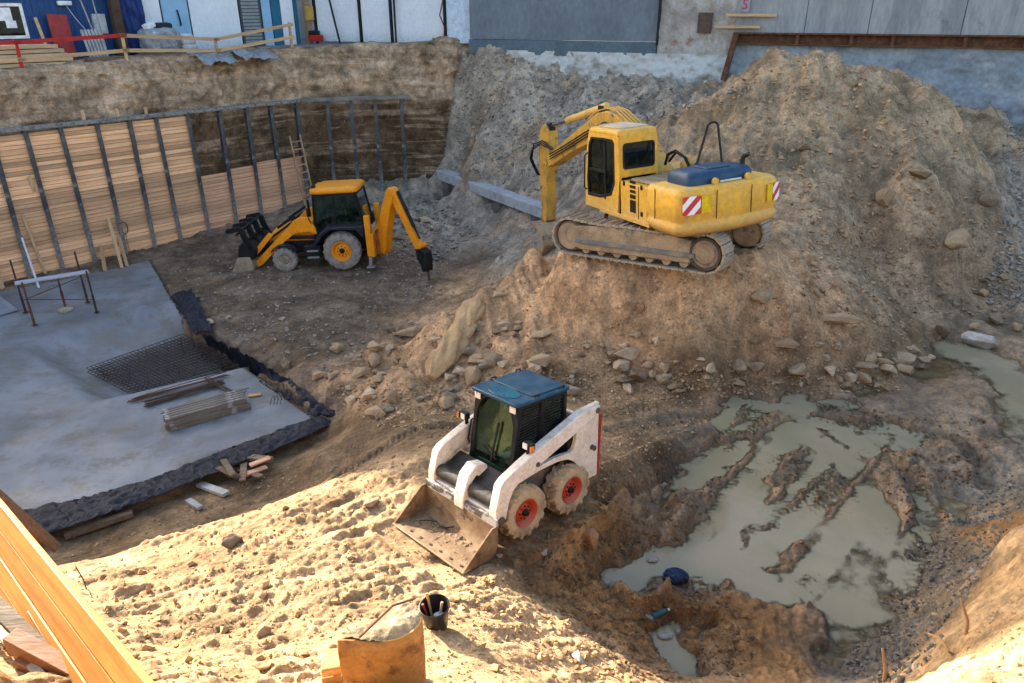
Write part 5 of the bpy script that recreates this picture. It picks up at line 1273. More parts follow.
    # body: left and right side lockers, deck
    m = MB(); m.box((-.71, (.40 + W) / 2 , 1.50), (1.08, W - .40 - .012, .78)); o = B(m, 'side_locker', P_YEL, bevel=.03)
    m = MB()
    for x in (-.16, -.92): m.box((x, W - .002, 1.52), (.012, .012, .70))
    m.build('door_gap', M_DARK, o)
    m = MB()
    for k, (z0, z1) in enumerate(((1.90, 1.96), (1.80, 1.86), (1.70, 1.76), (1.58, 1.66), (1.28, 1.54))):
        m.box((-.70, W + .0, (z0 + z1) / 2), (.22, .012, z1 - z0))
    m.build('vent', M_DARK, o)
    m = MB(); m.box((-.30, W - .004, 1.11), (2.1, .03, .10)); m.build('sill_trim', P_YEL, o, bevel=.01)
    m = MB(); m.box((0.0, -.80, 1.48), (2.5, .86, .76)); B(m, 'fuel_tank', P_YEL, bevel=.03)
    m = MB(); m.box((-.75, 0, 1.50), (1.1, .9, .80)); m.box((.1, 0, 1.16), (2.0, .9, .16)); B(m, 'deck_frame', P_YELD, bevel=.01)
    m = MB(); m.box((-1.25, 0, 1.93), (1.70, 2.2, .05)); B(m, 'deck', surf('deck_dirt', (.33, .25, .15), (.16, .12, .08), 4, rough=.9, bump=.5, bscale=24, bdist=.012, spot=(.50, .33, .08), sscale=4, slo=.58, shi=.66), bevel=.01)
    # blue hood
    hood = [[(x, y, z) for x, y in rrect(-2.14 + d, -.74 + d, -1.28 - d, .84 - d, .14)] for d, z in ((-.0, 1.95), (0, 2.10), (.035, 2.17), (.11, 2.22))]
    m = MB(); m.loft(hood); h = B(m, 'engine_hood', surf('hood_blue', (.004, .032, .08), (.006, .042, .095), 2, rough=.45, bump=.08, dust=(.12, .13, .14), dustamt=.16, spec=.3), smooth=50)
    m = MB(); m.prism(rrect(-2.0, -.28, -1.42, .30, .08), 2.215, 2.245, 'z'); m.build('hood_panel', MATS['hood_blue'], h, bevel=.012)
    m = MB(); m.cyl((-1.9, -.62, 2.15), (-1.9, -.62, 2.32), .05, 12); m.tube([(-1.9, -.62, 2.32), (-1.93, -.64, 2.38), (-2.02, -.68, 2.42)], .05, 10); B(m, 'exhaust_pipe', P_BLK)
    m = MB(); m.tube([(-1.18, .06, 1.95), (-1.05, -.38, 2.95), (-1.07, -.44, 3.0), (-1.12, -.52, 3.0), (-1.16, -.55, 2.95), (-1.40, -.54, 1.95)], .026, 8); m.tube([(-1.15, -.0, 2.2), (-1.20, -.25, 2.16), (-1.3, -.3, 1.96)], .022, 6); B(m, 'handrail', P_BLK)
    # cab shell
    x0, x1, ya, yb = -.14, 1.42, .26, W
    sideo = [(1.46, 1.10), (1.44, 1.75), (1.30, 2.55), (1.18, 2.86), (.5, 2.87), (-.02, 2.86), (-.12, 2.80), (-.16, 1.94), (-.05, 1.14), (.7, 1.10)]
    sidei = [(1.30, 1.38), (1.32, 1.75), (1.20, 2.55), (1.08, 2.72), (.5, 2.74), (.14, 2.73), (.06, 2.66), (.06, 1.80), (.22, 1.52), (.7, 1.40)]
    for y0, y1, near in ((yb - .06, yb, True), (ya, ya + .06, False)):
        m = MB(); m.ring(sideo, sidei, y0, y1); sd = B(m, 'cab_side', P_YEL, bevel=.012)
        yg = y1 - .025 if near else y0 + .025
        m = MB(); m.prism(sidei, yg - .004, yg + .004); m.build('side_pane', G_DARK, sd)
        m = MB(); ii = shrink(sidei, .93); oo = shrink(sidei, 1.02); m.ring(oo, ii, *( (yb - .03, yb + .012) if near else (ya - .012, ya + .03))); m.build('door_frame', P_BLK, sd, bevel=.008)
        yy = yb - .008 if near else ya + .008
        m = MB(); m.box((.50, yy, 2.02), (.08, .024, 1.28)); m.box((.88, yy, 2.00), (.72, .024, .07)); m.build('door_bar', P_BLK, sd, bevel=.006)
        if near:
            m = MB(); m.tube([(1.33, yb + .02, 1.5), (1.36, yb + .07, 1.55), (1.30, yb + .07, 2.3), (1.24, yb + .02, 2.36)], .018, 6); m.build('grab_rail', P_BLK, sd)
    # rear wall with window, in the y-z plane
    ro = [(yb - .05, 1.94), (yb - .05, 2.80), (ya + .05, 2.80), (ya + .05, 1.94)]
    def ro_loop(y0, z0, y1, z1, r): return rrect(y0, z0, y1, z1, r)
    m = MB(); m.ring(ro_loop(ya + .04, 1.94, yb - .04, 2.85, .02), ro_loop(ya + .10, 2.12, yb - .10, 2.66, .07), -.155, -.10, 'x'); rw = B(m, 'cab_rear', P_YEL, bevel=.008)
    m = MB(); m.ring(ro_loop(ya + .09, 2.11, yb - .09, 2.67, .075), ro_loop(ya + .125, 2.145, yb - .125, 2.635, .06), -.168, -.12, 'x'); m.build('window_seal', P_BLK, rw)
    m = MB(); m.prism(ro_loop(ya + .11, 2.13, yb - .11, 2.65, .06), -.14, -.134, 'x'); m.build('rear_pane', G_DARK, rw)
    fo = [(ya + .04, 1.12), (yb - .04, 1.12), (yb - .04, 2.84), (ya + .04, 2.84)]; fi = [(ya + .09, 1.25), (yb - .09, 1.25), (yb - .09, 2.74), (ya + .09, 2.74)]
    def shf(m_): m_.v = [(v[0] + (1.44 if v[2] < 1.75 else 1.44 - (v[2] - 1.75) * .24), v[1], v[2]) for v in m_.v]
    m = MB(); m.ring([(ya + .04, 1.12), (yb - .04, 1.12), (yb - .04, 1.75), (yb - .04, 2.84), (ya + .04, 2.84), (ya + .04, 1.75)], [(ya + .09, 1.25), (yb - .09, 1.25), (yb - .09, 1.75), (yb - .09, 2.74), (ya + .09, 2.74), (ya + .09, 1.75)], -.05, .0, 'x'); shf(m); fw = B(m, 'cab_front', P_YEL, bevel=.008)
    m = MB(); m.add([(-.03, y, z) for y, z in ((ya + .08, 1.24), (yb - .08, 1.24), (yb - .08, 1.75), (yb - .08, 2.75), (ya + .08, 2.75), (ya + .08, 1.75))], [(0, 1, 2, 5), (5, 2, 3, 4)]); shf(m); m.build('windscreen', G_DARK, fw)
    m = MB(); m.loft([[(x, y, z) for x, y in rrect(-.14 + d, ya + d, 1.22 - d, yb - d, .09)] for d, z in ((.0, 2.84), (.0, 2.90), (.03, 2.935), (.10, 2.95))]); rf = B(m, 'cab_roof', P_YEL, smooth=50)
    m = MB(); m.prism(rrect(.02, ya + .14, 1.0, yb - .14, .05), 2.948, 2.985, 'z'); m.build('roof_hatch', surf('hatch_dusty', (.52, .43, .29), (.42, .34, .22), 3, rough=.7), rf, bevel=.012)
    m = MB(); m.box((.35, .82, 1.42), (.5, .5, .16)); m.prism([(.08, 1.45), (.22, 1.45), (.12, 2.15), (-.0, 2.12)], .60, 1.04); B(m, 'seat', P_SEAT, bevel=.04)
    m = MB(); m.box((.62, .82, 1.16), (1.4, .76, .05)); B(m, 'cab_floor', P_BLK)
    # boom and arm (hosed and worn)
    yb0, yb1 = -.36, .10; yc = -.13
    boom = [(.05, 1.62), (.25, 1.50), (.55, 1.66), (1.6, 2.30), (2.4, 2.48), (3.3, 2.28), (4.6, 1.86), (5.9, 1.36), (6.12, 1.30), (6.26, 1.42), (6.24, 1.58), (6.0, 1.68), (4.8, 2.22), (3.7, 2.70), (2.9, 3.03), (2.45, 3.12), (2.0, 3.06), (1.5, 2.84), (.7, 2.40), (.1, 1.90)]
    m = MB(); m.prism(boom, yb0, yb1); bo = B(m, 'boom', P_YELD, bevel=.025)
    m = MB()
    for k in range(4):
        y = yb0 + .08 + k * .10; m.tube([(.6, y, 2.40), (1.5, y, 2.90), (2.0, y, 3.12), (2.45, y, 3.18), (2.95, y, 3.09), (3.5, y, 2.85)], .022, 6)
    m.build('pipe', P_YELD, bo)
    m = MB()
    for k in range(3):
        y = yb1 + .02 + k * .0; zz = k * .07; m.tube([(.5, y + .03, 2.1 - zz), (1.4, y + .03, 2.66 - zz), (2.4, y + .03, 2.86 - zz), (3.4, y + .03, 2.56 - zz), (4.8, y + .03, 2.06 - zz), (5.7, y + .05, 1.75 - zz)], .018, 6)
    m.build('hose', M_DARK, bo)
    m = MB()
    for s in (-1, 1):
        y = yc + s * .30; m.cyl((.55, y, 1.35), (1.7, y, 2.05), .085, 14); m.cyl((1.7, y, 2.05), (2.35, y, 2.62), .05, 12)
    m.cyl((2.35, yc - .4, 2.62), (2.35, yc + .4, 2.62), .08, 14); m.build('boom_cylinder', P_YELD, bo)
    m = MB(); m.cyl((2.75, yc, 3.20), (5.0, yc, 2.72), .10, 18); c = m.build('arm_cylinder', surf('cylinder_yellow', (.68, .42, .12), (.58, .36, .10), 2, rough=.45, bump=.1), bo, bevel=.01)
    m = MB(); m.cyl((5.0, yc, 2.72), (6.1, yc, 2.50), .055, 14); m.build('rod', M_CHROME, c)
    m = MB(); m.box((2.9, yc, 3.14), (.3, .22, .16)); m.build('rod_bracket', P_BLK, bo, bevel=.02); m = MB(); m.box((6.15, yc, 2.48), (.26, .2, .22)); m.build('rod_bracket', P_BLK, bo, bevel=.02)
    arm = [(6.05, 2.42), (6.25, 2.58), (6.55, 2.40), (6.74, 1.8), (6.82, 1.1), (6.80, -.40), (6.58, -.46), (6.44, -.40), (6.30, .9), (6.06, 1.36), (6.0, 1.6)]
    m = MB(); m.prism(arm, yc - .17, yc + .17); ar = m.build('arm', P_YELD, bo, bevel=.02)
    m = MB(); m.cyl((6.12, yc - .28, 1.47), (6.12, yc + .28, 1.47), .12, 18); m.build('pin', P_YELD, ar, bevel=.008)
    m = MB(); m.cyl((6.86, yc, 1.9), (6.98, yc, .5), .07, 14); m.cyl((6.98, yc, .5), (7.0, yc, -.1), .04, 12); m.build('bucket_cylinder', P_YELD, ar)
    m = MB()
    for k in range(3):
        y = yc + .22 + k * .035; m.tube([(5.6, y, 1.9), (6.2, y + .05, 2.1 - k * .05), (6.75, y + .1, 1.95 - k * .08), (7.0, y + .08, 1.5), (6.9, y, 1.2), (6.75, y - .04, 1.0)], .02, 6)
    m.build('hose', M_DARK, ar)
    bk = [(6.85, -.45), (6.45, -.45), (6.10, -.75), (6.05, -1.1), (6.30, -1.4), (6.75, -1.5), (6.95, -1.45), (6.55, -1.3), (6.30, -1.05), (6.35, -.85), (6.55, -.62), (6.85, -.62)]
    m = MB(); m.prism(bk, yc - .5, yc + .5); b = m.build('bucket', P_MUDDY, ar, bevel=.02)
    m = MB(); m.tube([(-.95, -.1, 1.95), (-.8, .0, 2.3), (-.5, .05, 2.42), (-.15, .0, 2.3), (.1, -.1, 2.05)], .035, 8); m.tube([(-.6, -.25, 1.95), (-.5, -.2, 2.25), (-.2, -.2, 2.35), (.1, -.2, 2.1)], .03, 8); B(m, 'hose', M_DARK)
    m = MB(); m.box((-.72, -.12, 2.05), (.25, .25, .28)); m.cyl((-.72, -.12, 2.15), (-.72, -.12, 2.32), .07, 12); B(m, 'valve_block', P_YELD, bevel=.03)

# ------------------------------------------------------------------ backhoe loader
def build_backhoe():
    t = thing('backhoe_loader', 'orange backhoe loader with black cab frame and a rock breaker on its rear arm', 'backhoe', BH_POS, BH_ROT)
    m = MB(); m.prism([(-1.1, .55), (2.55, .55), (2.65, .75), (2.65, 1.0), (-1.1, 1.0)], -.42, .42); m.build('chassis', P_BLK, t, bevel=.02)
    m = MB(); m.loft([[(1.0, y, z) for y, z in rrect(-.44, .95, .44, 1.78, .12)], [(2.0, y, z) for y, z in rrect(-.43, .95, .43, 1.62, .14)], [(2.62, y, z) for y, z in rrect(-.40, .92, .40, 1.40, .14)], [(2.72, y, z) for y, z in rrect(-.34, .96, .34, 1.30, .12)]]); m.build('bonnet', P_ORG, t, smooth=45)
    m = MB(); m.box((2.72, 0, 1.1), (.04, .6, .3)); m.build('grille', P_BLK, t, bevel=.01)
    # wheels
    for s in (-1, 1):
        wheel(t, (0, s * .93, .70), .70, .42, .37, s, P_ORG, P_TYREG, 16, .045, .12)
        wheel(t, (2.17, s * .90, .46), .46, .32, .235, s, surf('rim_cream', (.40, .33, .24), (.28, .20, .13), 6, rough=.7), P_TYREG, 16, .03, .07, surf('hub_brown', (.30, .20, .12), rough=.7))
        # rear fender, navy, sweeping over the wheel
        pts = [(-.80, 1.20)] + [(-.62, 1.46), (.30, 1.50), (.62, 1.30), (.92, .92), (1.0, .92), (1.0, 1.02), (.75, 1.36), (.42, 1.60), (-.88, 1.60), (-.90, 1.24)]
        m = MB(); y0, y1 = (.62, 1.12) if s > 0 else (-1.12, -.62); m.prism(pts, y0, y1); m.build('rear_fender', P_NAVY, t, bevel=.03)
        # front mudguard
        o_ = arc(2.17, .46, .56, 35, 150, 10); i_ = arc(2.17, .46, .52, 150, 35, 10); m = MB(); y0, y1 = (.74, 1.06) if s > 0 else (-1.06, -.74); m.prism(o_ + i_, y0, y1); m.build('front_mudguard', P_NAVY, t)
        # steps and tank box
        m = MB(); m.box((1.10, s * .78, .70), (.62, .40, .46)); bx = m.build('step_box', P_BLK, t, bevel=.03)
        m = MB()
        for z in (.50, .74): m.box((1.08, s * 1.0, z), (.42, .08, .06))
        m.build('step', surf('step_grey', (.25, .25, .25), rough=.5), bx, bevel=.008)
        # stabiliser leg
        m = MB(); m.bar((-1.05, s * .98, 1.95), (-1.02, s * .98, .45), .20, .20); m.box((-1.05, s * .9, 1.62), (.16, .22, .5)); lg = m.build('stabiliser_leg', P_ORG, t, bevel=.015)
        m = MB(); m.bar((-1.02, s * .98, .5), (-.98, s * .98, .08), .12, .12); m.box((-.98, s * .98, .04), (.30, .26, .05)); m.build('foot', surf('stabiliser_steel', (.30, .29, .28), (.20, .19, .18), 4, rough=.5), lg, bevel=.008)
        # loader arm
        arm = [(.90, 1.30), (.92, 1.55), (1.15, 1.92), (1.40, 1.96), (1.66, 1.86), (1.90, 1.62), (2.5, 1.10), (3.25, .45), (3.42, .30), (3.26, .18), (3.08, .26), (2.3, .95), (1.72, 1.36), (1.2, 1.42)]
        m = MB(); y0, y1 = (.64, .80) if s > 0 else (-.80, -.64); m.prism(arm, y0, y1); la = m.build('loader_arm', P_ORG, t, bevel=.012)
        m = MB(); m.cyl((1.0, s * .58, 1.15), (2.0, s * .58, 1.18), .065, 12); m.cyl((2.0, s * .58, 1.18), (2.7, s * .60, .95), .035, 10); m.build('lift_cylinder', P_BLK, la)
        m = MB(); m.bar((1.62, s * .72, 2.00), (2.30, s * .72, 1.60), .10, .10); m.bar((1.55, s * .72, 1.90), (2.60, s * .72, 1.24), .08, .08); m.build('tilt_cylinder', P_BLK, la)
        m = MB(); m.prism([(2.50, 1.35), (2.68, 1.42), (3.34, .78), (3.24, .62)], y0 + .02 * s, y1 - .02 * s) if s > 0 else m.prism([(2.50, 1.35), (2.68, 1.42), (3.34, .78), (3.24, .62)], y0, y1); m.build('link', P_ORG, la, bevel=.01)
    # front bucket: bare steel shell, with a folded black fork frame on it
    bk = [(4.28, .02), (3.55, .02), (3.36, .12), (3.30, .32), (3.40, .64), (3.80, .66), (3.78, .60), (3.46, .58), (3.37, .34), (3.42, .18), (3.58, .08), (4.28, .05)]
    m = MB(); m.prism(bk, -1.12, 1.12); b = m.build('bucket', surf('bucket_bare', (.34, .28, .19), (.24, .19, .13), 4, rough=.6, bump=.3), t, bevel=.006)
    for s in (-1, 1): m = MB(); m.prism([(4.24, .02), (3.55, .015), (3.35, .12), (3.29, .32), (3.39, .66), (3.84, .66), (4.05, .3)], s * 1.12 - .015, s * 1.12 + .015); m.build('side_plate', MATS['bucket_bare'], b, bevel=.004)
    m = MB()
    m.prism([(3.25, .55), (3.40, .50), (3.84, .66), (3.80, .82), (3.72, 1.1), (3.55, 1.22), (3.30, 1.1), (3.15, .9)], -1.1, 1.1); m.build('clam_jaw', P_BLK, b, bevel=.03)
    for y in (-1.05, -.35, .35, 1.05):
        m = MB(); m.prism([(3.20, .95), (3.32, .90), (3.56, 1.30), (3.62, 1.62), (4.02, 1.54), (4.10, 1.62), (4.06, 1.72), (3.58, 1.80), (3.42, 1.66), (3.36, 1.36)], y - .05, y + .05); m.build('fork', P_BLK, b, bevel=.012)
    m = MB()
    for x, z in ((3.5, 1.68), (3.98, 1.62), (3.45, 1.2), (3.72, 1.5)): m.cyl((x, -1.1, z), (x, 1.1, z), .04, 10)
    m.build('fork_bar', P_BLK, b)
    # cab: open frame with panes, floor, seat
    W = .72
    so = [(1.02, 1.06), (.98, 1.6), (.86, 2.74), (-.70, 2.74), (-.90, 1.56), (-.45, 1.55), (.30, 1.55), (.72, 1.32)]
    si = [(.93, 1.14), (.89, 1.6), (.78, 2.66), (-.63, 2.66), (-.80, 1.64), (-.45, 1.63), (.33, 1.63), (.78, 1.40)]
    for s in (-1, 1):
        y0, y1 = (W - .06, W) if s > 0 else (-W, -W + .06); m = MB(); m.ring(so, si, y0, y1); sd = m.build('cab_side', P_BLK, t, bevel=.008)
        m = MB(); m.prism(si, s * (W - .03) - .003, s * (W - .03) + .003); m.build('side_pane', G_CAB, sd)
        m = MB(); m.bar((.18, s * (W - .02), 1.6), (.12, s * (W - .02), 2.7), .05, .06); m.build('pillar', P_BLK, sd)
    m = MB(); m.ring([(-W, 1.06), (W, 1.06), (W, 2.74), (-W, 2.74)], [(-W + .07, 1.5), (W - .07, 1.5), (W - .07, 2.66), (-W + .07, 2.66)], -.03, .03, 'x'); m.v = [(v[0] + 1.0 - (v[2] - 1.06) * .09, v[1], v[2]) for v in m.v]; f = m.build('cab_front', P_BLK, t)
    m = MB(); m.add([(1.0 - (z - 1.06) * .09, y, z) for y, z in ((-W + .06, 1.49), (W - .06, 1.49), (W - .06, 2.67), (-W + .06, 2.67))], [(0, 1, 2, 3)]); m.build('windscreen', G_CAB, f)
    m = MB(); m.ring([(-W, 1.55), (W, 1.55), (W, 2.74), (-W, 2.74)], [(-W + .07, 1.66), (W - .07, 1.66), (W - .07, 2.66), (-W + .07, 2.66)], -.03, .03, 'x'); m.v = [(v[0] - .88 + (v[2] - 1.56) * .15, v[1], v[2]) for v in m.v]; f = m.build('cab_rear', P_BLK, t)
    m = MB(); m.add([(-.88 + (z - 1.56) * .15, y, z) for y, z in ((-W + .06, 1.65), (W - .06, 1.65), (W - .06, 2.67), (-W + .06, 2.67))], [(0, 1, 2, 3)]); m.build('rear_pane', G_CAB, f)
    m = MB(); m.loft([[(x, y, z) for x, y in rrect(-.80 + d, -.80 + d, .97 - d, .80 - d, .22)] for d, z in ((.04, 2.74), (.0, 2.78), (.0, 2.88), (.05, 2.93), (.2, 2.955))]); r = m.build('roof', P_ORG, t, smooth=50)
    m = MB(); m.box((.82, .52, 2.98), (.12, .18, .10)); m.box((.82, -.52, 2.98), (.12, .18, .10)); m.build('work_lamp', P_BLK, r, bevel=.01)
    m = MB(); m.box((.05, 0, 1.10), (1.7, 1.2, .10)); m.build('cab_floor', P_BLK, t)
    m = MB(); m.box((-.10, .0, 1.55), (.5, .5, .14)); m.prism([(-.36, 1.58), (-.24, 1.58), (-.32, 2.2), (-.44, 2.18)], -.25, .25); m.box((-.1, 0, 1.3), (.3, .3, .4)); m.build('seat', P_SEAT, t, bevel=.03)
    m = MB(); m.bar((.72, 0, 1.1), (.52, 0, 1.78), .05, .05); m.lathe([(.165, -.015), (.19, -.015), (.19, .015), (.165, .015), (.165, -.015)], (0, 0, 0), 'x', 22); k = len(m.v) - 22 * 5
    Rm = Matrix.Rotation(RAD(28), 3, 'Y'); m.v[k:] = [tuple(Rm @ Vector(v) + Vector((.50, 0, 1.80))) for v in m.v[k:]]; m.build('steering_wheel', P_BLK, t)
    m = MB(); m.tube([(1.0, .72, 1.5), (1.08, .86, 1.9), (1.04, .90, 2.2)], .018, 6); m.box((1.05, .93, 2.15), (.05, .16, .28)); m.build('mirror', P_BLK, t, bevel=.01)
    m = MB(); m.cyl((1.35, -.25, 1.6), (1.35, -.25, 2.35), .045, 10); m.build('exhaust_pipe', P_BLK, t)
    # rear frame, king post and the swung boom
    m = MB(); m.box((-1.12, 0, .85), (.16, 2.15, .85)); m.build('rear_frame', P_ORG, t, bevel=.02)
    m = MB(); m.box((-1.35, .50, .80), (.36, .42, .80)); m.cyl((-1.35, .5, .3), (-1.35, .5, 1.3), .14, 16); m.build('king_post', surf('kingpost_brown', (.35, .13, .03), (.20, .08, .03), 4, rough=.6), t, bevel=.03)
    S = Vector((-1.35, .50, 0)); d = Vector((-.725, .69, 0)).normalized(); n = Vector((-d.y, d.x, 0))
    MS = Matrix(((d.x, n.x, 0, S.x), (d.y, n.y, 0, S.y), (0, 0, 1, 0), (0, 0, 0, 1)))
    boom = [(.10, .50), (.30, .42), (.46, .62), (.62, 1.3), (1.02, 2.22), (1.30, 2.70), (1.22, 2.94), (1.06, 2.98), (.90, 2.84), (.52, 2.22), (.14, 1.4)]
    m = MB(); m.prism(boom, -.15, .15); bo = m.build('boom', P_ORG, t, bevel=.015, M=MS)
    m = MB(); m.cyl((.05, 0, 1.2), (.60, 0, 2.45), .07, 12); m.cyl((.6, 0, 2.45), (.85, 0, 2.75), .04, 10); m.build('boom_cylinder', P_BLK, bo)
    dip = [(.98, 2.80), (1.08, 2.98), (1.26, 2.96), (1.42, 2.70), (2.20, 1.42), (2.36, 1.14), (2.26, 1.00), (2.08, 1.04), (1.62, 1.80), (1.06, 2.58)]
    m = MB(); m.prism(dip, -.11, .11); di = m.build('dipper_arm', P_ORG, bo, bevel=.012)
    m = MB(); m.cyl((1.40, 0, 2.86), (2.10, 0, 1.72), .062, 12); m.cyl((2.10, 0, 1.72), (2.36, 0, 1.32), .035, 10); m.build('bucket_cylinder', P_BLK, di)
    m = MB(); m.prism([(2.16, 1.02), (2.34, 1.16), (2.52, 1.22), (2.56, 1.10), (2.44, .92), (2.26, .88)], -.13, .13); m.build('link', P_ORG, di, bevel=.01)
    m = MB()
    for k in range(3): y = .14 + .03 * k; m.tube([(1.15, y, 2.5), (1.35, y + .05, 1.9), (1.6, y + .05, 1.25), (1.9, y + .05, .9), (2.2, y, .9)], .02, 6)
    m.build('hose', M_DARK, bo)
    m = MB(); m.prism([(2.22, .96), (2.50, 1.02), (2.74, .92), (2.78, .66), (2.72, .22), (2.50, .18), (2.44, .40), (2.26, .62)], -.16, .16); br = m.build('breaker', P_BLK, di, bevel=.03)
    m = MB(); m.cyl((2.62, 0, .24), (2.64, 0, -.02), .055, 12); m.cyl((2.64, 0, -.02), (2.65, 0, -.20), .05, 12, .008); m.build('chisel', surf('chisel_steel', (.09, .085, .08), rough=.5), br)

def skin_body(name, joints, edges, mat, parent=None, sub=2):
    me = bpy.data.meshes.new(name); me.from_pydata([j[:3] for j in joints], edges, []); o = bpy.data.objects.new(name, me); COL.objects.link(o)
    if parent: o.parent = parent
    sk = o.modifiers.new('skin', 'SKIN'); sk.use_smooth_shade = True
    if not me.skin_vertices: me.skin_vertices.new()
    for i, j in enumerate(joints):
        r = j[3]; me.skin_vertices[0].data[i].radius = (r, r) if not isinstance(r, tuple) else r
    me.skin_vertices[0].data[0].use_root = True
    s = o.modifiers.new('sub', 'SUBSURF'); s.levels = sub; s.render_levels = sub
    me.materials.append(mat); return o

def build_driver():
    """seated driver in the backhoe cab, hands on the wheel, facing the front"""
    M = Matrix.Translation(BH_POS) @ Euler(BH_ROT).to_matrix().to_4x4()
    o = thing('person', 'driver in a yellow hi-vis vest sitting at the wheel in the backhoe cab', 'person', M @ Vector((-.12, 0, 1.62)), BH_ROT)
    skin = surf('skin_tone', (.42, .24, .16), rough=.6, bump=0); cloth = surf('work_trousers', (.04, .05, .08), rough=.9); shirt = surf('work_shirt', (.08, .09, .11), rough=.9)
    J = [(0, 0, .10, .15), (0.0, 0, .30, .14), (-.02, 0, .50, .15), (-.01, 0, .62, .06), (.0, 0, .70, .055), (.02, 0, .80, .098), (.02, 0, .88, .085),
         (-.02, .19, .52, .07), (.16, .25, .32, .052), (.48, .14, .30, .036), (.56, .12, .31, .036), (-.02, -.19, .52, .07), (.16, -.25, .32, .052), (.48, -.14, .30, .036), (.56, -.12, .31, .036),
         (.02, .10, .06, .095), (.42, .13, .08, .072), (.46, .13, -.32, .055), (.58, .13, -.40, .045), (.02, -.10, .06, .095), (.42, -.13, .08, .072), (.46, -.13, -.32, .055), (.58, -.13, -.40, .045)]
    E = [(0, 1), (1, 2), (2, 3), (3, 4), (4, 5), (5, 6), (2, 7), (7, 8), (8, 9), (9, 10), (2, 11), (11, 12), (12, 13), (13, 14), (0, 15), (15, 16), (16, 17), (17, 18), (0, 19), (19, 20), (20, 21), (21, 22)]
    n = NT('driver_cloth'); v = n.coord('Object'); sx = n.n('ShaderNodeSeparateXYZ'); n.l(v, sx.inputs[0])
    c = n.mix(n.math('GREATER_THAN', sx.outputs[2], .16), rgba((.04, .05, .08)), rgba((.10, .11, .14))); c = n.mix(n.math('GREATER_THAN', sx.outputs[2], .645), c, rgba((.42, .24, .16)))
    c = n.mix(n.math('GREATER_THAN', sx.outputs[0], .47), c, n.mix(n.math('GREATER_THAN', sx.outputs[2], .2), rgba((.03, .025, .02)), rgba((.42, .24, .16)))); n.l(c, n.b.inputs['Base Color']); n.b.inputs['Roughness'].default_value = .8
    b = skin_body('body', J, E, n.m, o)
    vest = surf('hi_vis_vest', (.62, .75, .04), (.55, .66, .04), 4, rough=.7)
    m = MB(); rings = []
    for z, w, d, cx in ((.10, .185, .165, 0), (.30, .18, .155, 0), (.46, .20, .155, -.015), (.55, .19, .12, -.02), (.60, .13, .09, -.015)):
        rings.append([(cx + d * math.cos(2 * PI * k / 20), w * math.sin(2 * PI * k / 20), z) for k in range(20)])
    m.loft(rings, cap=False); m.build('vest', vest, o).modifiers.new('t', 'SOLIDIFY').thickness = .012
    m = MB(); m.lathe([(.0, .945), (.06, .94), (.10, .90), (.112, .85), (.10, .80), (.09, .79)], (.01, 0, 0), 'z', 20); m.build('hair', surf('dark_hair', (.03, .02, .015), rough=.9), o)
    m = MB(); m.loft([[(.10, y, z) for y, z in ((-.012, .80), (.012, .80), (.008, .84), (-.008, .84))], [(.135, y, z) for y, z in ((-.014, .795), (.014, .795), (.006, .815), (-.006, .815))]]); m.build('nose', skin, o)
    for s in (-1, 1):
        m = MB(); m.box((.108, s * .035, .835), (.012, .022, .012)); m.build('eye', P_BLK, o)
        for k in range(4):
            h = MB(); q = (.53 + .0, s * (.10 - .018 * k), .32); h.tube([(q[0], q[1], q[2]), (q[0] + .05 - .004 * k, q[1], q[2] + .035), (q[0] + .08, q[1], q[2] + .01), (q[0] + .07, q[1], q[2] - .02)], [.011, .010, .0095, .008], 6); h.build('finger', skin, o)
        h = MB(); h.tube([(.52, s * .13, .33), (.55, s * .09, .36), (.585, s * .07, .355)], [.012, .011, .009], 6); h.build('thumb', skin, o)
# ------------------------------------------------------------------ small things
def on_slab(px, py):
    p = atz(px, py, 0); return np.array([p[0], p[1], .02])

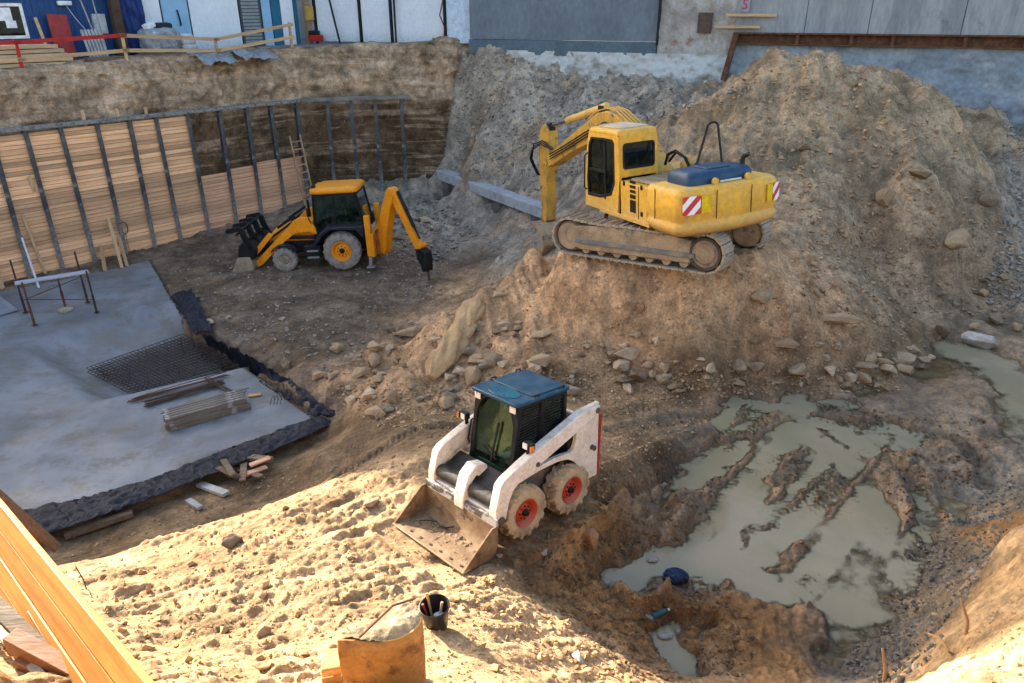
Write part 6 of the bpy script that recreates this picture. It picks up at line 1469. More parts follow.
def build_slab_things():
    # scaffold trestle: steel props and a plank on top
    legs = [((26, 313), (12, 258)), ((35, 326), (20, 264)), ((66, 309), (57, 247)), ((88, 303), (75, 248)), ((97, 313), (84, 254))]
    c = on_slab(60, 308); t = thing('scaffold_trestle', 'small scaffold trestle of rusty steel props with a bluish plank on top', 'trestle', c)
    rel = lambda p: tuple(np.array(p) - c)
    z1 = 1.2
    tops = []
    for k, (f, h) in enumerate(legs):
        p = on_slab(*f); m = MB(); hh = (1.75, 1.4, 1.18, 1.75, 1.4)[k]
        m.cyl(rel(p), rel(p + np.array([.0, 0, hh])), .028, 10); m.cyl(rel(p), rel(p + np.array([0, 0, .62])), .037, 10); m.box(rel(p + np.array([0, 0, .01])), (.13, .13, .014)); m.build('prop_leg', (M_RUST if k in (1, 2) else surf('dark_prop', (.045, .035, .035), (.09, .05, .035), 7, rough=.7)), t); tops.append(p)
    a = (tops[0] + tops[1]) / 2; b = (tops[3] + tops[4]) / 2; u = (b - a) / np.linalg.norm(b - a)
    m = MB(); m.bar(rel(a - u * .12 + [0, 0, z1]), rel(b + u * .15 + [0, 0, z1]), .30, .045); m.build('plank', surf('bluish_plank', (.42, .43, .46), (.34, .35, .38), 2, rough=.7, stretch=(.5, 5, 5)), t, bevel=.004)
    m = MB(); m.cyl(rel(tops[0] + [0, 0, z1 - .05]), rel(tops[1] + [0, 0, z1 - .05]), .02, 8); m.cyl(rel(tops[3] + [0, 0, z1 - .05]), rel(tops[4] + [0, 0, z1 - .05]), .02, 8); m.cyl(rel(tops[0] + [0, 0, .4]), rel(tops[3] + [0, 0, .9]), .014, 6); m.cyl(rel(tops[1] + [0, 0, .85]), rel(tops[4] + [0, 0, .45]), .014, 6); m.build('brace', M_RUST, t)
    p = on_slab(66, 311); m = MB(); m.prism([(p[0] + .2 * math.cos(k * PI / 6) * (1 + .2 * math.sin(k * 2)), p[1] + .2 * math.sin(k * PI / 6)) for k in range(12)], .0, .09, 'z'); tag(m.build('mortar_lump', surf('mortar', (.45, .38, .28), rough=.95, bump=.6), origin='base', bevel=.02), 'flat pale lump of mortar on the slab below the trestle', 'mortar')
    # grey sheet at the left edge
    P = [atz(*q, .04) for q in ((-30, 300), (0, 296), (18, 310), (-2, 316), (-30, 322))]; m = MB(); m.prism([(p[0], p[1]) for p in P], .03, .06, 'z'); tag(m.build('steel_plate', surf('galvanised', (.33, .35, .38), (.25, .27, .30), 3, rough=.5, metal=.2), origin='base'), 'flat grey metal sheet lying on the slab at the left edge', 'metal sheet')
    # bundles of reinforcing bars
    dark = surf('rebar_rust', (.085, .045, .035), (.13, .07, .05), 9, rough=.85, objrand=.2)
    def bundle(p, q, n, spread, label, tied=True):
        a, b = on_slab(*p), on_slab(*q); m = MB(); d = (b - a) / np.linalg.norm(b - a); s = np.array([-d[1], d[0], 0])
        for k in range(n):
            r = RNG.normal(0, spread, 2); z = .02 + abs(RNG.normal(0, .035)); e = RNG.normal(0, .08, 2)
            m.tube([a + s * r[0] + d * e[0] + [0, 0, z], (a + b) / 2 + s * (r[0] + r[1]) / 2 + [0, 0, z + .01], b + s * r[1] + d * e[1] + [0, 0, z]], .011, 6)
        tag(m.build('rebar_bundle', dark, origin='base'), label, 'steel bars')
    bundle((131, 403), (226, 377), 7, .045, 'thin bundle of rusty bars lying farthest back on the slab by the sunken bed')
    bundle((147, 406), (222, 384), 16, .075, 'thick bundle of dark rusty bars on the slab behind the timber stack')
    bundle((165, 414), (243, 393), 8, .04, 'rusty bars lying directly behind the grey timber stack')
    bundle((206, 380), (232, 394), 7, .05, 'short rusty bars lying across the ends of the bundles')
    # timber girders stacked on the slab
    a, b = on_slab(166, 426), on_slab(246, 404); d = (b - a) / np.linalg.norm(b - a); s = np.array([-d[1], d[0], 0]); ang = math.atan2(d[1], d[0]); L = np.linalg.norm(b - a)
    gm = surf('girder_timber', (.22, .19, .155), (.15, .125, .10), 3, rough=.85, bump=.4, stretch=(.5, 6, 6), objrand=.2, spot=(.36, .35, .33), sscale=3, slo=.55, shi=.7)
    lab = ['front left lower girder', 'front right lower girder']
    n = 0
    proto = None
    for lev in range(2):
        for k in range(6 - lev):
            m = MB(); m.box((0, 0, .02), (L, .085, .04)); m.box((0, 0, .13), (L, .085, .04)); m.box((0, 0, .075), (L - .01, .032, .075))
            if proto is None: o = proto = m.build('timber_girder', gm, smooth=0)
            else: o = proto.copy(); COL.objects.link(o)
            c = (a + b) / 2 + s * (-.30 + .115 * k + .05 * lev) + d * RNG.normal(0, .03); o.location = (c[0], c[1], .015 + .152 * lev); o.rotation_euler = (0, 0, ang + RNG.normal(0, .006)); o.scale = (1, 1, 1)
            tag(o, 'grey timber formwork girder in the %s layer of the stack on the slab' % ('lower', 'upper')[lev], 'timber girder', 'girders stacked on the slab, %s layer' % ('lower', 'upper')[lev])
    # little rebar chairs at the right
    p = on_slab(278, 403); t = thing('rebar_chair', 'small rusty wire spacer standing on the slab near its right corner', 'wire spacer', p)
    m = MB()
    for k in range(4):
        x = -.12 + k * .08; m.tube([(x - .03, -.10, 0), (x, -.08, .14), (x, .10, .14), (x + .03, .12, 0)], .008, 5)
    m.build('wire', dark, t)
    p = on_slab(255, 396); m = MB(); m.box((p[0], p[1], .03), (.30, .12, .03), (0, 0, .3)); tag(m.build('wood_scrap', M_WOODX, origin='base'), 'small brown wood scrap lying on the slab right of the bars', 'wood scrap')

def stick(name, p, q, w, h, mat, label, cat, group=None, lift=.04):
    a, b = hit(*p), hit(*q); a[2] += lift + h / 2; b[2] += lift + h / 2
    m = MB(); m.bar(a, b, w, h); o = m.build(name, mat, origin='base', bevel=.004); return tag(o, label, cat, group)

def build_debris():
    stick('timber_beam', (66, 540), (134, 517), .13, .11, M_WOODG, 'long brown timber beam lying beside the black membrane at the lower left', 'timber beam')
    stick('timber_beam', (200, 487), (227, 497), .16, .07, surf('pale_board', (.48, .45, .41), (.4, .37, .33), 3, rough=.8), 'pale grey board lying left of the pile of broken boards', 'board')
    stick('timber_beam', (189, 503), (201, 511), .12, .06, surf('pale_board2', (.38, .36, .35), rough=.8), 'short grey board end poking from the earth below the membrane', 'board')
    stick('timber_beam', (238, 466), (273, 470), .16, .08, M_WOODG, 'reddish brown plank lying on top of the pile of broken boards', 'plank', lift=.22)
    g = 'broken boards piled by the membrane'
    for k, (p, q) in enumerate((((222, 468), (250, 477)), ((228, 480), (256, 468)), ((232, 472), (262, 482)), ((240, 484), (268, 474)), ((246, 470), (244, 490)), ((220, 478), (240, 488)), ((252, 478), (272, 470)), ((226, 474), (236, 490)))):
        stick('broken_board', p, q, .13, .035, M_WOODG if k % 3 else M_LAG2, 'short broken board in the brown heap beside the black membrane', 'broken board', g, lift=.03 + .045 * k)
    for (p, q, lab) in (((0, 497), (57, 548), 'upper dark brown board lying behind the yellow planks at the left edge'), ((0, 508), (44, 545), 'lower dark brown board lying behind the yellow planks at the left edge')):
        a, b = atz(*p, 1.7), atz(*q, .55); d = a - b; a = a + d * .3; m = MB(); m.bar(a, b, .20, .06); tag(m.build('dark_board', surf('brown_board', (.26, .13, .06), (.17, .085, .045), 3, rough=.75, stretch=(.5, 5, 5)), origin='base'), lab, 'board')
    m = MB()
    a, b = hit(52, 524), hit(76, 541); m.tube([a + [0, 0, .05], (a + b) / 2 + [0, .05, .16], b + [0, 0, .05]], .02, 6); m.tube([(a + b) / 2 + [0, .05, .16], (a + b) / 2 + [.25, .1, .25]], .014, 6)
    tag(m.build('branch', M_WOODG, origin='base'), 'thin brown branch lying on the membrane left of the long timber beam', 'branch')
    a = hit(87, 590); m = MB(); m.tube([a - [0, 0, .1], a + [-.02, .02, .16], a + [-.05, .0, .38]], .008, 6); tag(m.build('steel_rod', M_RUST, origin='base'), 'thin rusty rod sticking up out of the sandy slope at the left', 'steel rod')
    # yellow planks standing on edge at the near left, one above another
    P0, P1 = atz(0, 500, 4.2), atz(152, 683, 5.05); d = (P1 - P0) / np.linalg.norm(P1 - P0); A = P0 - d * .9; B = P1 + d * .9
    side = np.cross(d, [0, 0, 1]); side /= np.linalg.norm(side)
    if side @ np.array([0, -1, 0]) < 0: side = -side
    h = .272; dn = np.array([0, 0, -1.0]) + side * .32; dn /= np.linalg.norm(dn)
    yl = surf('yellow_plank', (.46, .205, .042), (.34, .14, .028), 1.6, rough=.55, bump=.25, bscale=20, bdist=.004, stretch=(.35, 7, 7), objrand=.25, spot=(.18, .08, .03), sscale=8, slo=.72, shi=.78)
    labs = ['topmost yellow plank of the stack at the near left corner, with a sunlit top edge', 'second yellow plank from the top at the near left corner', 'third yellow plank from the top at the near left corner', 'lowest yellow plank of the leaning stack at the near left corner']
    def oriented(c, L, w, hh, mat, lab, cat, name, xax, zax):
        o = MB().box((0, 0, 0), (L, w, hh)).build(name, mat, bevel=.006)
        x = Vector(xax).normalized(); z = Vector(zax); z = (z - x * z.dot(x)).normalized(); y = z.cross(x); Mx = Matrix((x, y, z)).transposed().to_4x4(); Mx.translation = Vector(c); o.matrix_world = Mx
        return tag(o, lab, cat)
    for k in range(4):
        c = (A + B) / 2 + dn * (h * (k + .5)) + side * (-.006 * (k % 2)) + d * (.1 * math.sin(k * 2.1))
        oriented(c, np.linalg.norm(B - A), .055, h - .03, yl, labs[k], 'plank', 'timber_plank', d, -dn)
    c = (A + B) / 2 - side * .05 + dn * .85 + d * 1.2
    oriented(c, 3.6, .05, .26, surf('brown_plank', (.33, .16, .07), (.24, .11, .05), 2, rough=.7, stretch=(.5, 6, 6)), 'reddish plank standing behind the foot of the yellow planks', 'plank', 'timber_plank', d + np.array([0, 0, -.04]), [0, 0, 1])
    # weathered boards and a block below the yellow planks, colours darkened to imitate shade
    for k, (p, q, z0, z1, w, hh, mt, lab) in enumerate((((-20, 590), (75, 683), 3.9, 4.0, .14, .05, surf('grey_board', (.10, .07, .045), (.06, .045, .03), 3, rough=.8, stretch=(.5, 6, 6)), 'weathered board, darkened as if shaded, lying just below the yellow planks'),
                                 ((-20, 612), (48, 683), 3.95, 4.05, .07, .04, surf('pale_lath', (.40, .33, .27), rough=.7), 'pale thin lath lying below the yellow planks'),
                                 ((12, 640), (92, 683), 4.1, 4.05, .13, .16, surf('red_timber', (.22, .085, .03), (.15, .06, .025), 3, rough=.65, stretch=(.6, 5, 5)), 'thick reddish timber block lying at the bottom left below the planks'),
                                 ((22, 660), (70, 690), 4.0, 3.95, .12, .12, MATS.get('red_timber'), 'second reddish timber block under the thicker one at the bottom left'))):
        a, b = atz(*p, z0), atz(*q, z1); m = MB(); m.bar(a, b, w, hh); o = m.build('timber_piece', mt or MATS['red_timber'], origin='base', bevel=.006); tag(o, lab, 'timber')
    # earth heap in the bottom left corner
    c = atz(2, 668, 4.6); X, Y = np.meshgrid(np.linspace(-1.1, .32, 90), np.linspace(-1.2, .48, 90)); r = np.hypot((X + .35) / .62, (Y + .3) / .72)
    Z = .95 * (1 - r ** 2) + .10 * fbm(X * 3, Y * 3, 4, 81) + .04 * fbm(X * 10, Y * 10, 2, 82); Z = np.maximum(Z, -1.2)
    o = grid_mesh('sand_heap', X, Y, Z, earth_material('heap_earth', False, (.40, .27, .13), (.30, .19, .09))); o.location = (c[0], c[1], c[2] - .75); tag(o, 'heap of orange sand in the bottom left corner in front of the planks', 'sand heap')

def build_bin():
    # rusty sheet-metal bin filled with sand
    zt = 4.35; base = 3.05
    z4 = lambda x, y: (320 + x * .17578, 570 + y * .17574)
    P = [atz(*z4(*p), zt)[:2] for p in ((80, 372), (150, 385), (220, 397), (300, 412), (380, 414), (450, 404), (520, 370), (565, 330), (588, 288), (575, 235), (535, 185), (480, 163), (420, 180), (365, 225), (320, 270), (250, 310), (170, 345))]
    P = np.array(P); c = P.mean(0)
    t = thing('sand_bin', 'curved rusty orange sheet-metal bin filled with sand beside the black bucket', 'bin', (c[0], c[1], base))
    n = 80
    acc = np.concatenate([[0], np.cumsum(np.linalg.norm(np.diff(np.vstack([P, P[:1]]), axis=0), axis=1))]); tt = np.linspace(0, acc[-1], n, endpoint=False); Q = np.vstack([P, P[:1]]); R_ = np.stack([np.interp(tt, acc, Q[:, k]) for k in (0, 1)], 1) - c
    ker = np.array([1, 2, 1]) / 4
    for _ in range(2): R_ = sum(np.roll(R_, s, 0) * w for s, w in zip((-1, 0, 1), ker))
    rings = []
    for k in range(8):
        f = k / 7; z = f * (zt - base); w = 1 - .03 * (1 - f); wob = .012 * np.sin(tt * 9 + k * 1.3)
        rings.append([(x * (w + a), y * (w + a), z - f * .16 * (-.71 * x + .70 * y) - .02 * f) for (x, y), a in zip(R_, wob)])
    m = MB(); m.loft(rings, cap=False); o = m.build('shell', surf('rusty_sheet', (.46, .235, .065), (.36, .17, .05), 3, rough=.8, bump=.4, bscale=16, bdist=.008, spot=(.20, .09, .035), sscale=5, slo=.50, shi=.68), t); s = o.modifiers.new('t', 'SOLIDIFY'); s.thickness = .018
    xs, ys = np.meshgrid(np.linspace(-.60, .60, 90), np.linspace(-.4, .45, 70)); poly = [(x * .985, y * .985) for x, y in R_]
    ins = inpoly(xs, ys, poly); dd = dpoly(xs, ys, poly); Z = zt - base + .0 + .025 * sstep(0, .2, dd) - .16 * (-.71 * xs + .70 * ys) * sstep(0, .12, dd) + .015 * fbm(xs * 9, ys * 9, 3, 91)
    g = grid_mesh('sand_fill', xs, ys, Z, earth_material('bin_sand', False, (.50, .40, .27), (.44, .33, .21)), ins, parent=t)
    a, b = atz(*z4(225, 395), zt)[:2] - c, atz(*z4(540, 178), zt)[:2] - c; m = MB(); m.tube([(a[0], a[1], zt - base + .02), (*(a * .4 + b * .6), zt - base + .11), (b[0], b[1], zt - base + .03)], .010, 6); m.build('tie_rod', M_RUST, t)
    # pale brick ends to its left
    for k in range(4):
        p = atz(331, 657 + 9 * k, 3.85 - .13 * k); m = MB(); m.box((p[0], p[1], p[2] - .06), (.16, .22, .085), (0, 0, .2)); tag(m.build('timber_offcut', M_WOODX, origin='base', bevel=.01), 'pale timber offcut stacked against the left side of the rusty bin', 'timber offcut', 'offcuts beside the rusty bin')
    m = MB(); p = atz(331, 683, 3.4); m.box((p[0] - .02, p[1] - .05, p[2] - .28), (.2, .26, .56), (0, 0, .2)); tag(m.build('timber_block', M_WOODX, origin='base', bevel=.01), 'upright timber block under the offcuts beside the rusty bin', 'timber')
    # black bucket
    p = hit(437, 626); z = p[2] + .005
    t = thing('bucket', 'black plastic builder\'s bucket with tools in it on the sandy slope', 'bucket', (p[0], p[1], z), (RAD(2), RAD(-3), 0))
    m = MB(); m.lathe([(0, .0), (.105, .0), (.112, .01), (.148, .26), (.158, .262), (.158, .285), (.148, .288), (.141, .27), (.105, .02), (0, .018)], ax='z', n=36); m.build('body', surf('bucket_plastic', (.014, .015, .017), (.022, .022, .022), 3, rough=.35, bump=.05, dust=SAND, dustamt=.25), t)
    m = MB(); m.tube([(-.155, 0, .275), (-.15, .05, .20), (-.08, .145, .15), (.08, .145, .15), (.15, .05, .20), (.155, 0, .275)], .006, 6); m.build('handle', M_CHROME, t)
    x = bpy.data.objects
    for k, (dx, dy, lx, ly, mt, lab) in enumerate(((-.04, .02, -.10, .10, M_WOODX, 'wooden tool handle sticking out of the black bucket'), (-.06, -.02, -.13, -.02, surf('red_grip', (.30, .04, .03), rough=.4, bump=0), 'tool with a dark red grip standing in the black bucket'), (.02, -.02, .06, .04, surf('pale_grip', (.5, .42, .26), rough=.5, bump=0), 'pale trowel handle standing in the black bucket'))):
        m = MB(); m.cyl((p[0] + dx, p[1] + dy, z + .03), (p[0] + lx, p[1] + ly, z + .34 - .03 * k), .014, 8); m.box((p[0] + dx, p[1] + dy, z + .06), (.06, .012, .09)); tag(m.build('hand_tool', mt, origin='base'), lab, 'tool')
    m = MB(); q = (p[0] + .03, p[1] - .01, z + .12); 
    U, V = np.meshgrid(np.linspace(0, 2 * PI, 24), np.linspace(0, PI, 14)); k = 1 + .2 * fbm(np.cos(U) * 2, V * 2, 2, 14); g = grid_mesh('rag', .07 * np.cos(U) * np.sin(V) * k, .06 * np.sin(U) * np.sin(V) * k, .06 * np.cos(V) * k, surf('rag_white', (.55, .54, .52), rough=.9)); g.location = q; tag(g, 'crumpled pale rag lying inside the black bucket', 'rag')

def crumple(name, loc, sx, sy, sz, seed, mat, label, cat, amp=.35):
    U, V = np.meshgrid(np.linspace(0, 2 * PI, 56), np.linspace(.02, PI - .02, 34)); X, Y, Z = np.cos(U) * np.sin(V), np.sin(U) * np.sin(V), np.cos(V)
    k = 1 + amp * (1 - 2 * np.abs(fbm(X * 1.7 + Z, Y * 1.7 - Z * 1.3, 3, seed))) * np.sin(V) ; k[:, -1] = k[:, 0]
    o = grid_mesh(name, X * sx * k, Y * sy * k, (Z * k + .8) * sz, mat); o.location = loc; return tag(o, label, cat)

def build_litter():
    p = hit(675, 579); crumple('plastic_bag', (p[0], p[1], max(p[2], WATER_Z) - .02), .15, .12, .085, 21, surf('bag_blue', (.006, .022, .07), (.004, .01, .025), 7, rough=.35, bump=.5, bscale=12, bdist=.03, spot=(.10, .22, .38), sscale=8, slo=.62, shi=.68), 'crumpled dark blue plastic bag lying in the mud by the small pool', 'bag')
    p = hit(660, 616); t = thing('plastic_bottle', 'crushed teal plastic bottle lying in the mud below the blue bag', 'bottle', (p[0], p[1], max(p[2], WATER_Z) + .05), (0, PI / 2, .5)); m = MB(); m.lathe([(0, -.13), (.042, -.13), (.045, -.10), (.040, -.02), (.045, .06), (.02, .11), (.016, .13), (0, .13)], ax='z', n=16); m.build('body', surf('teal_plastic', (.03, .10, .12), rough=.25, bump=.2), t); m = MB(); m.cyl((0, 0, .125), (0, 0, .155), .018, 12); m.build('cap', surf('cap_white', (.6, .6, .6), rough=.4, bump=0), t)
    p = hit(648, 617); crumple('paper_scrap', (p[0], p[1], max(p[2], WATER_Z)), .09, .07, .02, 31, surf('scrap_pale', (.27, .25, .22), rough=.6), 'pale plastic scrap lying left of the teal bottle', 'scrap')
    p = hit(651, 573); crumple('paper_scrap', (p[0], p[1], max(p[2], WATER_Z)), .07, .05, .02, 33, MATS['scrap_pale'], 'pale scrap floating on the pool beside the blue bag', 'scrap')
    p = hit(664, 647); crumple('paper_scrap', (p[0], p[1], max(p[2], WATER_Z)), .08, .05, .02, 35, MATS['scrap_pale'], 'pale plastic scrap lying in the orange mud near the ridge', 'scrap')
    # roots out of the near bank
    rt = surf('root_brown', (.40, .24, .12), (.28, .16, .08), 6, rough=.8)
    a = hit(945, 661); b = hit(918, 655); m = MB(); m.tube([a + [.15, 0, 0], a + [0, 0, .12], (a * .6 + b * .4) + [0, 0, .25], b + [0, 0, .30], b + [-.04, 0, .2]], [.014, .012, .011, .009, .006], 6); tag(m.build('root', rt, origin='base'), 'pale root reaching out of the near right bank over the gravel', 'root')
    a = hit(968, 634); m = MB(); m.tube([a - [0, 0, .1], a + [-.03, .02, .14], a + [-.10, .05, .30], a + [-.13, .05, .36]], [.016, .014, .011, .006], 6); tag(m.build('root', rt, origin='base'), 'short brown root standing up from the near right bank', 'root')
    a = hit(886, 681); m = MB(); m.tube([a - [0, 0, .1], a + [-.02, .04, .15], a + [-.05, .12, .32]], [.022, .02, .012], 6); tag(m.build('root', rt, origin='base'), 'thick brown stick standing in the wet gravel at the bottom edge', 'stick')
    # black hose end by the slab corner and drain mat on the mud
    p = hit(330, 415); crumple('membrane_scrap', p, .16, .1, .06, 41, plastic(), 'scrap of black membrane at the near right corner of the slab', 'plastic scrap')

# ------------------------------------------------------------------ stones
ROCKMESH = []
def rock_mesh(seed, n=18, flat=.75, rounded=.0):
    r = random.Random(seed); bm = bmesh.new()
    for _ in range(n):
        v = Vector((r.gauss(0, 1), r.gauss(0, 1), r.gauss(0, 1))).normalized(); v *= r.uniform(.75, 1.0)
        bm.verts.new((v.x * .5, v.y * .5 * r.uniform(.8, 1), v.z * .5 * flat))
    h = bmesh.ops.convex_hull(bm, input=bm.verts); bmesh.ops.delete(bm, geom=list({g for g in h['geom_interior'] + h['geom_unused'] if isinstance(g, bmesh.types.BMVert)}), context='VERTS')
    bmesh.ops.bevel(bm, geom=bm.edges[:], offset=.022, segments=1, affect='EDGES', clamp_overlap=True)
    bmesh.ops.triangulate(bm, faces=bm.faces[:]); bmesh.ops.subdivide_edges(bm, edges=bm.edges[:], cuts=1)
    P = np.array([v.co for v in bm.verts]); k = .045 * fbm(P[:, 0] * 4 + P[:, 2] * 3 + seed, P[:, 1] * 4 - P[:, 2] * 3, 3, seed % 50)
    for v, a in zip(bm.verts, k): v.co *= 1 + a
    bmesh.ops.recalc_face_normals(bm, faces=bm.faces); me = bpy.data.meshes.new('rock'); bm.to_mesh(me); bm.free()
    me.shade_smooth(); me.set_sharp_from_angle(angle=RAD(14)); return me

STONE_COLS = {'sand': ((.46, .315, .175), (.38, .25, .135)), 'tan': ((.46, .32, .185), (.33, .22, .125)), 'grey': ((.33, .255, .175), (.22, .17, .115)), 'pale': ((.56, .42, .28), (.42, .30, .19)), 'white': ((.52, .50, .46), (.38, .35, .30)), 'brown': ((.22, .15, .09), (.15, .10, .06)), 'orange': ((.38, .20, .09), (.27, .14, .07))}
def stone_mat(k): return surf('stone_' + k, *STONE_COLS[k], 2.2, rough=.95, bump=.9, bscale=7, bdist=.06, dust=(.44, .30, .175), dustamt=.5, objrand=.25)
_rk = {}
def rock(px, py, size, col, label, group=None, sc=(1, .8, .7), rz=None, sink=.25, name='rock', rx=0, ry=0, world=None):
    p = hit(px, py) if world is None else world
    key = (col, RNG.integers(0, 7))
    if key not in _rk: me = rock_mesh(int(key[1]) * 13 + hash_col(col), 11 + int(key[1])); me.materials.append(stone_mat(col)); _rk[key] = me
    o = bpy.data.objects.new(name, _rk[key]); COL.objects.link(o)
    o.scale = tuple(size * s for s in sc); o.rotation_euler = (rx or RNG.normal(0, .15), ry or RNG.normal(0, .15), RNG.uniform(0, 6.28) if rz is None else rz)
    o.location = (p[0], p[1], p[2] + size * sc[2] * (.5 - sink) * .75); return tag(o, label, 'rock', group)
def hash_col(c): return sum(ord(x) for x in c) % 97

def build_rocks():
    # the rocks one can tell apart
    a, b = hit(432, 380), hit(480, 303); d = Vector(b - a); L = d.length; me = rock_mesh(77, 26, .9); me.materials.append(surf('long_stone', (.48, .31, .15), (.35, .21, .10), 2.4, rough=.9, bump=.6, bscale=9, bdist=.03, dust=(.40, .29, .18), dustamt=.4))
    m = MB(); rings = []
    jj, kk = np.meshgrid(np.arange(40) * 2 * PI / 40, np.arange(49) / 48 * 2.4); LN = .92 + .24 * fbm(np.cos(jj) * 1.1 + kk * 1.3, np.sin(jj) * 1.1 - kk * .8, 4, 121) + .30 * (clods(np.cos(jj) * 1.2 + kk * 1.5, np.sin(jj) * 1.2 + kk * .4, 5) - .4)
    side = d.cross(Vector((0, 0, 1))).normalized(); upv = side.cross(d).normalized()
    for k in range(49):
        f = k / 48; wv = (.22 + .11 * math.sin(f * 3.0 + .2) + .05 * f) * min(1, .55 + 5 * f, .5 + 6 * (1 - f)); ctr = Vector(a) + d * f + upv * (.08 + .05 * math.sin(f * 7)) + side * .05 * math.sin(f * 5)
        rings.append([tuple(ctr + (side * math.cos(2 * PI * j / 40) * wv + upv * math.sin(2 * PI * j / 40) * wv * .8) * LN[k, j]) for j in range(40)])
    m.loft(rings); o = m.build('long_rock', MATS['long_stone'], origin='base', smooth=60); tag(o, 'long narrow tan rock lying like a log up the left flank of the excavator mound', 'rock')
    S = [(621, 368, .58, 'pale', 'big pale boulder at the foot of the mound right of the blue cab roof', (1, .75, .62)), (622, 388 - 8, .34, 'brown', 'brown rock directly below the big pale boulder', (1, .8, .7)),
         (624, 348, .36, 'pale', 'pale rock resting above the big pale boulder', (1, .7, .6)), (612, 356, .34, 'grey', 'grey rock on the left above the big pale boulder', (1, .8, .7)), (648, 366, .34, 'tan', 'tan rock touching the right side of the big pale boulder', (1, .7, .65)), (663, 371, .36, 'pale', 'second tan rock right of the big pale boulder', (.8, .7, 1.0)),
         (639, 311, .34, 'orange', 'reddish orange rock in the middle of the mound face', (1, .8, .9)), (634, 337, .34, 'tan', 'round tan rock on the mound face below the reddish one', (1, .8, .7)),
         (412, 335, 1.0, 'tan', 'large flat tan slab of rock half buried left of the log-like rock', (1, .42, .4)), (390, 333, .42, 'brown', 'blocky brown rock at the left foot of the excavator mound', (.8, .7, .9)),
         (500, 296, .50, 'pale', 'pale rock lodged just right above the log-like rock', (1, .6, .5)), (504, 326, .5, 'pale', 'flat pale rock on the mound right of the log-like rock', (1, .55, .4)), (483, 362, .4, 'tan', 'tan rock below the foot of the log-like rock', (1, .7, .6)),
         (493, 364, .52, 'grey', 'upright grey rock standing behind the loader cab', (.6, .5, 1.1)), (474, 379, .62, 'tan', 'big tan boulder left of the loader cab roof', (1, .8, .85)), (450, 392, .5, 'grey', 'flat grey rock between the tan boulders left of the loader', (1, .6, .45)), (393, 402, .5, 'tan', 'pointed tan rock standing left of the loader near the path', (.65, .55, 1.0)), (368, 398, .5, 'pale', 'pale blocky rock at the left end of the rock line', (1, .8, .7)), (381, 416, .36, 'grey', 'small grey rock lowest in the rock line left of the loader', (1, .8, .8)),
         (208, 327, .62, 'pale', 'pale tan boulder at the far right corner of the slab', (1, .75, .7)), (286, 367, .40, 'brown', 'brown boulder beside the membrane right of the slab', (1, .85, .85)), (320, 378, .46, 'tan', 'round tan boulder right of the slab corner', (1, .85, .8)),
         (978, 344, .85, 'white', 'big whitish boulder standing at the water right of the spoil heap', (1, .72, .68)), (995, 322, .50, 'grey', 'grey rock behind the big whitish boulder', (1, .75, .7)), (940, 334, .50, 'brown', 'round brown rock left of the big whitish boulder', (1, .85, .9)), (905, 362, .62, 'pale', 'flat pale rock at the right end of the mound foot', (1, .7, .5)), (798, 373, .85, 'tan', 'wide tan rock along the foot of the mound above the water', (1, .45, .38)), (848, 381, .42, 'pale', 'pale blocky rock by the water below the right end of the mound', (1, .8, .8)), (868, 376, .50, 'brown', 'brown angular rock right of the pale blocky one by the water', (.9, .7, .9)), (838, 322, .95, 'tan', 'long tan rock buried in the top of the mound at its right end', (1, .45, .4)), (762, 300, .55, 'tan', 'blocky tan rock buried in the mound below the excavator tail', (1, .7, .7)),
         (955, 245, .95, 'tan', 'large block of hard earth on the right side of the spoil heap', (1, .8, .75)), (885, 205, .80, 'tan', 'square tan rock on the lower spoil heap right of the excavator', (.7, .6, 1.0)), (918, 178, .6, 'brown', 'brown boulder sticking out of the upper spoil heap', (1, .9, .8)), (987, 203, .62, 'brown', 'dark brown rock near the right edge of the spoil heap', (1, .9, .9)), (805, 150, .45, 'brown', 'small brown rock on the middle of the spoil heap face', (1, .8, .7)),
         (578, 660, .20, 'white', 'white stone lying on the crest of the sandy ridge', (1, .7, .6)), (500, 556, .2, 'pale', 'pale flat stone in the mud beside the loader front wheel', (1, .5, .3)), (545, 553, .14, 'white', 'small white stone in the wheel track beside the loader', (1, .8, .6)), (264, 632, .22, 'tan', 'tan clod lying alone on the sandy slope left of the bin', (1, .8, .7)), (232, 545, .34, 'brown', 'large brown clod near the top of the sandy slope', (1, .8, .8)), (372, 505, .30, 'pale', 'pale stone in the slope left of the loader bucket', (1, .7, .6)), (590, 555 - 12, .4, 'orange', 'orange clod of earth in the mud right of the loader rear wheel', (1, .8, .8))]
    for px, py, s, c, lab, sc in S: rock(px, py, s * 1.22, c, lab, None, sc)
    # rows and heaps of like stones
    def band(poly, n, smin, smax, cols, label, group, pw=2.2, name='rock'):
        P = np.array(poly); lo, hi = P.min(0), P.max(0); k = 0; tries = 0
        while k < n and tries < n * 30:
            tries += 1; q = lo + (hi - lo) * RNG.random(2)
            if not inpoly(q[:1], q[1:], poly)[0]: continue
            s = smin + (smax - smin) * RNG.random() ** pw
            rock(q[0], q[1], s, cols[RNG.integers(len(cols))], label, group, (1, RNG.uniform(.6, .9), RNG.uniform(.5, .85)), sink=RNG.uniform(.1, .42), name=name); k += 1
    band([(345, 350), (390, 320), (470, 300), (540, 330), (640, 340), (690, 350), (680, 392), (590, 398), (480, 395), (400, 425), (350, 402)], 72, .24, .80, ['tan', 'grey', 'pale', 'tan', 'brown'], 'stone in the loose row along the left foot of the excavator mound', 'stones along the left foot of the mound')
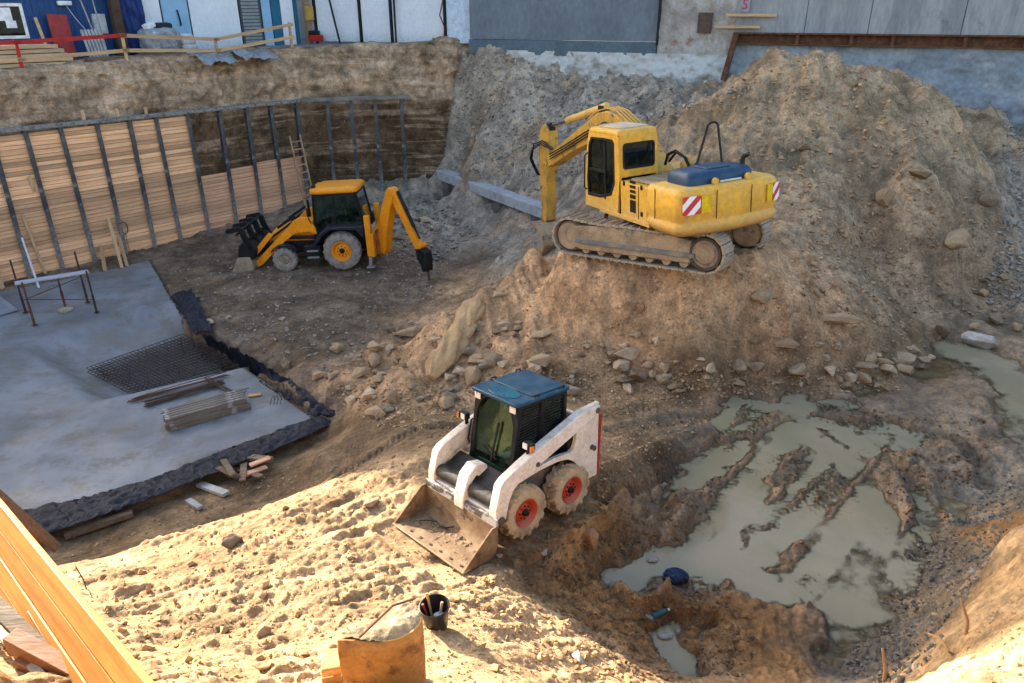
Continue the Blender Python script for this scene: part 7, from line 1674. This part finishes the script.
    band([(300, 350), (350, 330), (420, 325), (480, 355), (560, 368), (470, 388), (390, 425), (320, 392)], 34, .24, .66, ['pale', 'tan', 'tan', 'grey'], 'pale tan rock lying in the rubble left of the log-like stone', 'pale rocks in the rubble at the left foot of the mound', 1.4)
    band([(690, 350), (780, 340), (860, 350), (920, 345), (940, 330), (935, 362), (880, 388), (780, 386), (680, 392)], 46, .24, .72, ['tan', 'brown', 'pale', 'tan'], 'stone along the right foot of the excavator mound above the water', 'stones along the right foot of the mound')
    band([(352, 208), (378, 190), (440, 200), (470, 225), (450, 262), (410, 250), (360, 262)], 24, .25, .75, ['grey', 'pale', 'grey'], 'grey broken rock in the heap behind the backhoe arm', 'broken rocks behind the backhoe')
    band([(225, 305), (300, 300), (345, 350), (330, 380), (270, 365), (230, 330)], 14, .12, .32, ['pale', 'tan', 'grey'], 'stone scattered on the trodden floor between slab and mound', 'stones scattered right of the slab')
    band([(930, 290), (1015, 270), (1024, 330), (985, 335), (935, 332)], 16, .2, .5, ['tan', 'brown', 'grey'], 'stone at the right foot of the spoil heap', 'stones at the right foot of the spoil heap')
    band([(930, 600), (985, 540), (1005, 520), (1000, 555), (960, 600), (925, 640)], 22, .08, .17, ['white', 'pale', 'grey'], 'whitish stone in the gravel strip below the near right bank', 'whitish stones below the near bank')
    band([(430, 585), (480, 590), (560, 640), (640, 683), (560, 683), (500, 640)], 22, .07, .16, ['sand', 'sand'], 'sandy clod on the crest of the ridge right of the bucket', 'clods on the ridge crest', name='clod')
    band([(1000, 100), (1024, 110), (1024, 280), (1005, 250)], 10, .2, .5, ['grey', 'white', 'pale'], 'grey stone on the slope at the right edge below the wall', 'stones below the right wall')

_PEB = None
def scatter(name, n, region, smin, smax, mat, label=None, cond=None, sink=.2, seed=1, pw=2.5):
    """a spread of small stones or clods as one loose mass"""
    rng = np.random.default_rng(seed)
    V = []; F = []; tmpl = []
    for s in range(10):
        r = random.Random(s * 7 + seed); bm = bmesh.new()
        for _ in range(11):
            v = Vector((r.gauss(0, 1), r.gauss(0, 1), r.gauss(0, .75))).normalized() * r.uniform(.8, 1) * .5; bm.verts.new(v)
        h = bmesh.ops.convex_hull(bm, input=bm.verts); bmesh.ops.delete(bm, geom=list({g for g in h['geom_interior'] + h['geom_unused'] if isinstance(g, bmesh.types.BMVert)}), context='VERTS')
        bm.verts.index_update(); tmpl.append((np.array([v.co for v in bm.verts]), [[v.index for v in f.verts] for f in bm.faces])); bm.free()
    pts = []
    P = np.array(region); lo, hi = P.min(0), P.max(0)
    q = lo + (hi - lo) * rng.random((n * 3, 2)); q = q[inpoly(q[:, 0], q[:, 1], region)][:n]
    # batch ray-march
    u = (q[:, 0] - 512) / FPX; v = (341.5 - q[:, 1]) / FPX; D = np.stack([u, CT + v * ST, -ST + v * CT], 1)
    t = np.full(len(q), 3.0); done = np.zeros(len(q), bool); st = .4; hitT = np.full(len(q), np.nan); prev = t.copy()
    for _ in range(110):
        act = ~done
        if not act.any(): break
        X = D[act] * t[act, None]; z, _ = base_field(X[:, 0], X[:, 1]); below = CZ + X[:, 2] < z
        ia = np.nonzero(act)[0]; hitT[ia[below]] = t[ia[below]]; done[ia[below]] = True; t[~done] += st
    ok = ~np.isnan(hitT); D = D[ok]; hitT = hitT[ok]
    lo_, hi_ = hitT - st, hitT.copy()
    for _ in range(7):
        mid = (lo_ + hi_) / 2; X = D * mid[:, None]; z = field(X[:, 0], X[:, 1])[0]; b = CZ + X[:, 2] < z; hi_ = np.where(b, mid, hi_); lo_ = np.where(b, lo_, mid)
    X = D * hi_[:, None]; z, col, wet = field(X[:, 0], X[:, 1])
    off = 0
    for i in range(len(X)):
        if cond is not None and not cond(X[i, 0], X[i, 1], z[i], wet[i], rng): continue
        tv, tf = tmpl[rng.integers(10)]; s = smin + (smax - smin) * rng.random() ** pw; a = rng.random() * 6.28; ca, sa = math.cos(a), math.sin(a)
        w = tv * [s, s * rng.uniform(.6, 1), s * rng.uniform(.5, .9)]; w = np.stack([w[:, 0] * ca - w[:, 1] * sa, w[:, 0] * sa + w[:, 1] * ca, w[:, 2]], 1) + [X[i, 0], X[i, 1], z[i] + s * (.3 - sink)]
        V.append(w); F.extend([[j + off for j in f] for f in tf]); off += len(w)
    if not V: return
    m = MB(); m.v = [tuple(p) for p in np.vstack(V)]; m.f = [tuple(f) for f in F]; m.mi = [0] * len(F)
    o = m.build(name, mat, smooth=50, origin='base'); tag(o, label, kind='stuff'); return o

def build_gravel():
    peb = lambda n, c, c2: surf(n, c, c2, 3, rough=.95, bump=.5, bscale=30, bdist=.01, island=.35)
    tan = peb('pebble_tan', (.42, .285, .165), (.30, .20, .115)); gw = peb('pebble_wet', (.21, .185, .15), (.12, .105, .085)); gr = peb('pebble_grey', (.36, .315, .26), (.24, .21, .17)); sa = peb('clod_sand', (.46, .30, .155), (.37, .235, .11)); mu = peb('clod_mud', (.20, .125, .065), (.14, .085, .045))
    front = [(300, 400), (420, 310), (520, 245), (600, 262), (740, 275), (830, 300), (930, 345), (860, 390), (640, 392), (400, 430)]
    scatter('rubble', 2600, front, .03, .13, tan, 'small tan stones and crumbs lying over the excavator mound', seed=2)
    scatter('rubble', 1500, [(330, 385), (560, 372), (900, 365), (900, 392), (600, 402), (380, 430)], .04, .16, tan, 'small tan stones along the foot of the excavator mound', seed=3)
    scatter('rubble', 2600, [(445, 45), (690, 75), (760, 90), (640, 130), (540, 200), (450, 165), (430, 100)], .06, .30, gr, 'broken grey rubble on the slope behind the excavator', seed=4)
    scatter('rubble', 1500, [(700, 90), (790, 55), (940, 95), (1010, 220), (990, 320), (880, 310), (800, 240), (780, 180)], .04, .22, tan, 'stones and crumbs on the big spoil heap', seed=5)
    scatter('rubble', 500, [(785, 225), (850, 215), (930, 290), (900, 340), (800, 300)], .05, .22, tan, 'grey stones between the mound and the spoil heap', seed=6)
    scatter('rubble', 1500, [(170, 270), (430, 200), (480, 230), (440, 300), (330, 380), (230, 340), (200, 300)], .03, .16, gr, 'small stones on the trodden floor by the backhoe', seed=7)
    scatter('rubble', 700, [(350, 200), (440, 195), (475, 235), (430, 265), (350, 255)], .08, .34, gr, 'small broken rock in the heap behind the backhoe', seed=17)
    scatter('dirt_clods', 5200, [(60, 575), (200, 525), (330, 480), (395, 458), (400, 540), (470, 575), (560, 625), (640, 683), (150, 683)], .010, .055, sa, 'crumbs and small clods of dry sand on the sunlit slope', seed=8, pw=3.0)
    scatter('dirt_clods', 160, [(60, 575), (200, 525), (330, 480), (395, 458), (400, 540), (470, 575), (560, 625), (640, 683), (150, 683)], .06, .16, sa, 'larger clods of dry sand on the sunlit slope', seed=18, pw=2.0)
    scatter('dirt_clods', 420, [(470, 575), (500, 565), (560, 615), (640, 675), (640, 683), (560, 683), (500, 630), (440, 600)], .02, .11, sa, 'sandy clods along the ridge above the wet hollow', seed=9)
    nowater = lambda x, y, z, w, r: z > WATER_Z + .03
    scatter('mud_clods', 3200, [(500, 560), (600, 500), (700, 560), (760, 640), (740, 683), (640, 683), (560, 620)], .02, .10, mu, 'wet orange clods in the churned hollow', nowater, seed=10)
    scatter('mud_clods', 3200, [(640, 490), (760, 400), (1000, 420), (960, 520), (830, 560), (700, 600)], .02, .11, mu, 'dark mud clods between the pools', nowater, seed=11)
    scatter('gravel', 2600, [(840, 683), (880, 560), (940, 530), (1010, 470), (1024, 500), (985, 570), (930, 660), (900, 683)], .015, .10, gw, 'wet grey gravel between the water and the near bank', seed=12)
    scatter('gravel', 900, [(250, 480), (420, 420), (480, 420), (400, 470), (330, 480), (200, 525), (100, 560), (60, 560), (130, 530)], .02, .10, tan, 'small stones in the shaded dip before the sandy slope', seed=13)
    scatter('dirt_clods', 260, [(930, 683), (975, 630), (1024, 580), (1024, 683)], .01, .05, sa, 'dry sand clods on the near right bank', seed=14)
    scatter('gravel', 900, [(1000, 110), (1024, 110), (1024, 300), (985, 320), (1000, 220)], .05, .22, gr, 'grey rubble at the right edge below the wall', seed=15)
    scatter('gravel', 900, [(560, 400), (760, 395), (640, 470), (600, 500)], .02, .09, tan, 'small stones on the tracks behind the loader', seed=16)
# ------------------------------------------------------------------ poses, light, camera
EXC_POS, EXC_ROT = Vector((3.471, 16.292, 3.662)), (.039, .059, 2.498)
HOUSE_POS, HOUSE_ROT = Vector((3.583, 16.422, 3.581)), (-.052, .065, 1.967)
BH_POS, BH_ROT = Vector((-6.152, 26.383, .113)), (.01, .053, 3.131)

build_terrain(); build_water(); build_bank()
build_slab(); build_membranes(); build_shoring(); build_back(); build_street()
build_skid(); build_excavator(); build_backhoe(); build_driver()
build_slab_things(); build_debris(); build_bin(); build_litter(); build_rocks(); build_gravel()

SUN_AZ = math.atan2(-.71, .70); SUN_EL = RAD(18)
w = bpy.data.worlds.new('World'); SC.world = w; w.use_nodes = True
nt = w.node_tree; bg = nt.nodes['Background']; sky = nt.nodes.new('ShaderNodeTexSky'); sky.sky_type = 'NISHITA'; sky.sun_disc = False
sky.sun_elevation = SUN_EL; sky.sun_rotation = SUN_AZ; sky.altitude = 200; sky.dust_density = 3; sky.ozone_density = .4
nt.links.new(sky.outputs[0], bg.inputs[0]); bg.inputs[1].default_value = .138
L = bpy.data.lights.new('sun', 'SUN'); L.energy = 5.0; L.angle = RAD(.5); L.color = (1.0, .87, .70)
so = bpy.data.objects.new('sun', L); COL.objects.link(so)
sd = Vector((math.sin(SUN_AZ) * math.cos(SUN_EL), math.cos(SUN_AZ) * math.cos(SUN_EL), math.sin(SUN_EL)))
so.rotation_euler = (-sd).to_track_quat('-Z', 'Y').to_euler(); so.location = sd * 60

cam = bpy.data.cameras.new('camera'); co = bpy.data.objects.new('camera', cam); COL.objects.link(co)
cam.sensor_fit = 'HORIZONTAL'; cam.sensor_width = 36; cam.lens = 36 * FPX / 1024; cam.clip_end = 2000; cam.clip_start = .05
co.location = (0, 0, CZ); co.rotation_euler = (PI / 2 - PITCH, 0, 0); SC.camera = co
SC.view_settings.view_transform = 'Standard'; SC.view_settings.look = 'None'; SC.view_settings.exposure = 2.15; SC.view_settings.gamma = 1
SC.cycles.max_bounces = 6; SC.cycles.diffuse_bounces = 2; SC.cycles.transparent_max_bounces = 12
